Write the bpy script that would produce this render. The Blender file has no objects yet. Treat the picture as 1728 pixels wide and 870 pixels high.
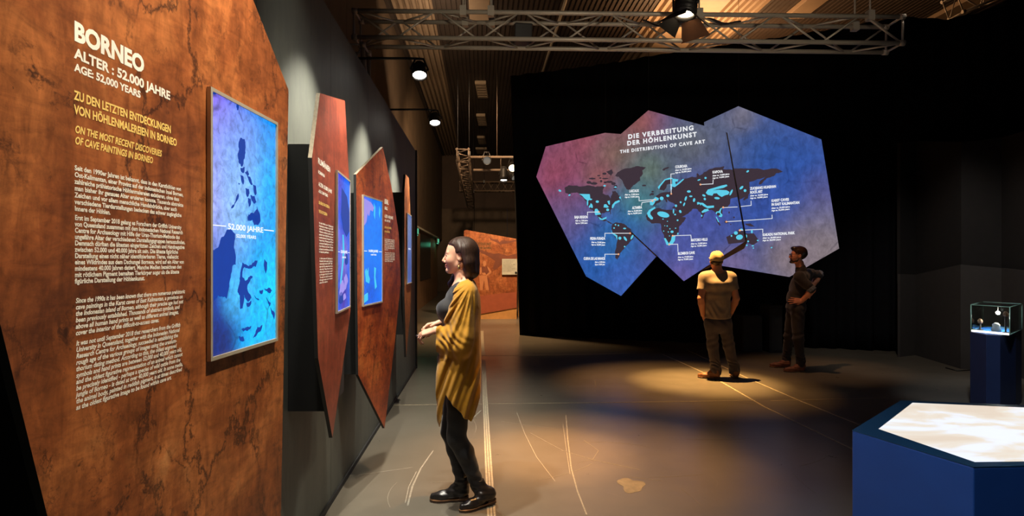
import bpy, bmesh, math, random
import numpy as np
from mathutils import Vector, Matrix, Euler

random.seed(7)
SC = bpy.context.scene
COL = SC.collection
F = 1000.0          # focal length in pixels of the 1728 px wide frame
CX, HY = 864.0, 440.0   # principal column, horizon row
EYE = 1.55

# ------------------------------------------------------------------ camera, world, exposure
cam_d = bpy.data.cameras.new('camera')
cam_d.sensor_width = 36.0
cam_d.lens = F * 36.0 / 1728.0
cam_d.shift_y = 5.0 / 1728.0
cam_d.clip_start = 0.05
cam = bpy.data.objects.new('camera', cam_d)
cam.location = (0, 0, EYE)
cam.rotation_euler = (math.pi / 2, 0, 0)
COL.objects.link(cam)
SC.camera = cam

w = bpy.data.worlds.new('world')
SC.world = w
w.use_nodes = True
w.node_tree.nodes['Background'].inputs[0].default_value = (0.75, 0.78, 1.0, 1)
w.node_tree.nodes['Background'].inputs[1].default_value = 0.011
vs = SC.view_settings
vs.view_transform = 'Standard'
vs.look = 'None'
vs.gamma = 1.0
vs.exposure = 0.0
vs.use_curve_mapping = False

# ------------------------------------------------------------------ lights
def spot(name, loc, target, energy, color, size_deg, blend=0.4, radius=0.04):
    l = bpy.data.lights.new(name, 'SPOT')
    l.energy = energy
    l.color = color
    l.spot_size = math.radians(size_deg)
    l.spot_blend = blend
    l.shadow_soft_size = radius
    o = bpy.data.objects.new(name, l)
    o.location = loc
    d = Vector(target) - Vector(loc)
    o.rotation_euler = d.to_track_quat('-Z', 'Y').to_euler()
    COL.objects.link(o)
    return o

def area(name, loc, target, energy, color, sx, sy):
    l = bpy.data.lights.new(name, 'AREA')
    l.energy = energy
    l.color = color
    l.shape = 'RECTANGLE'
    l.size = sx
    l.size_y = sy
    o = bpy.data.objects.new(name, l)
    o.location = loc
    d = Vector(target) - Vector(loc)
    o.rotation_euler = d.to_track_quat('-Z', 'Y').to_euler()
    COL.objects.link(o)
    return o

WARM = (1.0, 0.62, 0.28)
WARMW = (1.0, 0.86, 0.64)
COOLW = (1.0, 0.93, 0.78)

def wall_x(y):
    return -0.975 - 0.049 * y

# the wall washers on arms over the partition (heads built further down)
LAMP_Y = [1.62, 3.30, 4.89, 6.54]
for i, ly in enumerate(LAMP_Y):
    lx = wall_x(ly) + 0.44
    if i == 0:
        spot('washer_light', (lx, ly, 3.05), (lx - 0.36, ly + 0.25, 1.3), 80, COOLW, 80, 0.5, 0.03)
    else:
        spot('washer_light', (lx, ly, 3.03), (lx - 0.22, ly - 0.05, 1.3), 280, COOLW, 88, 0.8, 0.03)
# truss lamps in front of the panels, above the frame
spot('panel_light', (0.15, 1.72, 4.2), (-0.85, 1.60, 1.85), 620, WARMW, 56, 0.9, 0.04)
spot('panel_light', (0.5, 3.0, 4.2), (-0.95, 3.0, 1.6), 170, WARMW, 40, 0.8, 0.05)
spot('panel_light', (0.55, 4.2, 4.3), (-0.95, 4.2, 1.6), 190, WARMW, 40, 0.8, 0.05)
spot('visitor_light', (-0.55, 2.2, 4.4), (-0.35, 3.75, 0.9), 270, COOLW, 52, 0.7, 0.05)
# the overhead lamp over the two men
spot('stage_light', (1.95, 8.28, 6.5), (2.48, 7.66, 0.0), 9000, (1.0, 0.56, 0.18), 19, 1.0, 0.03)
spot('stage_light', (1.95, 8.28, 6.5), (2.15, 7.55, 0.0), 2600, (1.0, 0.50, 0.15), 32, 1.0, 0.03)
spot('stage_light', (2.3, 7.3, 6.3), (4.0, 8.35, 0.9), 480, (1.0, 0.52, 0.24), 24, 0.9, 0.05)
# unseen overhead spots added for the warm floor pool
spot('floor_light', (0.75, 4.7, 5.6), (0.33, 4.80, 0.0), 3000, (1.0, 0.50, 0.18), 17, 1.0, 0.05)
spot('floor_light', (0.75, 4.7, 5.6), (0.45, 4.6, 0.0), 2200, (1.0, 0.47, 0.14), 34, 1.0, 0.05)
spot('truss_light', (1.72, 6.0, 3.72), (1.2, 4.6, 0.0), 90, WARM, 50, 1.0, 0.05)  # the barn-door lamp on the truss
# warm lamps at the back exhibit
spot('back_light', (0.0, 13.5, 4.3), (-0.45, 16.0, 1.2), 900, (1.0, 0.74, 0.46), 60, 0.8, 0.08)
spot('back_light', (-0.7, 13.0, 4.2), (-0.35, 13.2, 0.0), 1100, (1.0, 0.62, 0.30), 90, 0.9, 0.08)
# unseen uplights added for the ribbed ceiling, then a fill spot for the hall
area('ceiling_uplight', (4.2, 13.6, 5.7), (4.6, 12.9, 7.0), 170, (1.0, 0.55, 0.25), 3.0, 0.4)
area('ceiling_uplight', (-1.6, 13.0, 5.3), (-1.9, 14.5, 7.0), 50, (1.0, 0.72, 0.48), 0.4, 5.0)
spot('hall_fill', (-0.6, 13.4, 5.6), (-2.8, 24.0, 2.2), 1700, (1.0, 0.68, 0.40), 80, 1.0, 0.2)
# unseen fill spots added to brighten the truss, light table and glass case plinth
spot('truss_fill', (-0.1, 3.2, 3.3), (0.1, 6.6, 4.3), 90, WARMW, 56, 0.8, 0.1)
spot('truss_fill', (2.6, 3.2, 3.3), (2.6, 6.6, 4.3), 90, WARMW, 56, 0.8, 0.1)
spot('table_fill', (-0.1, 1.3, 3.6), (1.6, 2.4, 0.6), 260, (0.86, 0.90, 1.0), 36, 0.8, 0.1)
spot('plinth_fill', (2.6, 3.2, 4.6), (5.2, 6.2, 0.5), 480, (0.80, 0.88, 1.0), 22, 0.8, 0.1)
# dim unseen fill spot added over the folded wall on the right
spot('fold_fill', (4.3, 6.2, 4.6), (6.4, 8.8, 0.7), 210, (1.0, 0.9, 0.8), 56, 0.8, 0.1)
# ------------------------------------------------------------------ pixel helpers
def at(px, py, Y):
    """point of the place seen at a pixel of the photograph, at depth Y"""
    return Vector(((px - CX) / F * Y, Y, EYE - (py - HY) / F * Y))

def floor_at(px, py):
    Y = EYE * F / (py - HY)
    return Vector(((px - CX) / F * Y, Y, 0.0))

class Plane:
    """vertical plane through (x0,y0) with horizontal direction d; s runs along d"""
    def __init__(s, x0, y0, slope=None, d=None):
        if d is None:
            d = (slope, 1.0)
        l = math.hypot(*d)
        s.d = (d[0] / l, d[1] / l)
        s.o = (x0, y0)
        # normal turned towards the camera
        n = (s.d[1], -s.d[0])
        if n[0] * -x0 + n[1] * -y0 < 0:
            n = (-n[0], -n[1])
        s.n = n
    def sz(s, px, py):
        kx = (px - CX) / F
        # o.x + t dx = k (o.y + t dy)
        t = (kx * s.o[1] - s.o[0]) / (s.d[0] - kx * s.d[1])
        Y = s.o[1] + t * s.d[1]
        return (t, EYE - (py - HY) / F * Y)
    def pt(s, t, z, off=0.0):
        return Vector((s.o[0] + t * s.d[0] + off * s.n[0], s.o[1] + t * s.d[1] + off * s.n[1], z))

# ------------------------------------------------------------------ scene helpers
def link(o, parent=None):
    COL.objects.link(o)
    if parent is not None:
        o.parent = parent
        o.matrix_parent_inverse = Matrix.Identity(4)
    return o

def wloc(o):
    v = Vector((0, 0, 0))
    while o is not None:
        v = v + Vector(o.location)
        o = o.parent
    return v

def thing(name, label, cat, loc=(0, 0, 0), group=None):
    o = bpy.data.objects.new(name, None)
    o.empty_display_size = 0.1
    o.location = loc
    o['label'] = label
    o['category'] = cat
    if group:
        o['group'] = group
    return link(o)

def tag(o, label, cat, group=None):
    o['label'] = label
    o['category'] = cat
    if group:
        o['group'] = group
    return o

class MB:
    """collects faces in world coordinates, then builds ONE mesh object"""
    def __init__(s):
        s.v, s.f, s.m, s.sm = [], [], [], []
    def face(s, pts, m=0, smooth=False):
        i = len(s.v)
        s.v += [tuple(p) for p in pts]
        s.f.append(tuple(range(i, i + len(pts))))
        s.m.append(m)
        s.sm.append(smooth)
    def mesh(s, vs, fs, m=0, smooth=False):
        i = len(s.v)
        s.v += [tuple(p) for p in vs]
        for f in fs:
            s.f.append(tuple(i + k for k in f))
            s.m.append(m)
            s.sm.append(smooth)
    def box(s, lo, hi, m=0, R=None, o=(0, 0, 0)):
        (a, b, c), (d, e, g) = lo, hi
        vs = [(a, b, c), (d, b, c), (d, e, c), (a, e, c), (a, b, g), (d, b, g), (d, e, g), (a, e, g)]
        vs = [Vector(v) for v in vs]
        if R is not None:
            vs = [R @ v for v in vs]
        vs = [v + Vector(o) for v in vs]
        s.mesh(vs, [(0, 3, 2, 1), (4, 5, 6, 7), (0, 1, 5, 4), (1, 2, 6, 5), (2, 3, 7, 6), (3, 0, 4, 7)], m)
    def prism(s, front, back, m=0, mside=None, mback=None):
        """two matching polygons (lists of points)"""
        n = len(front)
        i = len(s.v)
        s.v += [tuple(p) for p in front] + [tuple(p) for p in back]
        s.f.append(tuple(i + k for k in range(n))); s.m.append(m); s.sm.append(False)
        s.f.append(tuple(i + n + k for k in reversed(range(n)))); s.m.append(m if mback is None else mback); s.sm.append(False)
        for k in range(n):
            q = (k + 1) % n
            s.f.append((i + q, i + k, i + n + k, i + n + q))
            s.m.append(m if mside is None else (mside[k] if isinstance(mside, (list, tuple)) else mside))
            s.sm.append(False)
    def tube(s, a, b, r, n=10, r2=None, m=0, cap=True):
        a, b = Vector(a), Vector(b)
        r2 = r if r2 is None else r2
        q = (b - a).to_track_quat('Z', 'Y').to_matrix()
        vs = []
        for p, rr in ((a, r), (b, r2)):
            for k in range(n):
                t = 2 * math.pi * k / n
                vs.append(p + q @ Vector((rr * math.cos(t), rr * math.sin(t), 0)))
        s.mesh(vs, [(k, (k + 1) % n, n + (k + 1) % n, n + k) for k in range(n)], m, True)
        if cap:
            s.mesh(vs[:n], [tuple(reversed(range(n)))], m)
            s.mesh(vs[n:], [tuple(range(n))], m)
    def path(s, pts, r, n=8, m=0):
        for a, b in zip(pts[:-1], pts[1:]):
            s.tube(a, b, r, n, None, m)
    def lathe(s, prof, o, axis=(0, 0, 1), n=24, m=0):
        q = Vector(axis).to_track_quat('Z', 'Y').to_matrix()
        o = Vector(o)
        vs = []
        for (r, h) in prof:
            for k in range(n):
                t = 2 * math.pi * k / n
                vs.append(o + q @ Vector((r * math.cos(t), r * math.sin(t), h)))
        fs = []
        for j in range(len(prof) - 1):
            for k in range(n):
                k2 = (k + 1) % n
                fs.append((j * n + k, j * n + k2, (j + 1) * n + k2, (j + 1) * n + k))
        s.mesh(vs, fs, m, True)
    def build(s, name, mats, parent=None, recalc=True, bevel=0.0, kind=None):
        o0 = wloc(parent) if parent is not None else Vector((0, 0, 0))
        me = bpy.data.meshes.new(name)
        v = np.array(s.v, dtype=np.float64) - np.array(o0)
        me.from_pydata(v.tolist(), [], s.f)
        if not isinstance(mats, (list, tuple)):
            mats = [mats]
        for mt in mats:
            me.materials.append(mt)
        me.polygons.foreach_set('material_index', s.m)
        me.polygons.foreach_set('use_smooth', s.sm)
        if recalc:
            bm = bmesh.new()
            bm.from_mesh(me)
            bmesh.ops.remove_doubles(bm, verts=bm.verts, dist=1e-6)
            bmesh.ops.recalc_face_normals(bm, faces=bm.faces)
            bm.to_mesh(me)
            bm.free()
        me.update()
        o = bpy.data.objects.new(name, me)
        if bevel > 0:
            b = o.modifiers.new('bevel', 'BEVEL')
            b.width = bevel
            b.segments = 2
            b.limit_method = 'ANGLE'
        if kind:
            o['kind'] = kind
        return link(o, parent)

# ------------------------------------------------------------------ materials
MATS = {}
def srgb(r, g, b):
    def c(u):
        u /= 255.0
        return u / 12.92 if u <= 0.04045 else ((u + 0.055) / 1.055) ** 2.4
    return (c(r), c(g), c(b), 1.0)

class NT:
    def __init__(s, name):
        s.mat = bpy.data.materials.new(name)
        s.mat.use_nodes = True
        s.t = s.mat.node_tree
        s.p = s.t.nodes['Principled BSDF']
        s.out = s.t.nodes['Material Output']
        s.tc = s.t.nodes.new('ShaderNodeTexCoord')
    def n(s, typ, **kw):
        x = s.t.nodes.new(typ)
        for k, v in kw.items():
            setattr(x, k, v)
        return x
    def l(s, a, b):
        s.t.links.new(a, b)
    def set(s, node, i, v):
        if hasattr(v, 'is_output'):
            s.l(v, node.inputs[i])
        else:
            node.inputs[i].default_value = v
    def mapping(s, loc=(0, 0, 0), scale=(1, 1, 1), coord='Object', rot=(0, 0, 0)):
        m = s.n('ShaderNodeMapping')
        s.l(s.tc.outputs[coord], m.inputs['Vector'])
        m.inputs['Location'].default_value = loc
        m.inputs['Scale'].default_value = scale
        m.inputs['Rotation'].default_value = rot
        return m.outputs[0]
    def noise(s, vec, scale, detail=4, rough=0.55, dist=0.0):
        x = s.n('ShaderNodeTexNoise')
        s.l(vec, x.inputs['Vector'])
        x.inputs['Scale'].default_value = scale
        x.inputs['Detail'].default_value = detail
        x.inputs['Roughness'].default_value = rough
        x.inputs['Distortion'].default_value = dist
        return x
    def ramp(s, fac, stops, interp='LINEAR'):
        r = s.n('ShaderNodeValToRGB')
        r.color_ramp.interpolation = interp
        e = r.color_ramp.elements
        e[0].position, e[0].color = stops[0]
        e[1].position, e[1].color = stops[1]
        for p, c in stops[2:]:
            x = e.new(p)
            x.color = c
        s.l(fac, r.inputs[0])
        return r.outputs[0]
    def mix(s, fac, a, b, mode='MIX'):
        x = s.n('ShaderNodeMix', data_type='RGBA', blend_type=mode)
        s.set(x, 0, fac)
        s.set(x, 6, a)
        s.set(x, 7, b)
        return x.outputs[2]
    def math(s, op, a, b=0.0, clamp=False):
        x = s.n('ShaderNodeMath', operation=op)
        x.use_clamp = clamp
        s.set(x, 0, a)
        s.set(x, 1, b)
        return x.outputs[0]
    def vadd(s, a, b):
        x = s.n('ShaderNodeVectorMath', operation='ADD')
        s.l(a, x.inputs[0])
        s.set(x, 1, b)
        return x.outputs[0]
    def vscale(s, a, k):
        x = s.n('ShaderNodeVectorMath', operation='SCALE')
        s.l(a, x.inputs[0])
        x.inputs['Scale'].default_value = k
        return x.outputs[0]
    def bump(s, h, strength=0.3, dist=0.01):
        b = s.n('ShaderNodeBump')
        b.inputs['Strength'].default_value = strength
        b.inputs['Distance'].default_value = dist
        s.l(h, b.inputs['Height'])
        s.l(b.outputs[0], s.p.inputs['Normal'])

def plain(name, col, rough=0.6, metal=0.0, var=0.12, scale=8.0, bump=0.0, bscale=60.0, spec=0.5):
    """principled surface with a mild procedural variation of its own colour"""
    if name in MATS:
        return MATS[name]
    t = NT(name)
    v = t.mapping()
    nz = t.noise(v, scale, 5)
    dark = tuple(c * (1 - var) for c in col[:3]) + (1,)
    lite = tuple(min(1, c * (1 + var)) for c in col[:3]) + (1,)
    t.l(t.ramp(nz.outputs[0], [(0.3, dark), (0.7, lite)]), t.p.inputs['Base Color'])
    t.p.inputs['Roughness'].default_value = rough
    t.p.inputs['Metallic'].default_value = metal
    t.p.inputs['Specular IOR Level'].default_value = spec
    if bump:
        t.bump(t.noise(v, bscale, 3).outputs[0], bump, 0.004)
    MATS[name] = t.mat
    return t.mat

def glow(name, col, strength):
    if name in MATS:
        return MATS[name]
    t = NT(name)
    t.p.inputs['Base Color'].default_value = (0.0, 0.0, 0.0, 1)
    t.p.inputs['Roughness'].default_value = 0.6
    nz = t.noise(t.mapping(), 30, 2)
    c2 = tuple(c * 0.93 for c in col[:3]) + (1,)
    t.l(t.ramp(nz.outputs[0], [(0.3, c2), (0.7, col)]), t.p.inputs['Emission Color'])
    t.p.inputs['Emission Strength'].default_value = strength
    MATS[name] = t.mat
    return t.mat

def rock(name, seed, cols, scale=1.0, crack=1.0):
    """printed weathered-stone picture: warm mottling, dark veins and specks"""
    t = NT(name)
    v = t.mapping(loc=(seed * 3.1, seed * 1.7, seed * 2.3), scale=(scale, scale, scale))
    warp = t.noise(v, 3.0, 5, 0.6)
    wv = t.vadd(v, t.vscale(warp.outputs['Color'], 0.55))
    n1 = t.noise(v, 2.6, 9, 0.62, 0.8)
    base = t.ramp(n1.outputs[0], [(0.28, cols[0]), (0.46, cols[1]), (0.60, cols[2]), (0.78, cols[3])])
    # fine streaks, both ways
    for (sc3, rot, dp) in (((9, 9, 2.6), 0.45, 0.50), ((4.0, 4.0, 12.0), -0.5, 0.58)):
        vs2 = t.mapping(loc=(seed, seed, seed), scale=tuple(q * scale for q in sc3), rot=(rot, 0.0, 0.0))
        n2 = t.noise(vs2, 2.6, 8, 0.72, 0.7)
        st = t.ramp(n2.outputs[0], [(0.34, (dp, dp * 0.95, dp * 0.92, 1)), (0.60, (1.12, 1.10, 1.08, 1))])
        base = t.mix(0.8, base, st, 'MULTIPLY')
    # crackle veins at two sizes, only in patches
    both = None
    for (vsc, wdt, lo_, hi_, sd) in ((2.1, 0.026, 0.40, 0.52, 0.0), (5.5, 0.030, 0.46, 0.58, 7.0)):
        vo = t.n('ShaderNodeTexVoronoi', feature='DISTANCE_TO_EDGE')
        vv = t.mapping(loc=(seed * 3.1 + sd, seed * 1.7, seed * 2.3), scale=(scale, scale, scale * 0.7))
        wp = t.noise(vv, 4.0, 8, 0.68)
        t.l(t.vadd(vv, t.vscale(wp.outputs['Color'], 0.42)), vo.inputs['Vector'])
        vo.inputs['Scale'].default_value = vsc
        vein = t.ramp(vo.outputs['Distance'], [(0.0, (1, 1, 1, 1)), (wdt, (0, 0, 0, 1))])
        mk = t.ramp(t.noise(vv, 2.2, 6, 0.7).outputs[0], [(lo_, (0, 0, 0, 1)), (hi_, (1, 1, 1, 1))])
        vein = t.mix(1.0, vein, mk, 'MULTIPLY')
        both = vein if both is None else t.math('MAXIMUM', both, vein)
    # dark crusts and specks
    for (csc, c0_, c1_, m0_, m1_) in ((9.0, 0.55, 0.64, 0.44, 0.58), (32.0, 0.62, 0.69, 0.38, 0.58)):
        n3 = t.noise(wv, csc, 9, 0.78, 0.3)
        crust = t.ramp(n3.outputs[0], [(c0_, (0, 0, 0, 1)), (c1_, (1, 1, 1, 1))])
        mk3 = t.ramp(t.noise(v, 2.4, 4, 0.6).outputs[0], [(m0_, (0, 0, 0, 1)), (m1_, (1, 1, 1, 1))])
        both = t.math('MAXIMUM', both, t.mix(1.0, crust, mk3, 'MULTIPLY'))
    both = t.math('MULTIPLY', both, 0.88 * crack)
    col = t.mix(both, base, srgb(44, 24, 16))
    t.l(col, t.p.inputs['Base Color'])
    t.p.inputs['Roughness'].default_value = 0.42
    t.p.inputs['Specular IOR Level'].default_value = 0.35
    MATS[name] = t.mat
    return t.mat

def picture(name, spots_, base, strength, grain=0.35, gscale=9.0, gstretch=(1, 1, 1), detail=6, fine=0.0):
    """a lit picture (projection or display): soft coloured regions in metres over a stone grain"""
    t = NT(name)
    v = t.mapping()
    wob = t.noise(v, 1.6 * gscale / 9.0, 4)
    vv = t.vadd(v, t.vscale(wob.outputs['Color'], 0.25 * 9.0 / gscale))
    col = base
    for (p, r, c) in spots_:
        d = t.n('ShaderNodeVectorMath', operation='DISTANCE')
        t.l(vv, d.inputs[0])
        off = 0.125 * 9.0 / gscale
        d.inputs[1].default_value = (p[0] + off, p[1] + off, p[2] + off)
        mr = t.n('ShaderNodeMapRange', interpolation_type='SMOOTHSTEP')
        t.l(d.outputs['Value'], mr.inputs[0])
        mr.inputs[1].default_value = 0.0
        mr.inputs[2].default_value = r
        mr.inputs[3].default_value = 1.0
        mr.inputs[4].default_value = 0.0
        col = t.mix(mr.outputs[0], col, c)
    gv = t.mapping(scale=gstretch)
    g = t.noise(gv, gscale, detail, 0.68, 0.5)
    gr = t.ramp(g.outputs[0], [(0.3, (1 - grain,) * 3 + (1,)), (0.72, (1 + grain,) * 3 + (1,))])
    col = t.mix(1.0, col, gr, 'MULTIPLY')
    vo = t.n('ShaderNodeTexVoronoi', feature='DISTANCE_TO_EDGE')
    t.l(vv, vo.inputs['Vector'])
    vo.inputs['Scale'].default_value = 0.9 * gscale / 9.0
    cr = t.ramp(vo.outputs['Distance'], [(0.0, (0.45, 0.45, 0.5, 1)), (0.02, (1, 1, 1, 1))])
    mk = t.noise(v, 1.1 * gscale / 9.0, 3)
    mkr = t.ramp(mk.outputs[0], [(0.5, (0, 0, 0, 1)), (0.6, (1, 1, 1, 1))])
    col = t.mix(mkr, col, t.mix(1.0, col, cr, 'MULTIPLY'))
    t.l(col, t.p.inputs['Emission Color'])
    t.p.inputs['Emission Strength'].default_value = strength
    t.p.inputs['Base Color'].default_value = (0.02, 0.02, 0.02, 1)
    t.p.inputs['Roughness'].default_value = 0.5
    MATS[name] = t.mat
    return t.mat

# ------------------------------------------------------------------ lettering
def text_mesh(body, bold=0.0, spacing=1.0, shear=0.0):
    cu = bpy.data.curves.new('lettering', 'FONT')
    cu.body = body
    cu.size = 1.0
    cu.offset = bold
    cu.space_character = spacing
    cu.shear = shear
    cu.resolution_u = 3
    o = bpy.data.objects.new('lettering', cu)
    COL.objects.link(o)
    dg = bpy.context.evaluated_depsgraph_get()
    me = bpy.data.meshes.new_from_object(o.evaluated_get(dg))
    v = np.zeros(len(me.vertices) * 3)
    me.vertices.foreach_get('co', v)
    v = v.reshape(-1, 3)
    fs = [tuple(p.vertices) for p in me.polygons]
    bpy.data.objects.remove(o)
    bpy.data.curves.remove(cu)
    bpy.data.meshes.remove(me)
    return v, fs

CAPH = 0.70   # cap height of the built-in face at size 1
def put_text(mb, plane, body, s0, z0, size, width=None, xs=1.0, off=0.002, bold=0.0, spacing=1.0, shear=0.0, tilt=0.0, align='L'):
    """one line on a vertical plane; s grows to the right as seen by the reader"""
    v, fs = text_mesh(body, bold, spacing, shear)
    if len(v) == 0:
        return 0
    w0 = v[:, 0].max()
    k = size * xs
    if width is not None:
        k = width / w0
    x = v[:, 0] * k
    if align == 'R':
        x = x - w0 * k
    if align == 'C':
        x = x - w0 * k / 2
    y = v[:, 1] * size
    c, sn = math.cos(tilt), math.sin(tilt)
    pts = [plane.pt(s0 + xx * c - yy * sn, z0 + xx * sn + yy * c, off) for xx, yy in zip(x, y)]
    mb.mesh(pts, fs)
    return w0 * k

# ------------------------------------------------------------------ implicit surfaces (for bodies, clothes, shoes)
class Frame:
    def __init__(s, o, fwd, up=(0, 0, 1)):
        s.o = Vector(o)
        f = Vector(fwd).normalized()
        u = Vector(up)
        l = u.cross(f).normalized()
        u = f.cross(l).normalized()
        s.R = Matrix(((f.x, l.x, u.x), (f.y, l.y, u.y), (f.z, l.z, u.z)))
    def pt(s, *p):
        return s.o + s.R @ Vector(p)

class SDF:
    def __init__(s, lo, hi, h):
        s.h = h
        s.ax = [np.arange(lo[i], hi[i] + h, h, dtype=np.float32) for i in range(3)]
        s.d = np.full([len(a) for a in s.ax], 1.0, np.float32)
    def sub(s, lo, hi):
        sl, co = [], []
        for i in range(3):
            a = s.ax[i]
            i0 = max(0, int(np.searchsorted(a, lo[i])) - 1)
            i1 = min(len(a), int(np.searchsorted(a, hi[i])) + 1)
            if i1 <= i0:
                return None, None
            sl.append(slice(i0, i1))
            sh = [1, 1, 1]
            sh[i] = -1
            co.append(a[i0:i1].reshape(sh))
        return tuple(sl), co
    def op(s, sl, dist, k, mode):
        d = s.d[sl]
        if mode == 'add':
            if k <= 0:
                s.d[sl] = np.minimum(d, dist)
            else:
                hh = np.clip(0.5 + 0.5 * (d - dist) / k, 0, 1)
                s.d[sl] = d + (dist - d) * hh - k * hh * (1 - hh)
        else:   # cut
            nd = -dist
            if k <= 0:
                s.d[sl] = np.maximum(d, nd)
            else:
                hh = np.clip(0.5 - 0.5 * (d - nd) / k, 0, 1)
                s.d[sl] = d + (nd - d) * hh + k * hh * (1 - hh)
    def cone(s, a, b, ra, rb=None, k=0.01, mode='add', pad=0.0):
        a, b = Vector(a), Vector(b)
        rb = ra if rb is None else rb
        ra += pad
        rb += pad
        mx = max(ra, rb) + k + 3 * s.h
        sl, (x, y, z) = s.sub([min(a[i], b[i]) - mx for i in range(3)], [max(a[i], b[i]) + mx for i in range(3)]) if True else (None, None)
        if sl is None:
            return s
        ab = b - a
        L = max(ab.dot(ab), 1e-9)
        t = np.clip(((x - a.x) * ab.x + (y - a.y) * ab.y + (z - a.z) * ab.z) / L, 0, 1)
        dist = np.sqrt((x - a.x - t * ab.x) ** 2 + (y - a.y - t * ab.y) ** 2 + (z - a.z - t * ab.z) ** 2) - (ra + (rb - ra) * t)
        s.op(sl, dist.astype(np.float32), k, mode)
        return s
    def chain(s, pts, rs, k=0.01, pad=0.0):
        for i in range(len(pts) - 1):
            s.cone(pts[i], pts[i + 1], rs[i], rs[i + 1], k, 'add', pad)
        return s
    def ell(s, c, r, R=None, k=0.01, mode='add', pad=0.0):
        c = Vector(c)
        r = [q + pad for q in r]
        R = Matrix.Identity(3) if R is None else R
        mx = max(r) + k + 3 * s.h
        sl, co = s.sub([c[i] - mx for i in range(3)], [c[i] + mx for i in range(3)])
        if sl is None:
            return s
        x, y, z = co[0] - c.x, co[1] - c.y, co[2] - c.z
        q = [(x * R[0][i] + y * R[1][i] + z * R[2][i]) for i in range(3)]
        k0 = np.sqrt((q[0] / r[0]) ** 2 + (q[1] / r[1]) ** 2 + (q[2] / r[2]) ** 2)
        k1 = np.sqrt((q[0] / r[0] ** 2) ** 2 + (q[1] / r[1] ** 2) ** 2 + (q[2] / r[2] ** 2) ** 2) + 1e-9
        dist = k0 * (k0 - 1.0) / k1
        s.op(sl, dist.astype(np.float32), k, mode)
        return s
    def cut_half(s, p, n, k=0.0):
        """remove everything on the side n points to"""
        p, n = Vector(p), Vector(n).normalized()
        x, y, z = [s.ax[i].reshape([-1 if j == i else 1 for j in range(3)]) for i in range(3)]
        e = (x - p.x) * n.x + (y - p.y) * n.y + (z - p.z) * n.z
        if k > 0:
            d = s.d
            hh = np.clip(0.5 - 0.5 * (d - e) / k, 0, 1)
            s.d = d + (e - d) * hh + k * hh * (1 - hh)
        else:
            s.d = np.maximum(s.d, e.astype(np.float32))
        return s
    def disp(s, fn, band=0.03):
        x, y, z = [s.ax[i].reshape([-1 if j == i else 1 for j in range(3)]) for i in range(3)]
        s.d = (s.d + fn(x, y, z)).astype(np.float32)
        return s
    def mesh(s):
        d = s.d
        ins = d < 0
        nx, ny, nz = d.shape
        c = [ins[i:nx - 1 + i, j:ny - 1 + j, k:nz - 1 + k] for i in (0, 1) for j in (0, 1) for k in (0, 1)]
        anyv = c[0].copy()
        allv = c[0].copy()
        for q in c[1:]:
            anyv |= q
            allv &= q
        act = anyv & ~allv
        idx = np.argwhere(act)
        vid = np.full(act.shape, -1, np.int32)
        vid[tuple(idx.T)] = np.arange(len(idx))
        offs = [(i, j, k) for i in (0, 1) for j in (0, 1) for k in (0, 1)]
        val = {o: d[idx[:, 0] + o[0], idx[:, 1] + o[1], idx[:, 2] + o[2]] for o in offs}
        acc = np.zeros((len(idx), 3))
        cnt = np.zeros(len(idx))
        for a in offs:
            for ax in range(3):
                if a[ax] == 0:
                    b = list(a)
                    b[ax] = 1
                    b = tuple(b)
                    va, vb = val[a], val[b]
                    m = (va < 0) != (vb < 0)
                    t = np.where(m, va / np.where(m, va - vb, 1), 0)
                    p = np.tile(np.array(a, float), (len(idx), 1))
                    p[:, ax] += t
                    acc[m] += p[m]
                    cnt[m] += 1
        pos = idx + acc / cnt[:, None]
        org = np.array([a[0] for a in s.ax])
        verts = org + pos * s.h
        quads = []
        for ax in range(3):
            u, v = (ax + 1) % 3, (ax + 2) % 3
            sa = [slice(None)] * 3
            sb = [slice(None)] * 3
            sa[ax] = slice(0, d.shape[ax] - 1)
            sb[ax] = slice(1, d.shape[ax])
            diff = ins[tuple(sa)] != ins[tuple(sb)]
            e = np.argwhere(diff)
            e = e[(e[:, u] > 0) & (e[:, v] > 0) & (e[:, u] < d.shape[u] - 1) & (e[:, v] < d.shape[v] - 1)]
            if len(e) == 0:
                continue
            flip = ins[tuple(e.T)]
            def cell(du, dv):
                q = e.copy()
                q[:, u] += du
                q[:, v] += dv
                return vid[tuple(q.T)]
            q = np.stack([cell(-1, -1), cell(0, -1), cell(0, 0), cell(-1, 0)], 1)
            q[~flip] = q[~flip][:, ::-1]
            quads.append(q)
        quads = np.concatenate(quads)
        quads = quads[(quads >= 0).all(1)]
        return verts, quads
    def build(s, name, mats, parent=None, slot_fn=None, smooth=1):
        v, q = s.mesh()
        for _ in range(smooth):
            e = np.concatenate([q[:, [0, 1]], q[:, [1, 2]], q[:, [2, 3]], q[:, [3, 0]]])
            acc = np.zeros_like(v)
            cnt = np.zeros(len(v))
            np.add.at(acc, e[:, 0], v[e[:, 1]])
            np.add.at(cnt, e[:, 0], 1)
            np.add.at(acc, e[:, 1], v[e[:, 0]])
            np.add.at(cnt, e[:, 1], 1)
            v = 0.5 * v + 0.5 * acc / np.maximum(cnt, 1)[:, None]
        o0 = np.array(wloc(parent)) if parent is not None else np.zeros(3)
        me = bpy.data.meshes.new(name)
        me.vertices.add(len(v))
        me.vertices.foreach_set('co', (v - o0).ravel())
        me.loops.add(len(q) * 4)
        me.loops.foreach_set('vertex_index', q.ravel().astype(np.int32))
        me.polygons.add(len(q))
        me.polygons.foreach_set('loop_start', np.arange(0, len(q) * 4, 4, dtype=np.int32))
        me.polygons.foreach_set('use_smooth', np.ones(len(q), bool))
        if not isinstance(mats, (list, tuple)):
            mats = [mats]
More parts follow.
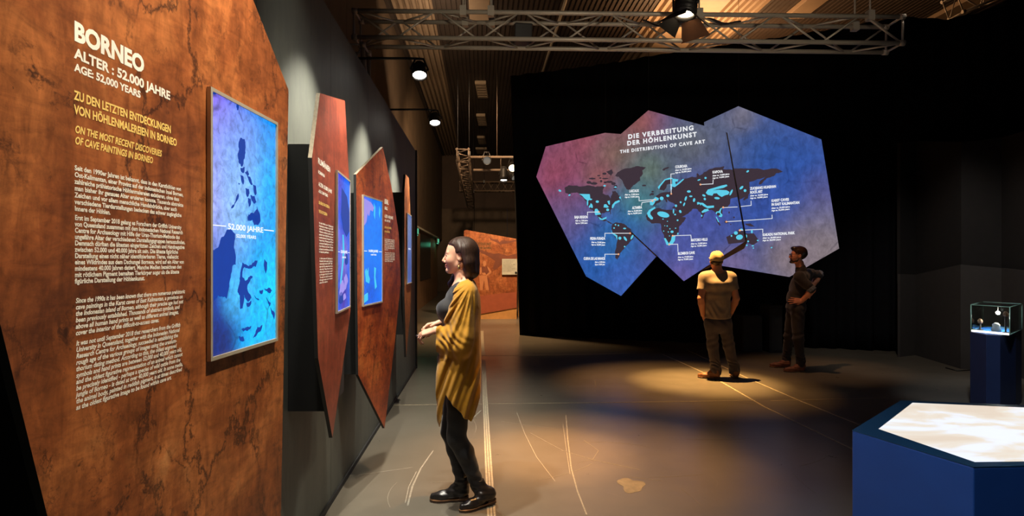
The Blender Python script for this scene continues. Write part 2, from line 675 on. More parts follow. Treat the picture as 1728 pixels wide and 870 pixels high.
        for mt in mats:
            me.materials.append(mt)
        if slot_fn is not None:
            cen = v[q].mean(1)
            me.polygons.foreach_set('material_index', slot_fn(cen).astype(np.int32))
        me.update(calc_edges=True)
        me.validate()
        o = bpy.data.objects.new(name, me)
        return link(o, parent)
# ------------------------------------------------------------------ materials of the place
M_EDGE = plain('black_core', (0.012, 0.012, 0.013, 1), 0.6)
M_BLACK = plain('black_paint', (0.010, 0.010, 0.011, 1), 0.55)
M_WHITE_EDGE = plain('raw_board_edge', srgb(150, 140, 122), 0.7, var=0.25, scale=60)
M_STEEL = plain('truss_aluminium', srgb(190, 178, 162), 0.42, 0.25, var=0.1)
M_FRAME = plain('satin_silver', srgb(188, 178, 160), 0.35, 0.35)
M_TXT = plain('white_print', srgb(245, 238, 226), 0.6)
M_TXTY = plain('yellow_print', srgb(246, 205, 112), 0.6)

def wall_material():
    t = NT('dark_green_grey_paint')
    v = t.mapping()
    a = t.noise(v, 1.3, 6, 0.6)
    b = t.noise(t.mapping(scale=(3, 3, 1.0)), 4.0, 6, 0.7, 0.6)
    c = t.ramp(a.outputs[0], [(0.3, srgb(76, 79, 74)), (0.7, srgb(90, 92, 85))])
    m = t.ramp(b.outputs[0], [(0.40, (0.90, 0.90, 0.90, 1)), (0.62, (1.08, 1.08, 1.06, 1))])
    t.l(t.mix(1.0, c, m, 'MULTIPLY'), t.p.inputs['Base Color'])
    t.p.inputs['Roughness'].default_value = 0.6
    return t.mat

def floor_material():
    t = NT('worn_grey_floor')
    v = t.mapping()
    a = t.noise(v, 0.7, 6, 0.6)
    b = t.noise(v, 5.0, 8, 0.7)
    c = t.ramp(a.outputs[0], [(0.3, srgb(92, 86, 76)), (0.7, srgb(110, 103, 92))])
    m = t.ramp(b.outputs[0], [(0.35, (0.95, 0.95, 0.95, 1)), (0.65, (1.03, 1.03, 1.03, 1))])
    c = t.mix(1.0, c, m, 'MULTIPLY')
    # swirled fine scratches: warped rings seen only in patches
    for sd, sc in ((1.0, 2.1), (5.0, 1.4), (9.0, 2.9)):
        vv = t.mapping(loc=(sd, sd * 2, 0))
        vo = t.n('ShaderNodeTexVoronoi', feature='F1')
        t.l(t.vadd(vv, t.vscale(t.noise(vv, 0.8, 2).outputs['Color'], 1.2)), vo.inputs['Vector'])
        vo.inputs['Scale'].default_value = 0.55
        r = t.math('FRACT', t.math('MULTIPLY', vo.outputs['Distance'], sc * 5))
        line = t.ramp(r, [(0.0, (1, 1, 1, 1)), (0.012, (0, 0, 0, 1))])
        mk = t.ramp(t.noise(vv, 2.3, 5, 0.7).outputs[0], [(0.58, (0, 0, 0, 1)), (0.66, (1, 1, 1, 1))])
        c = t.mix(t.math('MULTIPLY', t.math('MULTIPLY', line, mk), 0.35), c, srgb(165, 158, 145))
    t.l(c, t.p.inputs['Base Color'])
    rr = t.ramp(b.outputs[0], [(0.3, (0.27, 0.27, 0.27, 1)), (0.7, (0.33, 0.33, 0.33, 1))])
    t.l(rr, t.p.inputs['Roughness'])
    t.p.inputs['Specular IOR Level'].default_value = 0.45
    t.bump(t.noise(v, 9, 2).outputs[0], 0.015, 0.01)
    return t.mat

M_FLOOR = floor_material()
M_WALL = wall_material()
M_HALL = plain('brown_hall_cladding', srgb(92, 74, 55), 0.65, var=0.2, scale=2.0)
M_HALL_DARK = plain('dark_hall_panels', srgb(70, 52, 40), 0.7, var=0.2, scale=1.5)
M_WOOD = plain('oak_door_cladding', srgb(150, 112, 78), 0.55, var=0.25, scale=3.0)
M_CEIL = plain('dark_brown_ceiling', srgb(54, 42, 33), 0.7, var=0.2, scale=2.0)
M_DECK = plain('pale_ribbed_deck', srgb(150, 128, 104), 0.5, var=0.12, scale=3.0)
M_CURTAIN = plain('black_molton', (0.0065, 0.0066, 0.0085, 1), 0.95, spec=0.1)
M_FOLD = plain('charcoal_fold_lit', srgb(64, 61, 60), 0.75, var=0.08)

SK = -0.051
def hall(off, Y, z):
    return Vector((off + SK * Y, Y, z))

def structure(mb, name, mats, **k):
    o = mb.build(name, mats, kind='structure', **k)
    return o

# floor
mb = MB()
mb.face([(-9, -4, 0), (16, -4, 0), (16, 34, 0), (-9, 34, 0)])
floor = structure(mb, 'floor', M_FLOOR, recalc=False)

# ceiling: one ribbed sheet, fine ribs with two bands of deep trapezoid deck
prof = []
o = -2.05
def deck(o0, o1, n):
    p = []
    st = (o1 - o0) / n
    for i in range(n):
        a = o0 + i * st
        p += [(a, 7.0), (a + st * 0.42, 7.0), (a + st * 0.5, 7.10), (a + st * 0.92, 7.10)]
    return p
def fine(o0, o1, st=0.11):
    p = []
    n = max(1, int(round((o1 - o0) / st)))
    st = (o1 - o0) / n
    for i in range(n):
        a = o0 + i * st
        p += [(a, 7.0), (a + st * 0.6, 7.0), (a + st * 0.62, 7.035), (a + st * 0.98, 7.035)]
    return p
segs = [(-2.05, -1.90, 'f'), (-1.90, -1.05, 'd'), (-1.05, 3.75, 'f'), (3.75, 4.25, 'd'), (4.25, 5.15, 'p'), (5.15, 6.05, 'd'), (6.05, 12.0, 'f')]
mb = MB()
for a, b, kd in segs:
    if kd == 'd':
        pr = deck(a, b, max(2, int(round((b - a) / 0.15)))) + [(b, 7.0)]
    elif kd == 'f':
        pr = fine(a, b) + [(b, 7.0)]
    else:
        pr = [(a, 7.0), (a + 0.02, 6.93), (b - 0.02, 6.93), (b, 7.0)]
    for (p, q) in zip(pr[:-1], pr[1:]):
        mb.face([hall(p[0], 1.0, p[1]), hall(p[0], 32.0, p[1]), hall(q[0], 32.0, q[1]), hall(q[0], 1.0, q[1])], 1 if kd in 'dp' else 0)
structure(mb, 'ceiling', [M_CEIL, M_DECK], recalc=False)

# hall wall on the left, far wall
mb = MB()
for i in range(11):
    y0 = 4.0 + i * 2.5
    y1 = min(y0 + 2.49, 30.6)
    if y1 <= y0:
        break
    mb.prism([hall(-2.05, y0, 2.62), hall(-2.05, y1, 2.62), hall(-2.05, y1, 7.0), hall(-2.05, y0, 7.0)],
             [hall(-2.25, y0, 2.62), hall(-2.25, y1, 2.62), hall(-2.25, y1, 7.0), hall(-2.25, y0, 7.0)])
structure(mb, 'wall_left', M_HALL)
mb = MB()
for (a, b, z0, z1, m, dy) in ((-2.3, 6.0, 4.25, 7.1, 1, 0.25), (-2.3, -0.4, 0.0, 4.23, 0, 0.0), (-0.38, 1.3, 0.0, 4.23, 0, 0.0), (1.32, 6.0, 0.0, 4.23, 0, 0.0)):
    mb.box((a + SK * 30.5, 30.5 + dy, z0), (b + SK * 30.5, 30.9, z1), m)
mb.box((-0.55 + SK * 30.5, 30.62, 4.3), (-0.40 + SK * 30.5, 30.74, 7.0), 1)
structure(mb, 'wall_back', [M_HALL, M_HALL_DARK])

# low timber cladding under the hall wall, with doors, door niche, rail and two green exit lights
t_cl = MB()
for (y0, y1) in ((9.0, 14.6), (14.61, 18.6), (18.61, 22.6), (22.61, 26.7)):
    t_cl.prism([hall(-2.0, y0, 0), hall(-2.0, y1, 0), hall(-2.0, y1, 2.55), hall(-2.0, y0, 2.55)],
               [hall(-2.24, y0, 0), hall(-2.24, y1, 0), hall(-2.24, y1, 2.55), hall(-2.24, y0, 2.55)])
structure(t_cl, 'wall_left', [M_WOOD, M_HALL_DARK])
mb = MB()
mb.prism([hall(-1.985, 19.2, 0.9), hall(-1.985, 23.0, 0.9), hall(-1.985, 23.0, 2.45), hall(-1.985, 19.2, 2.45)],
         [hall(-1.999, 19.2, 0.9), hall(-1.999, 23.0, 0.9), hall(-1.999, 23.0, 2.45), hall(-1.999, 19.2, 2.45)])
structure(mb, 'window_1', plain('dark_window_glass', (0.006, 0.006, 0.006, 1), 0.25))
mb = MB()
mb.prism([hall(-1.93, 9.0, 2.55), hall(-1.93, 26.7, 2.55), hall(-1.93, 26.7, 2.61), hall(-1.93, 9.0, 2.61)],
         [hall(-2.24, 9.0, 2.55), hall(-2.24, 26.7, 2.55), hall(-2.24, 26.7, 2.61), hall(-2.24, 9.0, 2.61)])
structure(mb, 'trim_1', plain('pale_rail', srgb(190, 185, 165), 0.5))

def exit_light(Y, lab):
    p = hall(-1.90, Y, 2.42)
    t = thing('exit_light', lab, 'exit light', p, 'green exit lights on the hall wall')
    mb = MB()
    mb.box((-0.02, -0.28, -0.10), (0.02, 0.28, 0.10), 0, None, p)
    mb.build('housing', plain('exit_housing', srgb(60, 66, 60), 0.5), t, bevel=0.008)
    mb = MB()
    mb.box((0.021, -0.25, -0.08), (0.03, 0.25, 0.08), 0, None, p)
    mb.box((-0.015, -0.26, -0.13), (0.01, 0.26, -0.105), 0, None, p)
    mb.build('light_panel', glow('exit_green', (0.12, 0.55, 0.32, 1), 0.9), t)
    l = bpy.data.lights.new('exit_glow', 'POINT')
    l.energy = 0.7
    l.color = (0.15, 1.0, 0.55)
    l.shadow_soft_size = 0.1
    lo = bpy.data.objects.new('exit_glow', l)
    lo.location = hall(-1.72, Y, 2.25)
    link(lo)
exit_light(17.2, 'nearer green glowing exit light under the pale rail of the hall wall')
exit_light(25.6, 'farther green exit light past the dark window of the hall wall')
# the small white sign by the end of the partition
p = hall(-1.95, 15.1, 2.86)
t = thing('wall_lamp', 'small white lit sign above the pale rail, beside the end of the dark partition', 'lit sign', p)
mb = MB(); mb.box((-0.10, -0.30, -0.19), (0.02, 0.30, 0.19), 0, None, p); mb.build('housing', plain('sign_housing', srgb(120, 120, 116), 0.5), t, bevel=0.01)
mb = MB(); mb.box((0.021, -0.26, -0.15), (0.03, 0.26, 0.15), 0, None, p); mb.build('light_panel', glow('sign_white', (0.85, 1.0, 0.95, 1), 1.6), t)

# exhibition partition: boards with thin joints
mb = MB()
TOPZ = 3.14
ys = [-1.2, 0.05, 1.3, 2.55, 3.8, 5.05, 6.3, 7.55, 8.56]
for y0, y1 in zip(ys[:-1], ys[1:]):
    y1 -= 0.004
    a = [(wall_x(y0), y0, 0.0), (wall_x(y1), y1, 0.0), (wall_x(y1), y1, TOPZ), (wall_x(y0), y0, TOPZ)]
    b = [(x - 0.12, y, z) for x, y, z in a]
    mb.prism(a, b)
structure(mb, 'wall_partition', M_WALL)
mb = MB()
a = [(wall_x(-1.2) + 0.012, -1.2, 0.0), (wall_x(8.56) + 0.012, 8.56, 0.0), (wall_x(8.56) + 0.012, 8.56, 0.035), (wall_x(-1.2) + 0.012, -1.2, 0.035)]
mb.prism(a, [(x - 0.02, y, z) for x, y, z in a])
structure(mb, 'baseboard_partition', M_BLACK)
mb = MB()
mb.box((wall_x(8.56) - 0.14, 8.56, 0), (wall_x(8.56) + 0.02, 8.60, TOPZ + 0.01))
structure(mb, 'trim_2', M_BLACK)

# charcoal folded wall on the right: tall back leaves, paler low ones imitating lamplight
def leaves(name, pts, z0, z1, th, mat):
    mb = MB()
    for (p, q, za, zb) in [(pts[i], pts[i + 1], z1[i], z1[i + 1]) for i in range(len(pts) - 1)]:
        d = Vector((q[0] - p[0], q[1] - p[1], 0)).normalized()
        n = Vector((d.y, -d.x, 0)) * th
        if n.dot(Vector((p[0], p[1], 0))) < 0:
            n = -n
        P, Q = Vector((p[0], p[1], 0)), Vector((q[0], q[1], 0))
        mb.prism([P + Vector((0, 0, z0)), Q + Vector((0, 0, z0)), Q + Vector((0, 0, zb)), P + Vector((0, 0, za))],
                 [P + n + Vector((0, 0, z0)), Q + n + Vector((0, 0, z0)), Q + n + Vector((0, 0, zb)), P + n + Vector((0, 0, za))])
    return structure(mb, name, mat)
def fl(px, Y):
    return ((px - CX) / F * Y, Y)
back = [fl(1519, 9.75), fl(1546, 9.95), fl(1622, 8.75), fl(1690, 8.6), fl(1760, 7.6), fl(1900, 7.2)]
def ztop(py, Y):
    return EYE - (py - HY) / F * Y
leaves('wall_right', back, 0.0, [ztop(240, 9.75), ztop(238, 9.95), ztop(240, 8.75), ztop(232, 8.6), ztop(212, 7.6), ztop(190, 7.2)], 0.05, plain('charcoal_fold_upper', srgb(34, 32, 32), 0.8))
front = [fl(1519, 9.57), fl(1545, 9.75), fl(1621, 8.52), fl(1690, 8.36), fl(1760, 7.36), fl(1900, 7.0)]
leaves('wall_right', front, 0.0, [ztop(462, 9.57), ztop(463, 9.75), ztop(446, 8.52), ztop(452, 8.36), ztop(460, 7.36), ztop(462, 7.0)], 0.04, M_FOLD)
# dark wall behind everything on the right so no light leaks in
mb = MB(); mb.box((12.2, 0, 0), (12.4, 31, 7.1)); structure(mb, 'wall_right', M_HALL_DARK)

# black stage curtain with soft pleats
def curtain_y(X):
    return 12.456 - 0.35 * X
mb = MB()
cols = []
N = 330
x0, x1 = 0.16, 11.5
tops = [(862, 130), (960, 117), (1040, 105), (1140, 87), (1250, 73), (1400, 50), (1510, 30), (1560, 30), (1600, 32), (1650, 22), (1700, 0), (1800, -30), (2200, -60)]
def top_z(px, Y):
    for (a, b) in zip(tops[:-1], tops[1:]):
        if a[0] <= px <= b[0]:
            k = (px - a[0]) / (b[0] - a[0])
            return EYE - (a[1] + (b[1] - a[1]) * k - HY) / F * Y
    return EYE - ((tops[0][1] if px < 862 else tops[-1][1]) - HY) / F * Y
rows = 14
grid = []
for i in range(N + 1):
    k = i / N
    X = x0 + (x1 - x0) * k
    Y = curtain_y(X)
    wv = 0.05 * math.sin(X * 21.0 + 1.2 * math.sin(X * 3.1)) + 0.03 * math.sin(X * 9.0)
    zt = top_z(X / Y * F + CX, Y)
    col_ = []
    for j in range(rows + 1):
        v = j / rows
        lean = -0.19 * v * max(0.0, 1 - k * 6)
        col_.append((X + lean, Y + wv * (1 - 0.4 * v), zt * v))
    grid.append(col_)
vsx = [p for c in grid for p in c]
nr = rows + 1
fs = [(i * nr + j, (i + 1) * nr + j, (i + 1) * nr + j + 1, i * nr + j + 1) for i in range(N) for j in range(rows)]
mb.mesh(vsx, fs, 0, True)
cur = mb.build('stage_curtain', M_CURTAIN, recalc=False)
so = cur.modifiers.new('thickness', 'SOLIDIFY')
so.thickness = 0.012
tag(cur, 'tall black pleated stage curtain hanging behind the angular world map screens', 'curtain')

# tape lines and scuffs of the floor
M_TAPE = plain('pale_floor_tape', srgb(160, 150, 130), 0.6, var=0.22, scale=40)
M_TAPE2 = plain('dull_floor_tape', srgb(154, 142, 118), 0.6, var=0.3, scale=30)
M_SCUFF = plain('pale_scuff', srgb(132, 126, 113), 0.6, var=0.3, scale=50)
def ribbon(mb, pts, wd, z=0.002, m=0):
    P = [Vector((p[0], p[1], 0)) for p in pts]
    L, R = [], []
    for i, p in enumerate(P):
        d = (P[min(i + 1, len(P) - 1)] - P[max(i - 1, 0)]).normalized()
        n = Vector((-d.y, d.x, 0)) * wd / 2
        L.append(p + n + Vector((0, 0, z)))
        R.append(p - n + Vector((0, 0, z)))
    for i in range(len(P) - 1):
        a = [R[i], R[i + 1], L[i + 1], L[i]]
        mb.prism([q for q in a], [q - Vector((0, 0, z - 0.0003)) for q in a], m)
def tape(name, pix, wd, lab, mat=None, grp='tape lines on the hall floor', strands=1):
    mb = MB()
    pts = [floor_at(*p) for p in pix]
    if strands == 1:
        ribbon(mb, pts, wd)
    else:
        for s_ in range(strands):
            off = (s_ - (strands - 1) / 2) * wd / strands
            pp = []
            for i, p in enumerate(pts):
                d = (pts[min(i + 1, len(pts) - 1)] - pts[max(i - 1, 0)]).normalized()
                pp.append(p + Vector((-d.y, d.x, 0)) * off)
            ribbon(mb, pp, wd / strands * 0.72)
    o = mb.build(name, mat or M_TAPE)
    return tag(o, lab, 'floor tape', grp)
tape('floor_tape', [(830, 880), (823, 760), (818, 660), (816, 607)], 0.058, 'wide pale three-strand tape on the floor running away behind the woman in mustard', strands=3)
tape('floor_tape', [(816, 600), (814, 575), (813.5, 558)], 0.056, 'short tape continuing past the first floor seam towards the orange exhibit panel', strands=3)
tape('floor_tape', [(600, 684), (830, 681), (1090, 678), (1275, 675)], 0.012, 'thin pale seam line crossing the floor just behind the woman in mustard', M_TAPE2)
tape('floor_tape', [(700, 601), (900, 599), (1060, 596)], 0.022, 'thin pale seam line crossing the floor at the foot of the black curtain opening', M_TAPE2)
tape('floor_tape', [(1120, 598), (1200, 634), (1290, 686), (1440, 758)], 0.022, 'long diagonal tape line passing under the man in the beige cap', M_TAPE2)
tape('floor_tape', [(1160, 590), (1260, 637), (1350, 676), (1450, 716)], 0.022, 'diagonal tape line between the two men towards the light table corner', M_TAPE2)
tape('floor_tape', [(1300, 676), (1400, 673), (1500, 671)], 0.012, 'thin seam line running from the diagonal tapes towards the blue glass case plinth', M_TAPE2)
def scuff(pix, wd):
    mb = MB()
    ribbon(mb, [floor_at(*p) for p in pix], wd, 0.0012)
    mb.build('scuff_mark', M_SCUFF, floor)
scuff([(872, 695), (885, 730), (905, 770), (937, 812)], 0.006)
scuff([(955, 700), (958, 740), (964, 790), (975, 830), (990, 868)], 0.010)
scuff([(950, 715), (956, 760), (962, 800)], 0.005)
scuff([(688, 852), (696, 820), (710, 790), (731, 760)], 0.012)
scuff([(684, 848), (690, 820), (703, 795)], 0.006)
scuff([(588, 803), (640, 796), (697, 788)], 0.005)
scuff([(783, 715), (800, 703), (812, 692)], 0.012)
scuff([(895, 730), (950, 760), (1000, 775), (1080, 792)], 0.004)
scuff([(985, 742), (1010, 760), (1000, 775), (975, 780)], 0.003)
rs = random.Random(21)
for k in range(26):
    x_, y_ = rs.uniform(-0.9, 2.6), rs.uniform(3.7, 8.5)
    a_, cv, L_ = rs.uniform(0, 2 * math.pi), rs.uniform(-1.6, 1.6), rs.uniform(0.15, 0.7)
    if x_ < wall_x(y_) + 0.25:
        continue
    pts = []
    for q in range(9):
        pts.append(Vector((x_, y_, 0)))
        x_ += math.cos(a_) * L_ / 8
        y_ += math.sin(a_) * L_ / 8
        a_ += cv * L_ / 8
    mb = MB()
    ribbon(mb, pts, rs.uniform(0.0015, 0.004), 0.0011)
    mb.build('scuff_mark', M_SCUFF, floor)
mb = MB()
c = floor_at(1065, 818)
blob = []
for k in range(28):
    a = 2 * math.pi * k / 28
    r = 1 + 0.18 * math.sin(3 * a + 1) + 0.12 * math.sin(5 * a)
    blob.append(c + Vector((0.085 * r * math.cos(a), 0.13 * r * math.sin(a), 0.0012)))
mb.prism(blob, [p - Vector((0, 0, 0.001)) for p in blob])
mb.build('stain', plain('pale_floor_stain', srgb(122, 112, 92), 0.6, var=0.25, scale=20), floor)

# dark loudspeaker boxes at the foot of the curtain
def speaker(px, Y, wd, h, lab):
    X = (px - CX) / F * Y
    t = thing('loudspeaker', lab, 'loudspeaker', (X, Y, 0), 'dark loudspeakers in front of the curtain')
    mb = MB(); mb.box((X - wd / 2, Y - 0.2, 0.0), (X + wd / 2, Y + 0.2, h)); mb.build('cabinet', plain('speaker_black', (0.016, 0.016, 0.018, 1), 0.7), t, bevel=0.01)
    mb = MB(); mb.box((X - wd / 2 + 0.02, Y - 0.215, 0.04), (X + wd / 2 - 0.02, Y - 0.2, h - 0.04)); mb.build('grille', plain('speaker_grille', (0.022, 0.022, 0.025, 1), 0.8), t, bevel=0.004)
speaker(1301, 10.2, 0.22, 0.80, 'slim dark loudspeaker column on the floor between the two men')
speaker(1262, 10.3, 0.34, 0.62, 'low dark loudspeaker box beside the right arm of the man in the cap')

# ceiling fixtures
M_VENT = plain('ceiling_box_grey', srgb(150, 130, 105), 0.6)
for k, (y0, y1, lab) in enumerate(((17.9, 19.5, 'nearest'), (21.9, 23.5, 'second'), (25.8, 27.2, 'third'), (28.4, 29.6, 'last and farthest'))):
    p0 = hall(0.0, (y0 + y1) / 2, 7.0)
    t = thing('ceiling_vent', lab + ' pale flat vent box in the row on the dark ceiling', 'vent', p0, 'vent boxes in a row on the ceiling')
    wv = 0.17 if k < 3 else 0.27
    mb = MB(); mb.box((-wv, -(y1 - y0) / 2, -0.10), (wv, (y1 - y0) / 2, 0.0), 0, None, p0); mb.build('box', M_VENT, t, bevel=0.01)
    mb = MB()
    for q in range(6):
        a = -(y1 - y0) / 2 + (q + 0.5) * (y1 - y0) / 6
        mb.box((-wv + 0.03, a - 0.09, -0.112), (wv - 0.03, a + 0.09, -0.10), 0, None, p0)
    mb.build('grille', plain('ceiling_box_grille', srgb(128, 110, 90), 0.6), t)
mb = MB()
mb.tube(hall(1.73, 10.0, 6.92), hall(1.73, 17.9, 6.92), 0.035, 10)
for Y in (11, 12.5, 14, 15.5, 17):
    mb.tube(hall(1.73, Y, 6.9), hall(1.73, Y, 7.05), 0.015, 6)
tag(mb.build('ceiling_pipe', plain('pale_pipe', srgb(185, 172, 150), 0.5)), 'pale thin pipe running along the dark ceiling beside the curtain', 'pipe')
for (a, y0, y1, lab) in ((-0.05, 11.4, 13.2, 'orange-brown flat duct plate on the ceiling above the left half of the truss'),
                         (6.9, 11.5, 13.1, 'orange-brown flat duct plate on the ceiling above the right half of the truss'),
                         (10.2, 11.2, 13.6, 'orange-brown flat duct plate on the ceiling farthest to the right above the curtain')):
    mb = MB()
    mb.prism([hall(a - 0.22, y0, 6.9), hall(a + 0.22, y0, 6.9), hall(a + 0.22, y1, 6.9), hall(a - 0.22, y1, 6.9)],
             [hall(a - 0.22, y0, 7.0), hall(a + 0.22, y0, 7.0), hall(a + 0.22, y1, 7.0), hall(a - 0.22, y1, 7.0)])
    tag(mb.build('ceiling_duct', M_DECK, bevel=0.01), lab, 'duct', 'duct plates on the ceiling')

# ------------------------------------------------------------------ trusses
M_STEEL_SHADE = plain('shaded_truss_aluminium', srgb(104, 88, 74), 0.5, 0.25, var=0.1)  # darker copy of the truss metal, toning down lamplight on back trusses and pipes
def truss(name, p0, p1, size, bays, lab, r=0.024, rb=0.011, grp=None, hang=(), up=(0, 0, 1)):
    M_STEEL = M_STEEL_SHADE if grp else globals()['M_STEEL']
    p0, p1 = Vector(p0), Vector(p1)
    t = thing(name, lab, 'truss', p0, grp)
    d = (p1 - p0).normalized()
    sd = d.cross(Vector(up)).normalized()
    u = sd.cross(d)
    c = {}
    for i in (0, 1):
        for j in (0, 1):
            o = sd * (i - 0.5) * size + u * (j - 0.5) * size
            c[(i, j)] = o
            mb = MB()
            mb.tube(p0 + o, p1 + o, r, 12)
            for e, s_ in ((p0, 1), (p1, -1)):
                mb.tube(e + o, e + o + d * 0.06 * s_, r * 1.3, 12)
            mb.build('chord', M_STEEL, t)
    L = (p1 - p0).length
    st = L / bays
    faces = [((0, 0), (0, 1)), ((1, 0), (1, 1)), ((0, 0), (1, 0)), ((0, 1), (1, 1))]
    for fi, (a, b) in enumerate(faces):
        for k in range(bays):
            q = (a, b) if (k + fi) % 2 == 0 else (b, a)
            mb = MB()
            mb.tube(p0 + d * (st * k + 0.03) + c[q[0]], p0 + d * (st * (k + 1) - 0.03) + c[q[1]], rb, 8)
            mb.build('brace', M_STEEL, t)
    for e in (p0 + d * 0.02, p1 - d * 0.02):
        mb = MB()
        for a, b in faces:
            mb.tube(e + c[a], e + c[b], rb * 1.1, 8)
        mb.build('end_frame', M_STEEL, t)
    for (s_, z) in hang:
        q = p0 + d * s_
        mb = MB()
        for i in (0, 1):
            a = q + c[(i, 1)]
            mb.tube(a, (a.x, a.y, z), 0.010 if r > 0.02 and rb < 0.0115 else 0.004, 8)
            mb.box((-0.035, -0.035, -0.045), (0.035, 0.035, 0.06), 0, None, a)
        mb.build('hanger', M_STEEL if rb < 0.0115 else M_BLACK, t)
    return t, d

TZ = EYE + (440 - 49) / F * 6.55
TA = at(600, 49, 6.55)
TB = at(1512, 59, 6.55)
main_truss, td = truss('lighting_truss', TA, TB, 0.285, 13, 'long grey box truss hanging across the hall above the screens', hang=((1.20, 6.9), (1.50, 6.9), (3.75, 6.9), (5.6, 6.9)))
# its leg behind the partition
truss('truss_tower', Vector((TA.x - 0.02, TA.y + 0.02, 0.0)), Vector((TA.x - 0.02, TA.y + 0.02, TA.z - 0.19)), 0.26, 8, 'upright truss tower behind the partition carrying the left end of the long truss', up=(0, 1, 0))
truss('ceiling_truss', at(1606, 12, 11.3), at(1745, -42, 11.3), 0.36, 5, 'short truss end showing above the black curtain in the top right corner')
tg = 'trusses over the back exhibit'
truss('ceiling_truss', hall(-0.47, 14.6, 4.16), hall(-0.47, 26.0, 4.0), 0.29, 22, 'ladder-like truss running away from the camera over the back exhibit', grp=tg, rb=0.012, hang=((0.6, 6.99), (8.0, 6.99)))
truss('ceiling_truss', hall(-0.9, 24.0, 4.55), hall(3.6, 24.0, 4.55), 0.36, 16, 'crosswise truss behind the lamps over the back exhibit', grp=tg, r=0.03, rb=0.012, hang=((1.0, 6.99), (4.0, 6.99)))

# pipe pair with lamps over the back exhibit
P1 = hall(0.05, 15.6, EYE + (440 - 265) / F * 15.6)
P2 = hall(2.6, 15.6, EYE + (440 - 265) / F * 15.6)
mb = MB(); mb.tube(P1 + Vector((-0.35, 0, 0)), P2, 0.035, 10)
for q_ in (0.35, 1.9):
    mb.tube(P1 + Vector((q_, 0.03, 0)), (P1.x + q_, 15.63, 7.05), 0.006, 6)
tag(mb.build('lamp_pipe', M_STEEL_SHADE), 'upper horizontal pipe carrying lamps over the back exhibit', 'pipe', 'lamp pipes over the back exhibit')
Z2 = EYE + (440 - 287) / F * 15.6
mb = MB(); mb.tube(hall(-0.22, 15.6, Z2), hall(2.6, 15.6, Z2), 0.035, 10)
for q_ in (0.5, 2.1):
    mb.tube(hall(q_, 15.6, Z2), hall(q_, 15.6, P1.z - 0.035), 0.006, 6)
tag(mb.build('lamp_pipe', M_STEEL_SHADE), 'lower horizontal pipe carrying lamps over the back exhibit', 'pipe', 'lamp pipes over the back exhibit')

M_LAMP = plain('lamp_black', (0.02, 0.018, 0.017, 1), 0.45)
def can_lamp(o, aim, lab, length=0.22, r=0.07, lens=None, lens_strength=12, arm=None, group=None, name='spotlight', yoke_up=0.14, tail=True):
    """track-style lamp: body, lens, yoke; o is the centre of the lens, aim the way it points"""
    o = Vector(o)
    a = Vector(aim).normalized()
    t = thing(name, lab, 'spotlight', o - a * length, group)
    mb = MB()
    mb.lathe([(0.0, 0.0), (r * 0.55, 0.0), (r * 0.8, length * 0.18), (r * 0.86, length * 0.6), (r, length * 0.7), (r, length), (r * 0.88, length), (r * 0.84, length * 0.86)], o - a * length, a)
    mb.build('body', M_LAMP, t)
    mb = MB()
    mb.lathe([(0.0, length * 0.88), (r * 0.5, length * 0.895), (r * 0.84, length * 0.88)], o - a * length, a)
    mb.build('lens', lens, t)
    top = o - a * length * 0.5 + Vector((0, 0, yoke_up))
    mb = MB()
    sdv = a.cross(Vector((0, 0, 1)))
    sdv = sdv.normalized() if sdv.length > 1e-3 else Vector((1, 0, 0))
    c0 = o - a * length * 0.5
    for s_ in (-1, 1):
        mb.tube(c0 + sdv * s_ * r * 0.9, c0 + sdv * s_ * r * 1.15, 0.010, 6)
        mb.tube(c0 + sdv * s_ * r * 1.15, top + sdv * s_ * r * 0.5, 0.008, 6)
    mb.tube(top - sdv * r * 0.6, top + sdv * r * 0.6, 0.010, 6)
    mb.build('yoke', M_LAMP, t)
    if arm is not None:
        mb = MB()
        mb.path([top] + [Vector(p) for p in arm], 0.011, 8)
        mb.build('arm', M_LAMP, t)
    return t

LENS_W = glow('lens_white', (1.0, 0.93, 0.82, 1), 30.0)
LENS_WARM = glow('lens_warm', (1.0, 0.72, 0.42, 1), 14.0)
LENS_DIM = glow('lens_dim', (1.0, 0.9, 0.75, 1), 0.16)
names = {1: 'wall washer lamp on an arm beside the panel about Romania, above the frame of the photo',
         2: 'bright wall washer lamp on the arm nearer the truss, over the dark partition',
         3: 'bright wall washer lamp on the farther arm, near the end of the dark partition'}
for i in (2, 3):
    ly = LAMP_Y[i]
    px, py = ((708, 128), (734, 208))[i - 2]
    X = (px - CX) / F * ly
    z = EYE - (py - HY) / F * ly
    lens = Vector((X, ly, z))
    can_lamp(lens, (0.08, -0.40, -0.92), names[i], 0.13, 0.065, LENS_W, arm=[(X - 0.10, ly, TOPZ + 0.08), (wall_x(ly) - 0.06, ly, TOPZ + 0.08), (wall_x(ly) - 0.06, ly, TOPZ - 0.02)],
             group='wall washer lamps on the partition', name='wall_washer', yoke_up=0.09)
for (px, py, Y, lens, aim, lab) in ((822, 271, 15.05, LENS_DIM, (0.1, -0.9, -0.25), 'dark lamp with a dull lens on the pipes over the back exhibit'),
                                    (865, 284, 15.05, LENS_WARM, (0.05, -1.0, -0.5), 'brightest lamp glowing warm at the right of the pipes by the curtain edge'),
                                    (850, 305, 15.3, LENS_W, (0.0, -0.25, -1.0), 'downward lamp with a white lens hanging under the lower pipe'),
                                    (869, 300, 16.3, LENS_DIM, (0.5, -0.6, -0.6), 'tilted dim lamp behind the brightest lamp at the curtain edge')):
    ln = at(px, py, Y)
    can_lamp(ln, aim, lab, 0.36, 0.11, lens, arm=[(ln.x, 15.6 + (0.038 if Y > 15.6 else -0.033), (Z2 if py > 275 else P1.z))], group='lamps over the back exhibit', yoke_up=0.2)

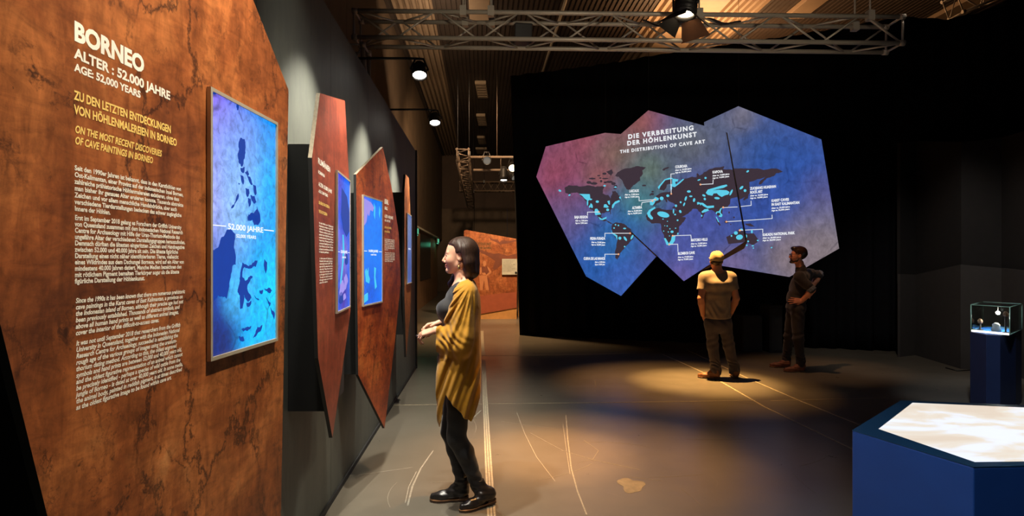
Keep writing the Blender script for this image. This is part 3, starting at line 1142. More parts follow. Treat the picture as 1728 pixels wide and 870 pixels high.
# the barn-door lamp on the truss
fo = at(1155, 27, 6.15)
fa = Vector((-0.14, -0.12, -0.98)).normalized()
t = thing('fresnel_lamp', 'black barn-door lamp glowing on the long truss above the map screens', 'stage lamp', fo)
L_ = 0.22
mb = MB()
mb.lathe([(0.0, 0.0), (0.09, 0.0), (0.10, 0.05), (0.115, 0.06), (0.115, L_), (0.10, L_), (0.095, L_ - 0.04)], fo - fa * L_, fa)
for k in range(4):
    mb.lathe([(0.117, 0.07 + k * 0.035), (0.123, 0.075 + k * 0.035), (0.117, 0.085 + k * 0.035)], fo - fa * L_, fa)
mb.build('body', M_LAMP, t)
mb = MB(); mb.lathe([(0.0, L_ - 0.02), (0.06, L_ - 0.025), (0.096, L_ - 0.04)], fo - fa * L_, fa); mb.build('lens', glow('fresnel_lens', (1.0, 0.80, 0.5, 1), 16.0), t)
sdv = fa.cross(Vector((0, 0, 1))).normalized()
uv = sdv.cross(fa)
M_BARN = plain('barn_door_lit', srgb(96, 62, 40), 0.5, var=0.2)  # brown stands in for lamplight on the far flap's inner side
for (n0, n1, ln, wd, mt) in ((uv, sdv, 0.17, 0.10, M_LAMP), (-uv, sdv, 0.20, 0.10, M_BARN), (sdv, uv, 0.15, 0.09, M_LAMP), (-sdv, uv, 0.15, 0.09, M_LAMP)):
    a = fo + n0 * 0.105
    tip = a + fa * ln * 0.75 + n0 * ln * 0.66
    w2 = wd * 1.7
    q = [a - n1 * wd, a + n1 * wd, tip + n1 * w2, tip - n1 * w2]
    nn = (q[1] - q[0]).cross(q[2] - q[1]).normalized() * 0.003
    mb = MB()
    mb.prism([p + nn for p in q], [p - nn for p in q])
    mb.build('barn_door', mt, t)
mb = MB()
cc = fo - fa * L_ * 0.5
topb = Vector((cc.x, TA.y - 0.05, TA.z + 0.33))
for s_ in (-1, 1):
    mb.tube(cc + sdv * 0.115 * s_, cc + sdv * 0.15 * s_, 0.014, 8)
    mb.tube(cc + sdv * 0.15 * s_, cc + sdv * 0.15 * s_ + Vector((0, 0, 0.24)), 0.010, 8)
mb.tube(cc + sdv * 0.15 + Vector((0, 0, 0.24)), cc - sdv * 0.15 + Vector((0, 0, 0.24)), 0.010, 8)
mb.build('yoke', M_LAMP, t)
mb = MB()
cl = Vector((cc.x, cc.y, cc.z + 0.24))
mb.tube(cl, (cl.x, TA.y - 0.1425, TA.z + 0.142 + 0.01), 0.014, 8)
mb.box((-0.03, -0.04, -0.04), (0.03, 0.04, 0.04), 0, None, (cl.x, TA.y - 0.1425, TA.z + 0.145))
mb.build('clamp', M_LAMP, t)
# hidden-away dark lamp body on the truss, left
dl = at(880, 57, 6.75)
dl = dl + Vector((0, 0.0, -0.0))
t = thing('dark_projector', 'dark boxy projector hanging inside the long truss left of its middle', 'projector', dl)
mb = MB(); mb.box((-0.10, -0.16, -0.11), (0.10, 0.16, 0.09), 0, Euler((0.2, 0, 0.15)).to_matrix(), dl); mb.build('body', M_LAMP, t, bevel=0.012)
mb = MB(); mb.lathe([(0.0, 0.0), (0.045, 0.0), (0.045, 0.06), (0.03, 0.06)], dl + Vector((0.03, 0.14, -0.03)), (0, 1, -0.2)); mb.build('lens_tube', M_LAMP, t)
mb = MB(); mb.tube(dl + Vector((0, 0, 0.06)), (dl.x, TA.y + 0.1425, TA.z + 0.142), 0.012, 8); mb.build('clamp', M_LAMP, t)
# cable drooping along the truss behind the lamp
mb = MB()
pts = []
for k in range(25):
    u_ = k / 24
    px = 1085 + 165 * u_
    pts.append(at(px, 34 + 7 * math.sin(u_ * math.pi * 3) ** 2 + 3 * math.sin(u_ * 7), 6.56))
mb.path(pts, 0.010, 6)
tag(mb.build('power_cable', M_LAMP), 'black power cable slung inside the long truss behind the barn-door lamp', 'cable')
# ------------------------------------------------------------------ exhibit panels along the partition
RB = [srgb(92, 50, 30), srgb(150, 84, 44), srgb(184, 112, 62), srgb(214, 154, 98)]
M_ROCK1 = rock('printed_rock_brown', 1.0, RB)
M_ROCK2 = rock('printed_rock_red', 4.0, [srgb(124, 54, 38), srgb(144, 66, 46), srgb(158, 76, 52), srgb(176, 96, 64)], 0.8, 0.25)
M_ROCK3 = rock('printed_rock_rust', 7.0, [srgb(104, 42, 20), srgb(150, 68, 30), srgb(176, 88, 40), srgb(198, 120, 60)], 1.2, 1.0)

PL = {}
PL[1] = Plane(-0.80 - 0.024, 1.565, 0.038)
PL[2] = Plane(-0.878 - 0.024, 2.98, -0.112)
PL[3] = Plane(-0.972 - 0.024, 3.86, 0.087)
PL[4] = Plane(-1.085, 6.00, -0.06)

def panel(n, poly, mat, thick, lab, sides, box):
    pl = PL[n]
    s0 = sum(p[0] for p in poly) / len(poly)
    zb = min(p[1] for p in poly)
    base = pl.pt(s0, zb, -thick)
    t = thing('exhibit_panel', lab, 'exhibit panel', base, 'angular rock-print panels on the partition')
    mb = MB()
    f = [pl.pt(s, z, 0) for s, z in poly]
    b = [pl.pt(s, z, -thick) for s, z in poly]
    mb.prism(f, b, 0, sides, 1)
    mb.build('board', [mat, M_EDGE, M_WHITE_EDGE], t)
    # black mounting box between the partition and the board
    (sa, sb, z0, z1) = box
    mb = MB()
    a, c = pl.pt(sa, z0, -thick - 0.001), pl.pt(sb, z0, -thick - 0.001)
    fr = [a, c, Vector((c.x, c.y, z1)), Vector((a.x, a.y, z1))]
    bk = [Vector((wall_x(p.y) + 0.002, p.y, p.z)) for p in fr]
    mb.prism(fr, bk)
    mb.build('mounting_box', M_BLACK, t)
    return t

def px_poly(n, pts):
    return [PL[n].sz(*p) for p in pts]

# --- panel 1
p1 = px_poly(1, [(0, 545), (80, 870)])
p1 = [p1[0], p1[1], (PL[1].sz(110, 900)[0] + 0.02, 0.92), (PL[1].sz(474, 870)[0] - 0.25, 0.30), PL[1].sz(472, 905), PL[1].sz(474, 870), PL[1].sz(487, 152), PL[1].sz(428, 2), (PL[1].sz(428, 2)[0] - 0.42, 2.66), (PL[1].sz(0, 545)[0] - 0.02, 2.30)]
p1[2] = (p1[1][0] + 0.10, 0.75)
T1 = panel(1, p1, M_ROCK1, 0.018, 'large nearest panel headed BORNEO with brown rock print and long white text', 1, (-0.42, 0.50, 0.55, 2.1))
# --- panel 2
p2 = px_poly(2, [(540, 157), (582, 170), (589, 300), (591.5, 525), (577, 628), (561, 738), (537, 604), (526.5, 266)])
T2 = panel(2, p2, M_ROCK2, 0.017, 'narrow reddish panel about Romania beside the big brown panel', [2, 1, 1, 1, 1, 1, 1, 2], (-0.02, 0.44, 0.80, PL[2].sz(523, 205)[1]))
# --- panel 3
p3 = px_poly(3, [(601, 294), (646, 248), (662, 322), (673, 395), (676, 480), (667, 570), (649, 722), (604.5, 632)])
T3 = panel(3, p3, M_ROCK3, 0.018, 'pointed rust-coloured panel with a blue display standing behind the Romania panel', [2, 1, 1, 1, 1, 1, 1, 1], (0.06, 0.72, 0.80, 2.0))
# --- panel 4
p4 = px_poly(4, [(684.5, 294), (690, 300), (694.5, 400), (693, 520), (685.5, 602), (682.5, 500), (682.5, 320)])
T4 = panel(4, p4, M_ROCK1, 0.022, 'last panel at the end of the partition, seen edge-on behind the pointed one', [2, 1, 1, 1, 1, 1, 1], (0.05, 0.62, 0.80, 2.25))

def lines_part(parent, pl, name, mat, rows, **k):
    """rows: (text, left px, baseline px at left, size px there, right px or None, xs, bold, shear)"""
    mb = MB()
    for (tx, px, py, size, right, xs, bold, shear) in rows:
        s0, z0 = pl.sz(px, py)
        Y = pl.pt(s0, z0).y
        sz = size * Y / F / CAPH
        width = None
        if right is not None:
            s1, _ = pl.sz(right, py)
            width = abs(s1 - s0)
        put_text(mb, pl, tx, s0, z0, sz, width, xs, 0.0004, bold, 1.0, shear)
    return mb.build(name, mat, parent, recalc=False)

lines_part(T1, PL[1], 'heading_lettering', M_TXT, [('BORNEO', 124.5, 66, 31, 243, 1, 0.045, 0)])
lines_part(T1, PL[1], 'subheading_lettering', M_TXT, [('ALTER : 52.000 JAHRE', 125.5, 97, 17, 287, 1, 0.035, 0), ('AGE: 52,000 YEARS', 125.5, 119, 13, 237, 1, 0.035, 0)])
lines_part(T1, PL[1], 'yellow_lettering', M_TXTY, [('ZU DEN LETZTEN ENTDECKUNGEN', 125, 167, 15, 288, 1, 0.032, 0), ('VON HÖHLENMALEREIEN IN BORNEO', 125, 191, 15, 298, 1, 0.032, 0),
                                        ('ON THE MOST RECENT DISCOVERIES', 126, 223, 12.5, 273, 1, 0.03, 0.2), ('OF CAVE PAINTINGS IN BORNEO', 126, 242, 12.5, 258, 1, 0.03, 0.2)])
de1 = ['Seit den 1990er Jahren ist bekannt, dass in den Karsthöhlen von', 'Ost-Kalimantan, einer Provinz auf der indonesischen Insel Borneo,', 'zahlreiche prähistorische Höhlenmalereien existieren, ohne dass',
       'man bisher ihr genaues Alter eruieren konnte. Tausende abstrakte', 'Zeichen und vor allem menschliche Handabdrücke, aber auch', 'verschiedene Tierdarstellungen bedecken das schwer zugängliche', 'Innere der Höhlen.']
r1 = [305, 309, 302, 309, 298, 306, 186]
de2 = ['Erst im September 2018 gelang es Forschern der Griffith University', 'von Queensland zusammen mit dem Indonesischen National Research', 'Centre for Archaeology mit Hilfe der Uran-Thorium-Methode das', 'ungefähre Alter der verschiedenen Darstellungsgruppen herauszufinden.',
       'Demnach dürften die ältesten eingeritzten Zeichen und Handnegative', 'zwischen 52.000 und 40.000 Jahre alt sein. Die älteste figürliche', 'Darstellung eines nicht näher identifizierbaren Tieres, vielleicht', 'eines Wildrindes aus dem Dschungel Borneos, wird auf ein Alter von',
       'mindestens 40.000 Jahren datiert. Manche Medien bezeichnen den', 'mit rötlichem Pigment bemalten Tierkörper sogar als die älteste', 'figürliche Darstellung der Höhlenkunst.']
r2 = [306, 308, 303, 312, 311, 300, 301, 310, 306, 302, 244]
en1 = ['Since the 1990s it has been known that there are numerous prehistoric', 'cave paintings in the Karst caves of East Kalimantan, a province on', 'the Indonesian island of Borneo, although their precise age had not', 'been previously established. Thousands of abstract symbols, and', 'above all human hand prints as well as different animal images,', 'cover the interior of the difficult-to-access caves.']
r3 = [312, 308, 309, 303, 301, 268]
en2 = ['It was not until September 2018 that researchers from the Griffith', 'University in Queensland, together with the Indonesian National', 'Research Centre for Archaeology, succeeded in establishing the', 'rough age of the various groups of images using the uranium-', 'thorium dating method. According to this, the oldest engraved', 'symbols and hand prints are between 52,000 and 40,000 years old,',
       'and the oldest figurative representation of an animal which cannot', 'be precisely identified - perhaps a species of wild cattle from the', 'jungle of Borneo - is dated at over 40,000 years old. In some media,', 'the animal body, painted in reddish pigment, is at times described', 'as the oldest figurative image to be found within cave art.']
r4 = [304, 303, 300, 298, 298, 306, 308, 304, 308, 307, 289]
def para(parent, pl, txt, rights, px, py0, pitch, size, shear, name='body_lettering', bold=0.03, mat=None):
    rows = [(tx, px, py0 + pitch * i, size, rights[i] if rights else None, 0.8, bold, shear) for i, tx in enumerate(txt)]
    return lines_part(parent, pl, name, mat or M_TXT, rows)
para(T1, PL[1], de1, r1, 125.7, 286.5, 11.45, 8.2, 0)
para(T1, PL[1], de2, r2, 126, 370.5, 10.75, 8.2, 0)
para(T1, PL[1], en1, r3, 127.3, 511, 10.9, 8.2, 0.2)
para(T1, PL[1], en2, r4, 128, 583, 10.85, 8.2, 0.2)

# panel 2 text
lines_part(T2, PL[2], 'heading_lettering', M_TXT, [('RUMÄNIEN', 536.5, 275, 9.5, 557, 1, 0.03, 0), ('ROMANIA', 537, 292, 5.5, 548, 1, 0.03, 0)])
lines_part(T2, PL[2], 'subheading_lettering', M_TXT, [('ALTER: 35.000 JAHRE', 537.5, 313, 6.5, 560, 1, 0.03, 0), ('AGE: 35,000 YEARS', 537.5, 324, 5, 553, 1, 0.03, 0)])
lines_part(T2, PL[2], 'yellow_lettering', M_TXTY, [('DIE HÖHLE VON COLIBOAIA', 537.7, 343.5, 5, 556, 1, 0.03, 0), ('THE CAVE OF COLIBOAIA', 538, 358.5, 5, 552, 1, 0.03, 0)])
fill = ['In der Höhle von Coliboaia in', 'Rumänien wurden im Jahr 2009', 'schwarze Tierzeichnungen an den', 'Wänden entdeckt, deren Alter', 'anhand von Holzkohle bestimmt', 'werden konnte. Sie zeigen Pferde,', 'Nashörner, Wisente und Bären', 'sowie den Oberkörper einer Frau.', 'Die Höhle ist nur durch Wasser', 'schwer zu erreichen und bleibt', 'für Besucher geschlossen.']
fill_e = ['In the cave of Coliboaia in', 'Romania, black animal drawings', 'were discovered in 2009. Their', 'age could be determined from', 'charcoal. They show horses,', 'rhinos, bison and bears as well', 'as the upper body of a woman.', 'The cave can only be reached', 'through water and remains', 'closed to visitors.']
para(T2, PL[2], fill, [562] * 10 + [555], 538.5, 377, 4.9, 3.2, 0, bold=0.03)
para(T2, PL[2], fill_e, [561] * 9 + [553], 539, 437, 4.6, 3.0, 0.2, bold=0.03)
# panel 3 text
lines_part(T3, PL[3], 'heading_lettering', M_TXT, [('URAL', 648.5, 343, 8, 655.5, 1, 0.03, 0), ('URALS', 649, 353, 5, 653.8, 1, 0.03, 0)])
lines_part(T3, PL[3], 'subheading_lettering', M_TXT, [('ALTER: 14.000 JAHRE', 649, 366.5, 5, 663, 1, 0.03, 0), ('AGE: 14,000 YEARS', 649, 373, 3.5, 658.5, 1, 0.03, 0)])
lines_part(T3, PL[3], 'yellow_lettering', M_TXTY, [('KAPOVA UND IGNATIEVKA', 649, 384.5, 3.2, 660.5, 1, 0.03, 0), ('KAPOVA AND IGNATIEVKA', 649, 391.5, 3.0, 658, 1, 0.03, 0)])
para(T3, PL[3], ['Im Ural liegen zwei große', 'Bilderhöhlen der Eiszeit', 'mit Mammuts, Pferden und', 'Nashörnern in roter Farbe,', 'die vor rund 14.000 Jahren', 'an die Felswände gemalt', 'worden sind.'], [665.5] * 6 + [655], 649, 404, 2.95, 2.0, 0, bold=0.03)
para(T3, PL[3], ['The Urals hold two large', 'painted ice age caves', 'with mammoths, horses', 'and rhinos in red colour', 'painted on the walls', 'some 14,000 years ago.'], [666] * 5 + [663], 649.3, 427, 2.85, 2.0, 0.2, bold=0.03)

# ------------------------------------------------------------------ displays on the panels
TVH, TVW, TVD = 0.74, 0.418, 0.013
def front(n):
    pl = PL[n]
    q = Plane(pl.o[0] + pl.n[0] * TVD, pl.o[1] + pl.n[1] * TVD, d=pl.d)
    return q
def display(n, s0, zc, lab, screen_mat, extras):
    """portrait display; (s0) near edge on the panel plane"""
    pl = PL[n]
    d0 = 0.0012
    dep = TVD
    base = pl.pt(s0 + TVW / 2, zc - TVH / 2, d0)
    t = thing('wall_display', lab, 'display', base, 'portrait displays on the exhibit panels')
    z0, z1 = zc - TVH / 2, zc + TVH / 2
    s1 = s0 + TVW
    b = 0.010
    def rect(a, c, e, g, off):
        return [pl.pt(a, e, off), pl.pt(c, e, off), pl.pt(c, g, off), pl.pt(a, g, off)]
    mb = MB()
    o_f, i_f = rect(s0, s1, z0, z1, dep), rect(s0 + b, s1 - b, z0 + b, z1 - b, dep)
    i_b = rect(s0 + b, s1 - b, z0 + b, z1 - b, dep - 0.006)
    o_b = rect(s0, s1, z0, z1, d0)
    for k in range(4):
        q = (k + 1) % 4
        mb.face([o_f[k], o_f[q], i_f[q], i_f[k]])
        mb.face([i_f[k], i_f[q], i_b[q], i_b[k]])
        mb.face([o_f[q], o_f[k], o_b[k], o_b[q]])
    mb.face(list(reversed(o_b)))
    mb.build('frame', M_FRAME, t)
    mb = MB()
    sf = dep - 0.005
    mb.prism(rect(s0 + b, s1 - b, z0 + b, z1 - b, sf), rect(s0 + b, s1 - b, z0 + b, z1 - b, sf - 0.004), 0, 1, 1)
    scr = mb.build('screen', [screen_mat, M_BLACK], t)
    for (nm, mat, shapes) in extras:
        mb = MB()
        for sh in shapes:
            if sh[0] == 'poly':
                pts = [(s0 + u * TVW, z1 - v * TVH) for u, v in sh[1]]
                mb.prism([pl.pt(a, c, sf + 0.0012) for a, c in pts], [pl.pt(a, c, sf + 0.0002) for a, c in pts])
            else:
                _, tx, u, v, hgt, wdt, bold = sh
                put_text(mb, pl, tx, s0 + u * TVW, z1 - v * TVH, hgt * TVH / CAPH, wdt * TVW, 1, sf + 0.0016, bold)
        mb.build(nm, mat, scr, recalc=False)
    return t

E_WHITE = glow('screen_white', (0.95, 0.98, 1.0, 1), 1.15)
E_NAVY = glow('screen_navy', srgb(8, 62, 165), 1.0)
E_NAVY2 = glow('screen_deep_blue', srgb(6, 52, 130), 1.0)
E_CYAN = glow('screen_cyan', srgb(70, 205, 250), 1.0)
E_LILAC = glow('screen_lilac', srgb(165, 150, 240), 1.0)

def P3(n, s, z, parent_z=None):
    return PL[n].pt(s, z, 0.022)

def local(n, s0, zc, u, v):
    """point of a display in the local space of its screen mesh"""
    pl = PL[n]
    w_ = pl.pt(s0 + u * TVW, zc + TVH / 2 - v * TVH, TVD)
    return tuple(w_ - pl.pt(s0 + TVW / 2, zc - TVH / 2, 0.004))

def blob(cu, cv, ru, rv, n=14, ph=0.0, wob=0.15):
    return ('poly', [(cu + ru * (1 + wob * math.sin(3 * a + ph)) * math.cos(a), cv + rv * (1 + wob * math.cos(2 * a + ph)) * math.sin(a)) for a in [-2 * math.pi * k / n for k in range(n)]])

# display on panel 1
s_a, z_a = front(1).sz(356, 142.5)
_, z_b = front(1).sz(357, 612.5)
s1, zc1 = s_a, (z_a + z_b) / 2
L1 = lambda u, v: local(1, s1, zc1, u, v)
scr1 = picture('display_picture_borneo', [(L1(0.05, 0.05), 0.34, srgb(122, 88, 226)), (L1(0.05, 0.38), 0.34, srgb(170, 156, 246)), (L1(0.45, 0.25), 0.28, srgb(116, 164, 244)), (L1(0.45, 0.45), 0.26, srgb(140, 192, 250)),
                                       (L1(1.0, 0.35), 0.28, srgb(0, 176, 255)), (L1(0.75, 0.62), 0.26, srgb(10, 160, 244)), (L1(0.95, 0.8), 0.26, srgb(0, 205, 255)), (L1(0.02, 0.92), 0.24, srgb(2, 30, 100)), (L1(0.06, 0.72), 0.22, srgb(4, 60, 165)), (L1(0.12, 1.0), 0.22, srgb(2, 38, 120)), (L1(0.66, 0.95), 0.18, srgb(0, 188, 250)), (L1(0.4, 0.75), 0.14, srgb(70, 190, 250))],
               srgb(6, 140, 238), 1.12, 0.46, 40, (1, 1, 1), 10)
def tvp(pts):   # pixel points in the zoomed crop of display 1 -> u,v by the plane
    out = []
    for (x, y) in pts:
        s_, z_ = front(1).sz(x, y)
        out.append(((s_ - s1) / TVW, (zc1 + TVH / 2 - z_) / TVH))
    return out
def coast(q, seed=5):
    rnd = random.Random(seed)
    for it in range(3):
        out = []
        for i in range(len(q)):
            a, b = q[i], q[(i + 1) % len(q)]
            l = math.hypot(b[0] - a[0], (b[1] - a[1]) * 1.7)
            out.append(a)
            if l > 0.02:
                out.append(((a[0] + b[0]) / 2 + rnd.uniform(-1, 1) * l * 0.13, (a[1] + b[1]) / 2 + rnd.uniform(-1, 1) * l * 0.08))
        q = out
    return q
def c7(pts):
    return ('poly', coast(tvp([(330 + x / 3.347, 120 + y / 3.347) for x, y in pts])))
def c8(pts):
    return ('poly', coast(tvp([(330 + x / 2.718, 360 + y / 2.718) for x, y in pts])))
isl = [c7([(262, 375), (285, 385), (290, 430), (286, 480), (278, 520), (268, 540), (252, 515), (247, 470), (255, 440), (252, 400)]),
       c7([(262, 545), (285, 540), (280, 575), (265, 565)]), c7([(262, 585), (275, 590), (282, 620), (276, 640), (266, 615)]), c7([(288, 570), (300, 560), (310, 580), (300, 590)]),
       c7([(300, 590), (315, 595), (330, 640), (320, 640), (308, 615)]), c7([(333, 640), (346, 645), (352, 690), (344, 700), (336, 670)]), c7([(290, 660), (308, 665), (312, 690), (300, 710), (293, 690)]),
       c7([(318, 700), (340, 705), (350, 740), (335, 745), (322, 720)]), c7([(305, 715), (318, 720), (320, 750), (310, 765)]), c7([(250, 690), (252, 705), (232, 745), (212, 775), (210, 768), (236, 720)]),
       c7([(302, 820), (320, 800), (345, 790), (355, 765), (368, 800), (372, 850), (360, 870), (340, 870), (330, 840), (305, 845)]),
       c7([(240, 180), (252, 190), (250, 215), (243, 220)]), c7([(92, 100), (130, 120), (110, 130), (92, 125)]), c7([(250, 630), (258, 632), (254, 642)])]
bor = [c8([(86, 170), (100, 160), (125, 110), (150, 75), (165, 72), (188, 95), (182, 150), (190, 190), (190, 235), (175, 240), (165, 300), (150, 390), (130, 380), (85, 390)]),
       c8([(218, 245), (222, 225), (235, 232), (262, 236), (280, 215), (290, 215), (282, 245), (255, 252), (230, 245), (222, 262), (220, 290), (235, 310), (258, 285), (268, 290), (245, 325), (243, 345), (262, 385), (248, 405), (240, 395), (228, 360), (222, 435), (212, 438), (210, 375), (200, 360), (210, 310), (212, 280)]),
       c8([(248, 5), (270, 0), (300, 0), (303, 35), (292, 50), (278, 30), (255, 35)]),
       c8([(320, 345), (345, 340), (358, 352), (340, 362)]), c8([(300, 352), (315, 350), (312, 368), (302, 366)]), c8([(322, 210), (334, 225), (328, 275), (322, 250)]),
       c8([(270, 570), (290, 520), (312, 510), (308, 530), (285, 560)]), c8([(218, 530), (245, 518), (262, 515), (255, 530), (225, 540)]), c8([(205, 562), (225, 565), (230, 582), (215, 585)]),
       c8([(240, 410), (262, 400), (258, 420), (244, 428)]), c8([(276, 375), (300, 395), (285, 392)]), c8([(330, 385), (350, 410), (345, 425)]), c8([(350, 430), (368, 455), (366, 485)])]
lnl = [('poly', tvp([(358, 378.2), (384, 380.6), (384, 382.2), (358, 379.8)])), ('poly', tvp([(448, 386.8), (464, 388.6), (464, 390.2), (448, 388.4)]))]
def tvtext(tx, pxl, py, pxr, hpx, bold=0.02):
    (u0, v0), (u1, _) = tvp([(pxl, py), (pxr, py)])
    Y = PL[1].pt(*PL[1].sz(pxl, py)).y
    return ('text', tx, u0, v0, hpx * Y / F / TVH, u1 - u0, bold)
display(1, s1, zc1, 'large display with island map reading 52.000 JAHRE on the Borneo panel', scr1,
        [('dark_print', E_NAVY, isl + bor), ('lettering', E_WHITE, lnl + [tvtext('52.000 JAHRE', 386.5, 386.0, 446, 9.5), tvtext('52,000 YEARS', 400.5, 400.2, 434, 5.5)])])

# display on panel 2
s_a, z_a = front(2).sz(570, 284)
_, z_b = front(2).sz(570, 531.5)
s2, zc2 = s_a, (z_a + z_b) / 2
L2 = lambda u, v: local(2, s2, zc2, u, v)
scr2 = picture('display_picture_romania', [(L2(0.1, 0.12), 0.26, srgb(70, 62, 200)), (L2(0.9, 0.15), 0.22, srgb(10, 110, 240)), (L2(0.5, 0.4), 0.22, srgb(0, 70, 200)), (L2(0.05, 0.45), 0.14, srgb(120, 110, 220)), (L2(0.5, 0.62), 0.22, srgb(130, 110, 200)), (L2(0.5, 0.9), 0.24, srgb(66, 50, 160))],
               srgb(10, 90, 225), 1.15, 0.3, 24, (1, 1, 1), 8)
display(2, s2, zc2, 'blue and violet display on the reddish panel about Romania', scr2,
        [('bright_print', E_CYAN, [('poly', [(0.40, 0.44), (0.48, 0.44), (0.54, 0.55), (0.50, 0.62), (0.42, 0.70), (0.30, 0.80), (0.22, 0.80), (0.36, 0.66), (0.42, 0.56)][::1])]),
         ('dark_print', E_NAVY, [('poly', [(0.35, 0.10), (0.75, 0.14), (0.95, 0.25), (0.95, 0.40), (0.70, 0.45), (0.45, 0.40), (0.30, 0.30)]), blob(0.7, 0.62, 0.12, 0.05), blob(0.3, 0.9, 0.15, 0.05)]),
         ('light_print', E_LILAC, [blob(0.35, 0.83, 0.18, 0.06, 14, 1.0, 0.3), blob(0.65, 0.79, 0.14, 0.05, 14, 2.0, 0.3), blob(0.55, 0.90, 0.10, 0.03, 12, 0.5, 0.3)]),
         ('lettering', E_WHITE, [('text', '35.000 JAHRE', 0.26, 0.575, 0.020, 0.5, 0.03), ('text', '35,000 YEARS', 0.36, 0.612, 0.012, 0.3, 0.03), ('poly', [(0.03, 0.566), (0.2, 0.566), (0.2, 0.57), (0.03, 0.57)]), ('poly', [(0.82, 0.566), (0.97, 0.566), (0.97, 0.57), (0.82, 0.57)])])])

# display on panel 3
s_a, z_a = front(3).sz(613.5, 327)
_, z_b = front(3).sz(613.5, 518)
s3, zc3 = s_a, (z_a + z_b) / 2
L3 = lambda u, v: local(3, s3, zc3, u, v)
scr3 = picture('display_picture_ural', [(L3(0.1, 0.05), 0.20, srgb(90, 110, 235)), (L3(0.9, 0.1), 0.25, srgb(0, 120, 235)), (L3(0.5, 0.45), 0.30, srgb(0, 120, 235)), (L3(0.4, 0.9), 0.3, srgb(0, 90, 215))],
               srgb(0, 115, 240), 1.15, 0.22, 24, (1, 1, 1), 8)
display(3, s3, zc3, 'blue display with cyan shapes on the pointed rust-coloured panel', scr3,
        [('light_print', E_LILAC, [('poly', [(0.05, 0.03), (0.40, 0.05), (0.55, 0.09), (0.48, 0.13), (0.36, 0.12), (0.30, 0.18), (0.22, 0.16), (0.16, 0.24), (0.05, 0.28)])]),
         ('bright_print', E_CYAN, [('poly', [(0.10, 0.69), (0.16, 0.66), (0.22, 0.69), (0.27, 0.65), (0.27, 0.72), (0.34, 0.76), (0.30, 0.80), (0.14, 0.78)]), ('poly', [(0.56, 0.65), (0.66, 0.66), (0.62, 0.74), (0.70, 0.84), (0.60, 0.86), (0.56, 0.76)]),
                                    ('poly', [(0.06, 0.90), (0.24, 0.88), (0.24, 0.95), (0.06, 0.97)]), ('poly', [(0.55, 0.05), (0.62, 0.08), (0.60, 0.20), (0.54, 0.16)]), ('poly', [(0.84, 0.06), (0.90, 0.10), (0.86, 0.18), (0.82, 0.14)])]),
         ('lettering', E_WHITE, [('text', '14.000 JAHRE', 0.26, 0.51, 0.022, 0.5, 0.03), ('text', '14,000 YEARS', 0.37, 0.54, 0.012, 0.3, 0.03), ('poly', [(0.03, 0.50), (0.2, 0.50), (0.2, 0.505), (0.03, 0.505)]), ('poly', [(0.82, 0.50), (0.97, 0.50), (0.97, 0.505), (0.82, 0.505)])])])
# display on panel 4
s4 = PL[4].sz(685.5, 400)[0]
s_a, z_a = PL[4].sz(686, 354)
L4 = lambda u, v: local(4, s4, z_a - 0.40, u, v)
scr4 = picture('display_picture_last', [(L4(0.3, 0.2), 0.3, srgb(120, 140, 190)), (L4(0.6, 0.8), 0.3, srgb(60, 90, 170))], srgb(90, 120, 190), 0.8, 0.3, 24)
display(4, s4, z_a - 0.40, 'display on the last panel at the end of the partition, seen almost edge-on', scr4, [('lettering', E_WHITE, [('text', '40.000 JAHRE', 0.26, 0.51, 0.022, 0.5, 0.03)])])

# ------------------------------------------------------------------ the back exhibit: orange panel with a printed picture
PB = Plane(at(829, 450, 15.8).x, 15.8, d=(1.0, 0.06))
M_PB = rock('printed_desert', 11.0, [srgb(136, 70, 40), srgb(170, 96, 56), srgb(190, 114, 68), srgb(214, 146, 94)], 0.9, 0.6)
bp = [PB.sz(*p) for p in [(783, 389), (786, 387.5), (873, 403), (872, 519), (786, 534), (779, 500)]]
tb = thing('exhibit_panel', 'orange free-standing panel with a printed desert figure behind the woman', 'exhibit panel', PB.pt(0, 0, -0.1), 'angular panels at the back of the hall')
mb = MB()
mb.prism([PB.pt(s, z, 0) for s, z in bp], [PB.pt(s, z, -0.12) for s, z in bp], 0, 1, 1)
mb.build('board', [M_PB, plain('panel_edge_orange', srgb(150, 78, 40), 0.6)], tb)
mb = MB()
bs = [PB.sz(*p) for p in [(800, 531), (873, 517), (872, 535), (800, 534.5)]]
a0, a1 = PB.sz(786, 535)[0], PB.sz(872, 535)[0]
mb.prism([PB.pt(a0, 0, -0.02), PB.pt(a1, 0, -0.02), PB.pt(a1, 0.34, -0.02), PB.pt(a0, 0.10, -0.02)], [PB.pt(a0, 0, -0.5), PB.pt(a1, 0, -0.5), PB.pt(a1, 0.34, -0.5), PB.pt(a0, 0.10, -0.5)])
mb.build('base', plain('base_ochre', srgb(196, 138, 76), 0.6), tb)
def back_print(nm, mat, polys, off=0.0015):
    mb = MB()
    for pts in polys:
        q = [PB.sz(770 + x / 4.575, 370 + y / 4.575) for x, y in pts]
        mb.prism([PB.pt(s, z, off) for s, z in q], [PB.pt(s, z, 0.0003) for s, z in q])
    return mb.build(nm, mat, tb, recalc=False)
back_print('ground_print', plain('print_ground', srgb(156, 76, 46), 0.6, var=0.1), [[(182, 590), (300, 575), (465, 560), (465, 680), (182, 728)]])
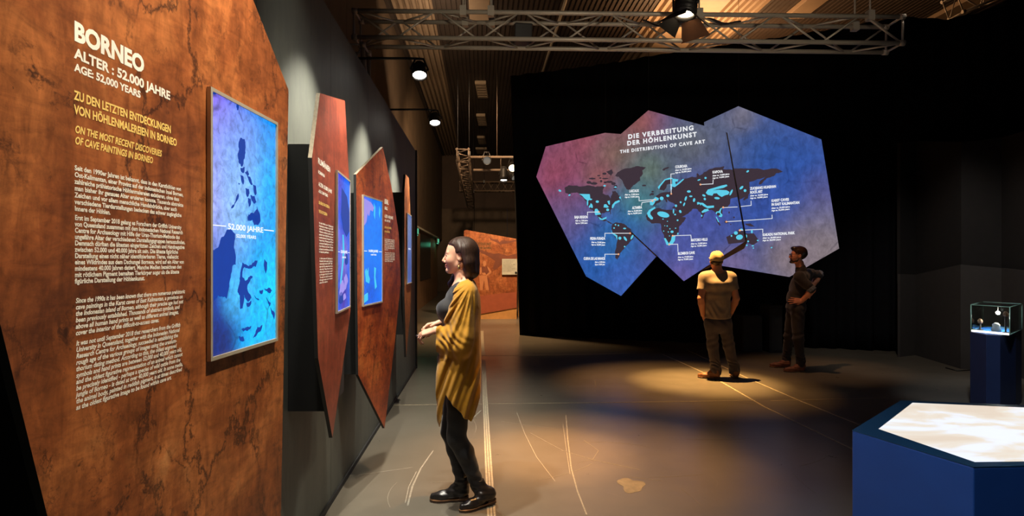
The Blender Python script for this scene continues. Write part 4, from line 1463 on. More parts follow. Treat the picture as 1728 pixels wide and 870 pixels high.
back_print('shade_print', plain('print_shade', srgb(122, 62, 36), 0.6, var=0.2, scale=6), [[(120, 215), (170, 225), (230, 250), (290, 265), (330, 262), (400, 280), (466, 262), (466, 300), (400, 330), (350, 350), (300, 390), (280, 380), (300, 320), (240, 280), (180, 250)],
           [(250, 130), (275, 150), (320, 155), (335, 175), (350, 160), (420, 165), (466, 155), (466, 168), (390, 185), (350, 190), (340, 200), (320, 180), (268, 160)],
           [(195, 365), (205, 360), (222, 370), (238, 362), (250, 390), (252, 420), (235, 428), (222, 410), (205, 412), (196, 400)],
           [(205, 445), (212, 445), (216, 545), (210, 545)], [(236, 450), (250, 450), (262, 550), (252, 550)]])
back_print('figure_print', plain('print_figure', srgb(196, 122, 74), 0.6, var=0.1), [[(205, 330), (212, 318), (224, 318), (232, 332), (228, 352), (218, 366), (208, 356)], [(184, 372), (194, 366), (197, 400), (190, 425), (200, 425), (198, 430), (180, 420)],
           [(238, 362), (252, 372), (272, 402), (262, 420), (236, 436), (228, 430), (256, 404), (246, 388)], [(196, 412), (222, 410), (232, 428), (206, 430)], [(176, 432), (236, 432), (252, 545), (230, 545), (214, 470), (200, 545), (184, 545)]], 0.0022)
mb = MB()
for (tx, x0, y, x1, h) in (('WÜSTENKUNST', 138, 200, 272, 22), ('IN DER SAHARA', 150, 228, 272, 18)):
    s0_, z0_ = PB.sz(770 + x0 / 4.575, 370 + y / 4.575)
    s1_, _ = PB.sz(770 + x1 / 4.575, 370 + y / 4.575)
    put_text(mb, PB, tx, s0_, z0_, h / 4.575 / F * 15.8 / CAPH, s1_ - s0_, 1, 0.003, 0.02)
mb.build('lettering', plain('print_olive', srgb(82, 62, 24), 0.6), tb, recalc=False)
# white text board on it
q = [PB.sz(847, 436.5), PB.sz(872.5, 463)]
w0 = [(q[0][0], q[1][1]), (q[1][0], q[1][1]), (q[1][0], q[0][1]), (q[0][0], q[0][1])]
tw = thing('text_board', 'small pale text board on the right side of the orange desert panel', 'text board', PB.pt(w0[0][0], w0[0][1], 0.01))
mb = MB(); mb.prism([PB.pt(s, z, 0.05) for s, z in w0], [PB.pt(s, z, 0.004) for s, z in w0]); mb.build('board', plain('board_offwhite', srgb(196, 186, 164), 0.5), tw)
mb = MB()
for k in range(9):
    s_, z_ = w0[3][0] + 0.03, w0[3][1] - 0.06 - 0.034 * k
    put_text(mb, PB, ['Die Felsbilder der Sahara', 'zeigen Menschen und Tiere', 'aus einer grünen Zeit.', 'Expeditionen ab 1930', 'haben sie erfasst.', 'The rock art of the Sahara', 'shows people and animals', 'of a greener age, recorded', 'by many expeditions.'][k], s_, z_, 0.026, 0.32 - 0.05 * (k % 3), 1, 0.052)
mb.build('lettering', plain('print_grey', srgb(110, 100, 88), 0.6), tw, recalc=False)
mb = MB(); c_ = PB.pt(*PB.sz(870.5, 459.5), 0.056); mb.lathe([(0, 0), (0.03, 0), (0.03, 0.006), (0, 0.006)], c_ - Vector((0, 0.003, 0)), (PB.n[0], PB.n[1], 0)); mb.build('round_badge', M_BLACK, tw)
# neighbouring panel edge at the curtain
PB2 = Plane(at(874.5, 450, 16.6).x, 16.6, d=(1.0, 0.0))
t2 = thing('exhibit_panel', 'pale orange panel edge squeezed between the desert panel and the black curtain', 'exhibit panel', at(880, 533, 16.6), 'angular panels at the back of the hall')
q = [PB2.sz(*p) for p in [(874, 404), (905, 398), (905, 525), (874, 512)]]
mb = MB(); mb.prism([PB2.pt(s, z, 0) for s, z in q], [PB2.pt(s, z, -0.1) for s, z in q]); mb.build('board', plain('panel_pale_orange', srgb(214, 150, 92), 0.6), t2)
mb = MB(); a_ = PB2.pt(q[0][0], 0, -0.02); mb.box((a_.x, 16.5, 0), (a_.x + 0.5, 16.75, 0.75)); mb.build('base', plain('base_ochre', srgb(196, 138, 76), 0.6), t2)
# ------------------------------------------------------------------ the three angular map screens
PM = Plane(0.0, 11.20, d=(1.0, -0.48))
PLF = Plane(0.0, 11.38, d=(1.0, -0.48))
PRT = Plane(0.0, 11.40, d=(1.0, -0.48))
POLY_M = [(1094, 186), (1225, 222), (1257.5, 407), (1154, 474), (1066, 391), (1021, 249)]
POLY_L = [(905, 298), (921, 247), (1021, 224), (1060, 227), (1082, 405), (1108, 432), (1048, 499), (989, 466)]
POLY_R = [(1188, 206), (1246, 179), (1386, 235), (1416, 419), (1332, 467), (1205, 446), (1200, 330)]
E_LAND = glow('map_land', srgb(62, 50, 60), 1.0)
E_FIND = glow('map_find_cyan', srgb(96, 208, 236), 1.0)
E_DOT = glow('map_dot_orange', srgb(250, 176, 130), 1.0)
E_LINE = glow('map_line', srgb(225, 230, 238), 1.0)
E_MTXT = glow('map_text', srgb(240, 242, 246), 1.0)

def map_spot(px, py, r, c):
    return ((px, py), r, c)
FIELD = [((935, 290), 1.5, srgb(140, 70, 94)), ((985, 235), 1.1, srgb(142, 76, 92)), ((1075, 205), 0.95, srgb(138, 82, 84)), ((1040, 262), 0.8, srgb(124, 92, 86)), ((1010, 300), 0.55, srgb(140, 88, 92)), ((1095, 290), 0.85, srgb(94, 110, 104)),
         ((1170, 240), 0.8, srgb(94, 98, 104)), ((960, 385), 1.0, srgb(104, 84, 126)), ((1075, 350), 0.7, srgb(66, 120, 130)), ((1010, 445), 1.3, srgb(40, 92, 170)), ((1045, 400), 0.75, srgb(46, 104, 168)), ((1055, 480), 0.7, srgb(60, 96, 176)),
         ((1150, 430), 1.1, srgb(76, 86, 158)), ((1200, 350), 0.9, srgb(70, 84, 160)), ((1150, 470), 0.5, srgb(100, 92, 158)), ((1235, 230), 1.0, srgb(92, 98, 122)), ((1300, 270), 1.15, srgb(46, 82, 150)), ((1350, 300), 1.0, srgb(46, 82, 160)), ((1250, 190), 0.45, srgb(110, 108, 128)),
         ((1290, 360), 0.9, srgb(54, 82, 160)), ((1400, 330), 0.7, srgb(84, 86, 140)), ((1400, 430), 1.1, srgb(132, 120, 124)), ((1340, 440), 0.9, srgb(128, 114, 122)), ((1240, 440), 0.5, srgb(106, 96, 138))]  # grey-mauve lower right tones stand in for warm lamplight

def map_panel(name_lab, pl, poly, extras, bpx):
    s0 = [pl.sz(*p) for p in poly]
    low = min(s0, key=lambda q: q[1])
    base = pl.pt(low[0], low[1], -0.06)
    t = thing('map_screen', name_lab, 'projection screen', base, 'angular world map screens')
    sp = []
    for (p, r, c) in FIELD:
        w_ = pl.pt(*pl.sz(*p)) - base
        sp.append((tuple(w_), r, c))
    mat = picture('map_picture_' + str(len(MATS)), sp, srgb(70, 84, 140), 1.0, 0.36, 11.0, (1.0, 1.0, 0.6), 9)
    mb = MB()
    mb.prism([pl.pt(s, z, 0) for s, z in s0], [pl.pt(s, z, -0.06) for s, z in s0], 0, 1, 1)
    scr = mb.build('screen', [mat, plain('screen_edge', srgb(70, 62, 58), 0.6)], t)
    # rear hanging wires up to the curtain line
    mb = MB()
    top = sorted(s0, key=lambda q: -q[1])[:1]
    for s, z in top:
        a = pl.pt(s, z - 0.06, -0.03)
        mb.tube(a, (a.x, a.y, 6.95), 0.003, 5)
    mb.build('wire', M_BLACK, t)
    for (nm, mt, polys) in extras:
        mb = MB()
        for pts in polys:
            q = [pl.sz(*p) for p in pts]
            off = {'land_print': 0.0012, 'find_print': 0.0022, 'dot_print': 0.0045, 'line_print': 0.0034}.get(nm, 0.002)
            mb.prism([pl.pt(s, z, off) for s, z in q], [pl.pt(s, z, 0.0002) for s, z in q])
        mb.build(nm, mt, t, recalc=False)
    return t

def clip(poly, conv):
    """keep the part of poly inside a convex polygon (pixels, any turn)"""
    area_ = sum(conv[i][0] * conv[(i + 1) % len(conv)][1] - conv[(i + 1) % len(conv)][0] * conv[i][1] for i in range(len(conv)))
    sg = 1 if area_ > 0 else -1
    out = list(poly)
    for i in range(len(conv)):
        a, b = conv[i], conv[(i + 1) % len(conv)]
        def side(p):
            return sg * ((b[0] - a[0]) * (p[1] - a[1]) - (b[1] - a[1]) * (p[0] - a[0]))
        res = []
        for j in range(len(out)):
            p, q = out[j], out[(j + 1) % len(out)]
            sp_, sq = side(p), side(q)
            if sp_ >= 0:
                res.append(p)
            if (sp_ >= 0) != (sq >= 0):
                k = sp_ / (sp_ - sq)
                res.append((p[0] + (q[0] - p[0]) * k, p[1] + (q[1] - p[1]) * k))
        out = res
        if not out:
            return []
    return out

def rough(poly, amp=1.3, n=2, seed=3):
    """a coastline: split every edge and jitter the new points"""
    rnd = random.Random(seed)
    for _ in range(n):
        out = []
        for i in range(len(poly)):
            p, q = poly[i], poly[(i + 1) % len(poly)]
            l = math.hypot(q[0] - p[0], q[1] - p[1])
            out.append(p)
            if l > 2.5:
                a = min(amp, l * 0.22)
                out.append(((p[0] + q[0]) / 2 + rnd.uniform(-a, a), (p[1] + q[1]) / 2 + rnd.uniform(-a, a)))
        poly = out
        amp *= 0.6
    return poly

def Z1(pts): return [(900 + x / 7.25, 260 + y / 7.25) for x, y in pts]
def Z2(pts): return [(960 + x / 5.44, 340 + y / 5.44) for x, y in pts]
def Z4(pts): return [(1080 + x / 7.25, 270 + y / 7.25) for x, y in pts]
def Z5(pts): return [(1080 + x / 6.694, 350 + y / 6.694) for x, y in pts]
def Z6(pts): return [(1200 + x / 5.118, 260 + y / 5.118) for x, y in pts]
def el(cx, cy, rx, ry, rot=0.0, n=14):
    c, s = math.cos(rot), math.sin(rot)
    return [(cx + rx * math.cos(a) * c - ry * math.sin(a) * s, cy + rx * math.cos(a) * s + ry * math.sin(a) * c) for a in [2 * math.pi * k / n for k in range(n)]]

NA = Z1([(385, 410), (430, 380), (500, 385), (560, 395), (660, 380), (760, 400), (840, 390), (870, 400), (850, 440), (850, 480), (900, 500), (935, 520), (945, 550), (960, 500), (965, 455), (1000, 445), (1030, 475), (1060, 520), (1050, 570), (1000, 610), (960, 660), (945, 680), (945, 740), (935, 700), (880, 710), (840, 720), (825, 760), (860, 800), (890, 800), (920, 820), (960, 850), (980, 850), (985, 862), (930, 840), (880, 815), (830, 805), (790, 770), (760, 720), (740, 700), (690, 670), (650, 610), (640, 570), (600, 520), (560, 480), (500, 470), (430, 490), (390, 470)])
ISL = [Z1(el(*a)) for a in ((680, 345, 30, 18), (740, 358, 45, 16), (720, 298, 42, 10), (830, 330, 15, 16), (880, 345, 20, 12), (930, 338, 42, 14), (980, 360, 28, 18), (870, 238, 26, 14), (1010, 390, 28, 14), (800, 262, 20, 8), (820, 292, 15, 9), (880, 298, 42, 8), (1000, 420, 22, 8))]
ISL.append(Z1([(890, 215), (960, 185), (1040, 185), (990, 220), (950, 265), (925, 245)]))
GREEN = [(1038, 296.5), (1043.5, 289.7), (1050, 286), (1060, 283.5), (1067.6, 282), (1077, 280), (1090, 282.4), (1084, 287), (1084.5, 294), (1080, 299), (1080.5, 304.5), (1074.5, 308.6), (1069, 312), (1063, 321), (1057, 319), (1053, 311), (1049, 303), (1044, 298)]
SA = Z2([(400, 210), (430, 190), (480, 195), (530, 220), (560, 245), (605, 265), (600, 290), (590, 340), (560, 370), (530, 400), (500, 440), (470, 470), (460, 510), (445, 535), (425, 515), (425, 450), (435, 400), (445, 350), (400, 290), (390, 250)])
EURASIA = Z4([(125, 550), (130, 505), (190, 470), (200, 430), (260, 400), (360, 390), (400, 340), (430, 330), (470, 290), (540, 230), (600, 215), (650, 205), (690, 210), (700, 160), (730, 190), (780, 150), (850, 110), (920, 90), (1030, 75), (1020, 110), (1180, 120), (1260, 440), (1110, 470), (1100, 540), (1060, 580), (1000, 580), (1010, 620), (1000, 690), (970, 700), (930, 650), (880, 610), (850, 610), (800, 640), (765, 715), (740, 640), (700, 600), (640, 600), (590, 655), (525, 690), (505, 710), (470, 650), (430, 590), (390, 580), (440, 560), (400, 520), (380, 500), (400, 450), (480, 460), (490, 490), (440, 500), (390, 520), (350, 500), (330, 470), (330, 520), (300, 480), (260, 490), (230, 520), (190, 545), (150, 560)])
SCAND = Z4([(220, 355), (258, 290), (325, 228), (400, 218), (470, 235), (430, 330), (385, 340), (370, 290), (330, 300), (320, 340), (290, 375), (255, 365)])
AFRICA = Z5([(75, 80), (100, 40), (190, 5), (260, 20), (340, 25), (400, 30), (440, 50), (470, 110), (520, 115), (480, 170), (440, 220), (440, 270), (400, 320), (390, 370), (350, 420), (310, 430), (280, 380), (270, 310), (240, 240), (230, 180), (130, 180), (80, 140), (65, 100)])
UK = [Z4(el(155, 385, 16, 10)), Z4(el(150, 415, 22, 14)), Z4(el(125, 425, 8, 12)), Z4(el(320, 100, 40, 10, -0.3)), Z4(el(290, 120, 18, 8)), Z4(el(50, 310, 26, 10)), Z4(el(760, 700, 10, 12)), Z4([(930, 690), (950, 720), (990, 800), (970, 800), (935, 740)]), Z4(el(1060, 755, 28, 16)), Z4(el(1110, 785, 8, 8)), Z4(el(1090, 640, 8, 14)), Z4(el(1150, 700, 10, 12))]
AUS_M = Z6([(130, 715), (200, 680), (240, 660), (290, 665), (320, 690), (320, 748), (290, 760), (150, 775)])
SIB = Z6([(185, 125), (260, 122), (350, 122), (440, 132), (500, 128), (560, 123), (620, 150), (580, 165), (560, 165), (540, 190), (480, 207), (430, 260), (412, 262), (425, 230), (470, 195), (400, 215), (330, 240), (335, 330), (300, 370), (250, 390), (225, 380), (195, 250)])
JP = Z6([(290, 290), (310, 280), (305, 320), (325, 345), (320, 380), (285, 400), (275, 390), (310, 350)])
PNG = Z6([(295, 600), (340, 598), (380, 625), (350, 625), (300, 610)])
AUS_R = Z6([(285, 685), (370, 683), (410, 740), (400, 760), (360, 785), (315, 765), (290, 750)])

cy_L = [Z1(p) for p in ([(560, 485), (690, 488), (698, 545), (670, 572), (630, 545), (600, 510)], el(700, 552, 20, 10), el(663, 595, 9, 34), el(712, 630, 14, 30, -0.3), el(690, 640, 10, 16), el(783, 580, 20, 15), [(755, 670), (780, 665), (830, 735), (760, 745), (748, 710)], [(795, 765), (840, 790), (895, 765), (895, 785), (850, 805), (815, 800)],
        [(965, 620), (1000, 580), (1050, 560), (1060, 580), (1000, 610), (975, 660), (960, 655)], [(860, 650), (865, 615), (890, 610), (925, 645), (905, 655)], el(910, 680, 18, 16), [(905, 575), (935, 565), (938, 615), (922, 615)], el(1070, 530, 20, 14), el(1088, 556, 12, 10), el(325, 446, 18, 12, 0.5), el(442, 500, 14, 9, -0.6), el(872, 386, 16, 10), el(1005, 402, 14, 9))]
cy_L += [Z2(p) for p in ([(385, 255), (395, 280), (445, 310), (445, 355), (430, 320), (395, 290)], el(468, 335, 14, 14), el(518, 340, 10, 24, -0.6), el(580, 325, 9, 24, 0.5), el(428, 212, 7, 7), el(455, 218, 7, 7), el(415, 242, 7, 7), el(512, 246, 14, 7), el(512, 412, 7, 7))]
cy_M = [Z4(p) for p in ([(218, 330), (300, 235), (360, 215), (400, 218), (400, 228), (310, 245), (250, 320), (232, 360)], [(395, 225), (470, 235), (460, 260), (430, 265), (440, 300), (525, 230), (540, 235), (480, 290), (425, 330), (380, 320), (365, 300), (395, 290)], el(382, 340, 10, 28), [(125, 550), (120, 510), (160, 480), (190, 450), (230, 465), (225, 490), (190, 500), (170, 540), (150, 555)], el(265, 468, 24, 22), el(340, 435, 18, 16),
        [(85, 650), (110, 610), (180, 570), (190, 585), (130, 630), (125, 660), (160, 705), (155, 725), (135, 725), (100, 690)], el(285, 665, 76, 34, 0.25), el(598, 383, 24, 14), el(622, 442, 20, 10), el(662, 488, 14, 24, 0.2), el(782, 432, 22, 12, 0.4), el(793, 475, 14, 16, -0.4),
        [(805, 400), (830, 360), (900, 340), (1000, 310), (1060, 298), (1070, 315), (1020, 340), (940, 355), (890, 370), (960, 362), (1060, 368), (1095, 390), (1080, 420), (1040, 430), (1000, 450), (965, 430), (940, 405), (900, 408), (885, 435), (830, 425)], el(942, 465, 34, 14, 0.1), el(1115, 395, 12, 40, 0.45), [(698, 515), (720, 512), (730, 520), (770, 522), (820, 560), (905, 555), (905, 580), (830, 590), (780, 565), (750, 540), (740, 555), (730, 535), (700, 545)], [(752, 630), (790, 600), (830, 595), (845, 615), (800, 635), (760, 645)], el(755, 680, 9, 12),
        [(1010, 580), (995, 600), (985, 640), (1010, 670), (1000, 695), (970, 695), (960, 680), (985, 670), (975, 645), (945, 640), (940, 662), (925, 650), (935, 630), (965, 625), (985, 590)], el(410, 625, 9, 30), el(430, 665, 12, 10), el(493, 628, 14, 20, -0.5), el(540, 540, 10, 24, 0.4), el(498, 515, 12, 12), el(460, 735, 11, 11), el(802, 218, 14, 12), el(722, 242, 20, 8, -0.3), el(440, 558, 14, 16), [(925, 690), (940, 695), (970, 760), (955, 755)], el(560, 470, 12, 30, 0.3))]
cy_M += [Z5(p) for p in ([(270, 345), (290, 345), (325, 405), (350, 370), (360, 320), (400, 315), (395, 370), (370, 410), (330, 430), (300, 420)], el(362, 273, 18, 14), el(428, 295, 8, 12), el(402, 233, 8, 6), el(338, 240, 7, 7), el(307, 208, 7, 7), el(320, 275, 7, 7), el(268, 265, 6, 6), el(280, 205, 5, 5), el(260, 130, 8, 6), el(310, 155, 6, 5), el(333, 320, 6, 6), el(425, 143, 10, 10))]
cy_M += [Z6(p) for p in (el(214, 680, 17, 15), el(245, 716, 30, 22, -0.2), el(176, 705, 7, 8), el(262, 650, 12, 8))]
cy_R = [Z6(p) for p in (el(262, 289, 20, 10, -0.7), el(293, 314, 12, 12), el(316, 148, 13, 8, -0.6), el(352, 668, 8, 15), el(303, 708, 8, 14), el(403, 744, 8, 6), el(320, 752, 8, 8), el(308, 786, 8, 6), el(360, 790, 10, 6), el(365, 810, 6, 5), el(522, 806, 8, 5, -0.5))]

def line(pts, w=1.1):
    out = []
    for a, b in zip(pts[:-1], pts[1:]):
        d = Vector((b[0] - a[0], b[1] - a[1])).normalized()
        n = Vector((-d.y, d.x)) * w / 2
        e = d * w / 2
        out.append([(a[0] - e.x + n.x, a[1] - e.y + n.y), (b[0] + e.x + n.x, b[1] + e.y + n.y), (b[0] + e.x - n.x, b[1] + e.y - n.y), (a[0] - e.x - n.x, a[1] - e.y - n.y)])
    return out
ln_L = line(Z1([(663, 745), (663, 708), (800, 706)])) + line(Z2([(331, 322), (331, 290), (555, 290)])) + line(Z2([(331, 505), (331, 482), (455, 482)]))
ln_M = line([(1078.5, 332), (1078.5, 338.6), (1105.5, 336.4)]) + line([(1082.5, 346), (1083.5, 341.5), (1101, 339)]) + line(Z4([(420, 166), (378, 170), (382, 405)])) + line(Z4([(895, 240), (893, 290), (740, 298)])) \
    + line(Z4([(1020, 580), (1190, 572)])) + line(Z4([(1060, 752), (1245, 741)])) + line(Z5([(580, 355), (574, 311), (370, 318)])) + line(Z5([(429, 495), (426, 413), (330, 415)])) + line(Z6([(250, 657), (285, 655)]))
ln_R = line(Z6([(250, 452), (346, 442), (345, 405)])) + line(Z6([(270, 574), (528, 555), (526, 525)])) + line(Z6([(290, 655), (446, 647), (446, 677)]))
dots_L = [Z1(el(804, 706, 9, 9)), Z2(el(562, 290, 8, 8)), Z2(el(456, 482, 8, 8))]
dots_M = [Z4(el(383, 412, 10, 10)), Z4(el(187, 483, 10, 10)), Z4(el(155, 500, 10, 10)), Z4(el(740, 298, 11, 11)), Z4(el(1018, 578, 12, 12)), Z4(el(1057, 752, 11, 11)), Z5(el(370, 318, 10, 10)), Z5(el(330, 416, 10, 10)), Z6(el(248, 657, 9, 9))]

land_L = [rough(NA, 1.2)] + [rough(p, 0.8, 1, i) for i, p in enumerate(ISL)] + [rough(SA, 1.0)]
def inM(ps):
    return [q for q in (clip(p, POLY_M) for p in ps) if len(q) > 2]
land_M = inM([rough(GREEN, 0.8)] + [rough(EURASIA, 0.9)] + [rough(SCAND, 0.6, 1)] + [rough(AFRICA, 0.9)] + UK + [AUS_M])
land_R = [rough(SIB, 1.0), rough(JP, 0.4, 1), rough(PNG, 0.4, 1), rough(AUS_R, 0.6, 1)]
tL = map_panel('left map screen, pink to blue, showing North and South America', PLF, POLY_L, [('land_print', E_LAND, land_L), ('find_print', E_FIND, cy_L), ('line_print', E_LINE, ln_L), ('dot_print', E_DOT, dots_L)], None)
tM = map_panel('middle map screen in front, headed DIE VERBREITUNG DER HÖHLENKUNST', PM, POLY_M, [('land_print', E_LAND, land_M), ('find_print', E_FIND, inM(cy_M)), ('line_print', E_LINE, inM(ln_M)), ('dot_print', E_DOT, dots_M)], None)
tR = map_panel('right blue map screen with a grey-mauve lower corner, above the man with glasses', PRT, POLY_R, [('land_print', E_LAND, land_R), ('find_print', E_FIND, cy_R), ('line_print', E_LINE, ln_R)], None)

shadow_strips = MB()  # strips standing in for the middle screen's shadow on the outer two
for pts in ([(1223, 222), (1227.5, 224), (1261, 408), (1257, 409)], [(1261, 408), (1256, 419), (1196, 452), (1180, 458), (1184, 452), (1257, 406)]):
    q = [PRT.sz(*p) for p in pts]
    shadow_strips.prism([PRT.pt(s, z, 0.006) for s, z in q], [PRT.pt(s, z, 0.0002) for s, z in q])
shadow_strips.build('shadow_strip', plain('screen_shadow', srgb(168, 146, 126), 0.7), tR, recalc=False)
shadow_strips = MB()
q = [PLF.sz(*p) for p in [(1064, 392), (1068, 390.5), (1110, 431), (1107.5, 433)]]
shadow_strips.prism([PLF.pt(s, z, 0.006) for s, z in q], [PLF.pt(s, z, 0.0002) for s, z in q])
shadow_strips.build('shadow_strip', plain('screen_shadow', srgb(168, 146, 126), 0.7), tL, recalc=False)

def map_text(par, pl, name, rows, mat=E_MTXT):
    mb = MB()
    for (tx, pL, pR, hpx, bold, sp) in rows:
        a, b = pl.sz(*pL), pl.sz(*pR)
        Y = pl.pt(*a).y
        put_text(mb, pl, tx, a[0], a[1], hpx * Y / F / CAPH, math.hypot(b[0] - a[0], b[1] - a[1]), 1, 0.004, bold, sp, 0.0, math.atan2(b[1] - a[1], b[0] - a[0]))
    return mb.build(name, mat, par, recalc=False)
map_text(tM, PM, 'title_lettering', [('DIE VERBREITUNG', (1060, 234.3), (1170.5, 219), 7.2, 0.045, 1.3), ('DER HÖHLENKUNST', (1058.5, 245.3), (1176, 230), 7.2, 0.045, 1.3), ('THE DISTRIBUTION OF CAVE ART', (1046.5, 258.5), (1190, 241), 5.2, 0.045, 1.3)])
def label(rows, name, l1, l2, h=4.2):
    return rows
def cap(t1, x0, y0, x1, y1, sub_x0, sub_y0, sub_x1, sub_y1, age_de, age_en, t1b=None):
    r = [(t1, (x0, y0), (x1, y1), 4.2, 0.05, 1.0)]
    r.append(('Alter ca. ' + age_de + ' Jahre', (sub_x0, sub_y0), (sub_x1, sub_y1), 2.4, 0.05, 1.0))
    r.append(('Age ca. ' + age_en + ' years', (sub_x0, sub_y0 + 4.0), (sub_x1 - 0.5, sub_y1 + 4.0), 2.4, 0.05, 1.0))
    return r
rl = []
rl += cap('BAJA REGION', 969.5, 368.2, 992, 368.0, 971, 373.3, 992, 373.0, '7.500', '7,500')
rl += cap('PEDRA FURADA', 996, 404.3, 1021.5, 404.0, 998, 409.5, 1021.5, 410, '32.000', '32,000')
rl += cap('CUEVA DE LAS MANOS', 985, 438, 1021.3, 438, 1004, 443, 1021.3, 443, '10.000', '10,000')
map_text(tL, PLF, 'label_lettering', rl)
rm = []
rm += cap('LASCAUX', 1062, 324.2, 1078.5, 323.5, 1054.5, 329.5, 1078.5, 328.5, '17.000', '17,000')
rm += cap('ALTAMIRA', 1067, 352.6, 1083.5, 351.4, 1059.5, 357.5, 1083.5, 356, '36.000', '36,000')
rm += cap('COLIBOAIA', 1139.5, 283.6, 1160, 281.7, 1139.5, 288.4, 1167, 285.2, '35.000', '35,000')
rm += cap('KAPOVA', 1202.5, 292.5, 1220, 291, 1202.5, 297.6, 1231, 294.4, '14.000', '14,000')
rm += cap('MATOBO HILLS', 1166, 407, 1194, 405.5, 1166, 412.3, 1193, 410.8, '13.000', '13,000')
rm += cap('BLOMBOS CAVE', 1144, 429.6, 1172.5, 428, 1144, 435, 1170, 433.6, '77.000', '77,000')
map_text(tM, PM, 'label_lettering', rm)
rr = [('ZUOJIANG HUASHAN', (1266, 320), (1309.5, 316.2), 4.2, 0.05, 1.0)]
rr += cap('ROCK ART', 1266, 326.6, 1287, 324.6, 1266, 331.4, 1296, 328.8, '16.000', '16,000')
rr += [('KARST CAVES', (1302, 340.6), (1331.5, 338.2), 4.2, 0.05, 1.0)]
rr += cap('IN EAST KALIMANTAN', 1302, 347, 1349, 343.4, 1302, 352.4, 1333, 349.6, '52.000', '52,000')
rr += cap('KAKADU NATIONAL PARK', 1287, 398, 1341.5, 394.6, 1287, 402.6, 1318, 400.8, '28.000', '28,000')
map_text(tR, PRT, 'label_lettering', rr)

# ------------------------------------------------------------------ the light table in front on the right
hT = 0.80
ht = EYE - hT
def top_at(px, py):
    Y = ht * F / (py - HY)
    return Vector(((px - CX) / F * Y, Y, hT))
A, B, C = top_at(1438, 725), top_at(1520, 675), top_at(1643, 787)
D = top_at(1728, 683) + (top_at(1728, 683) - B) * 0.45
E = Vector((C.x + 0.85, C.y + 0.05, hT))
Fp = Vector((max(D.x, E.x) + 0.22, (D.y + E.y) / 2, hT))
ring = [A, C, E, Fp, D, B]
base = (A + C + E + D) / 4
base.z = 0
M_BLUE = plain('deep_blue_lacquer', srgb(34, 78, 150), 0.38, var=0.05)
M_BLUED = plain('dark_blue_top', srgb(24, 66, 98), 0.35, var=0.08)
t = thing('light_table', 'deep blue angular plinth with a glowing white tabletop in the right foreground', 'light table', base)
mb = MB()
mb.prism([p - Vector((0, 0, 0.004)) for p in ring], [Vector((p.x, p.y, 0.0)) for p in ring], 0, 0, 0)
mb.build('plinth', M_BLUE, t, bevel=0.004)
I = [top_at(1482, 723), top_at(1645, 779), top_at(1645, 779) + Vector((0.80, 0.03, 0)), None, None, top_at(1540, 678.5)]
I[4] = top_at(1728, 686.5) + (top_at(1728, 686.5) - I[5]) * 0.42
I[3] = Vector((max(I[4].x, I[2].x) + 0.18, (I[4].y + I[2].y) / 2, hT))
mb = MB()
o_ = [Vector((p.x, p.y, hT)) for p in ring]
for k in range(6):
    q = (k + 1) % 6
    mb.face([o_[k], o_[q], I[q], I[k]])
    mb.face([o_[q], o_[k], o_[k] - Vector((0, 0, 0.0035)), o_[q] - Vector((0, 0, 0.0035))])
    mb.face([I[k], I[q], I[q] - Vector((0, 0, 0.002)), I[k] - Vector((0, 0, 0.002))])
mb.build('rim', M_BLUED, t)
tt = NT('light_table_picture')
v_ = tt.mapping(scale=(1, 1, 1))
n_ = tt.noise(v_, 2.2, 5, 0.55, 0.8)
n2 = tt.noise(tt.mapping(scale=(1.0, 3.0, 1.0)), 2.0, 3, 0.5, 0.6)
mm = tt.math('MULTIPLY', n_.outputs[0], n2.outputs[0])
sx = tt.n('ShaderNodeSeparateXYZ')
tt.l(v_, sx.inputs[0])
mm = tt.math('ADD', mm, tt.math('MULTIPLY', tt.math('SUBTRACT', tt.math('MINIMUM', sx.outputs[0], 0.1), tt.math('MULTIPLY', tt.math('ABSOLUTE', sx.outputs[1]), 0.5)), 0.10))
c_ = tt.ramp(mm, [(0.20, (0.88, 0.92, 1.04, 1)), (0.222, (0.86, 0.86, 0.88, 1)), (0.26, (0.84, 0.76, 0.66, 1)), (0.36, (0.78, 0.66, 0.54, 1))])
tt.l(c_, tt.p.inputs['Emission Color'])
tt.p.inputs['Emission Strength'].default_value = 1.05
tt.p.inputs['Base Color'].default_value = (0.02, 0.02, 0.02, 1)
mb = MB()
mb.prism([p - Vector((0, 0, 0.0015)) for p in I], [p - Vector((0, 0, 0.0035)) for p in I])
mb.build('light_panel', tt.mat, t)

# ------------------------------------------------------------------ blue plinth with the glass case
def gp(px, Y, z):
    return Vector(((px - CX) / F * Y, Y, z))
zp = 0.80
foot = [(1637, 6.28), (1664, 6.02), (1688, 5.98), (1714, 6.2), (1724, 6.5), (1690, 6.85), (1655, 6.7)]
t = thing('display_plinth', 'tall deep blue faceted plinth behind the light table on the right', 'plinth', gp(1680, 6.4, 0))
mb = MB()
mb.prism([gp(x, Y, zp) for x, Y in foot], [gp(x, Y, 0) for x, Y in foot])
mb.build('body', plain('plinth_blue', srgb(34, 48, 84), 0.5, var=0.08), t, bevel=0.003)
mb = MB()
ins = [gp(1680 + (x - 1680) * 0.93, 6.4 + (Y - 6.4) * 0.93, zp + 0.0025) for x, Y in foot]
mb.prism(ins, [p - Vector((0, 0, 0.002)) for p in ins])
mb.build('felt', plain('bright_blue_felt', srgb(40, 120, 215), 0.8), t)

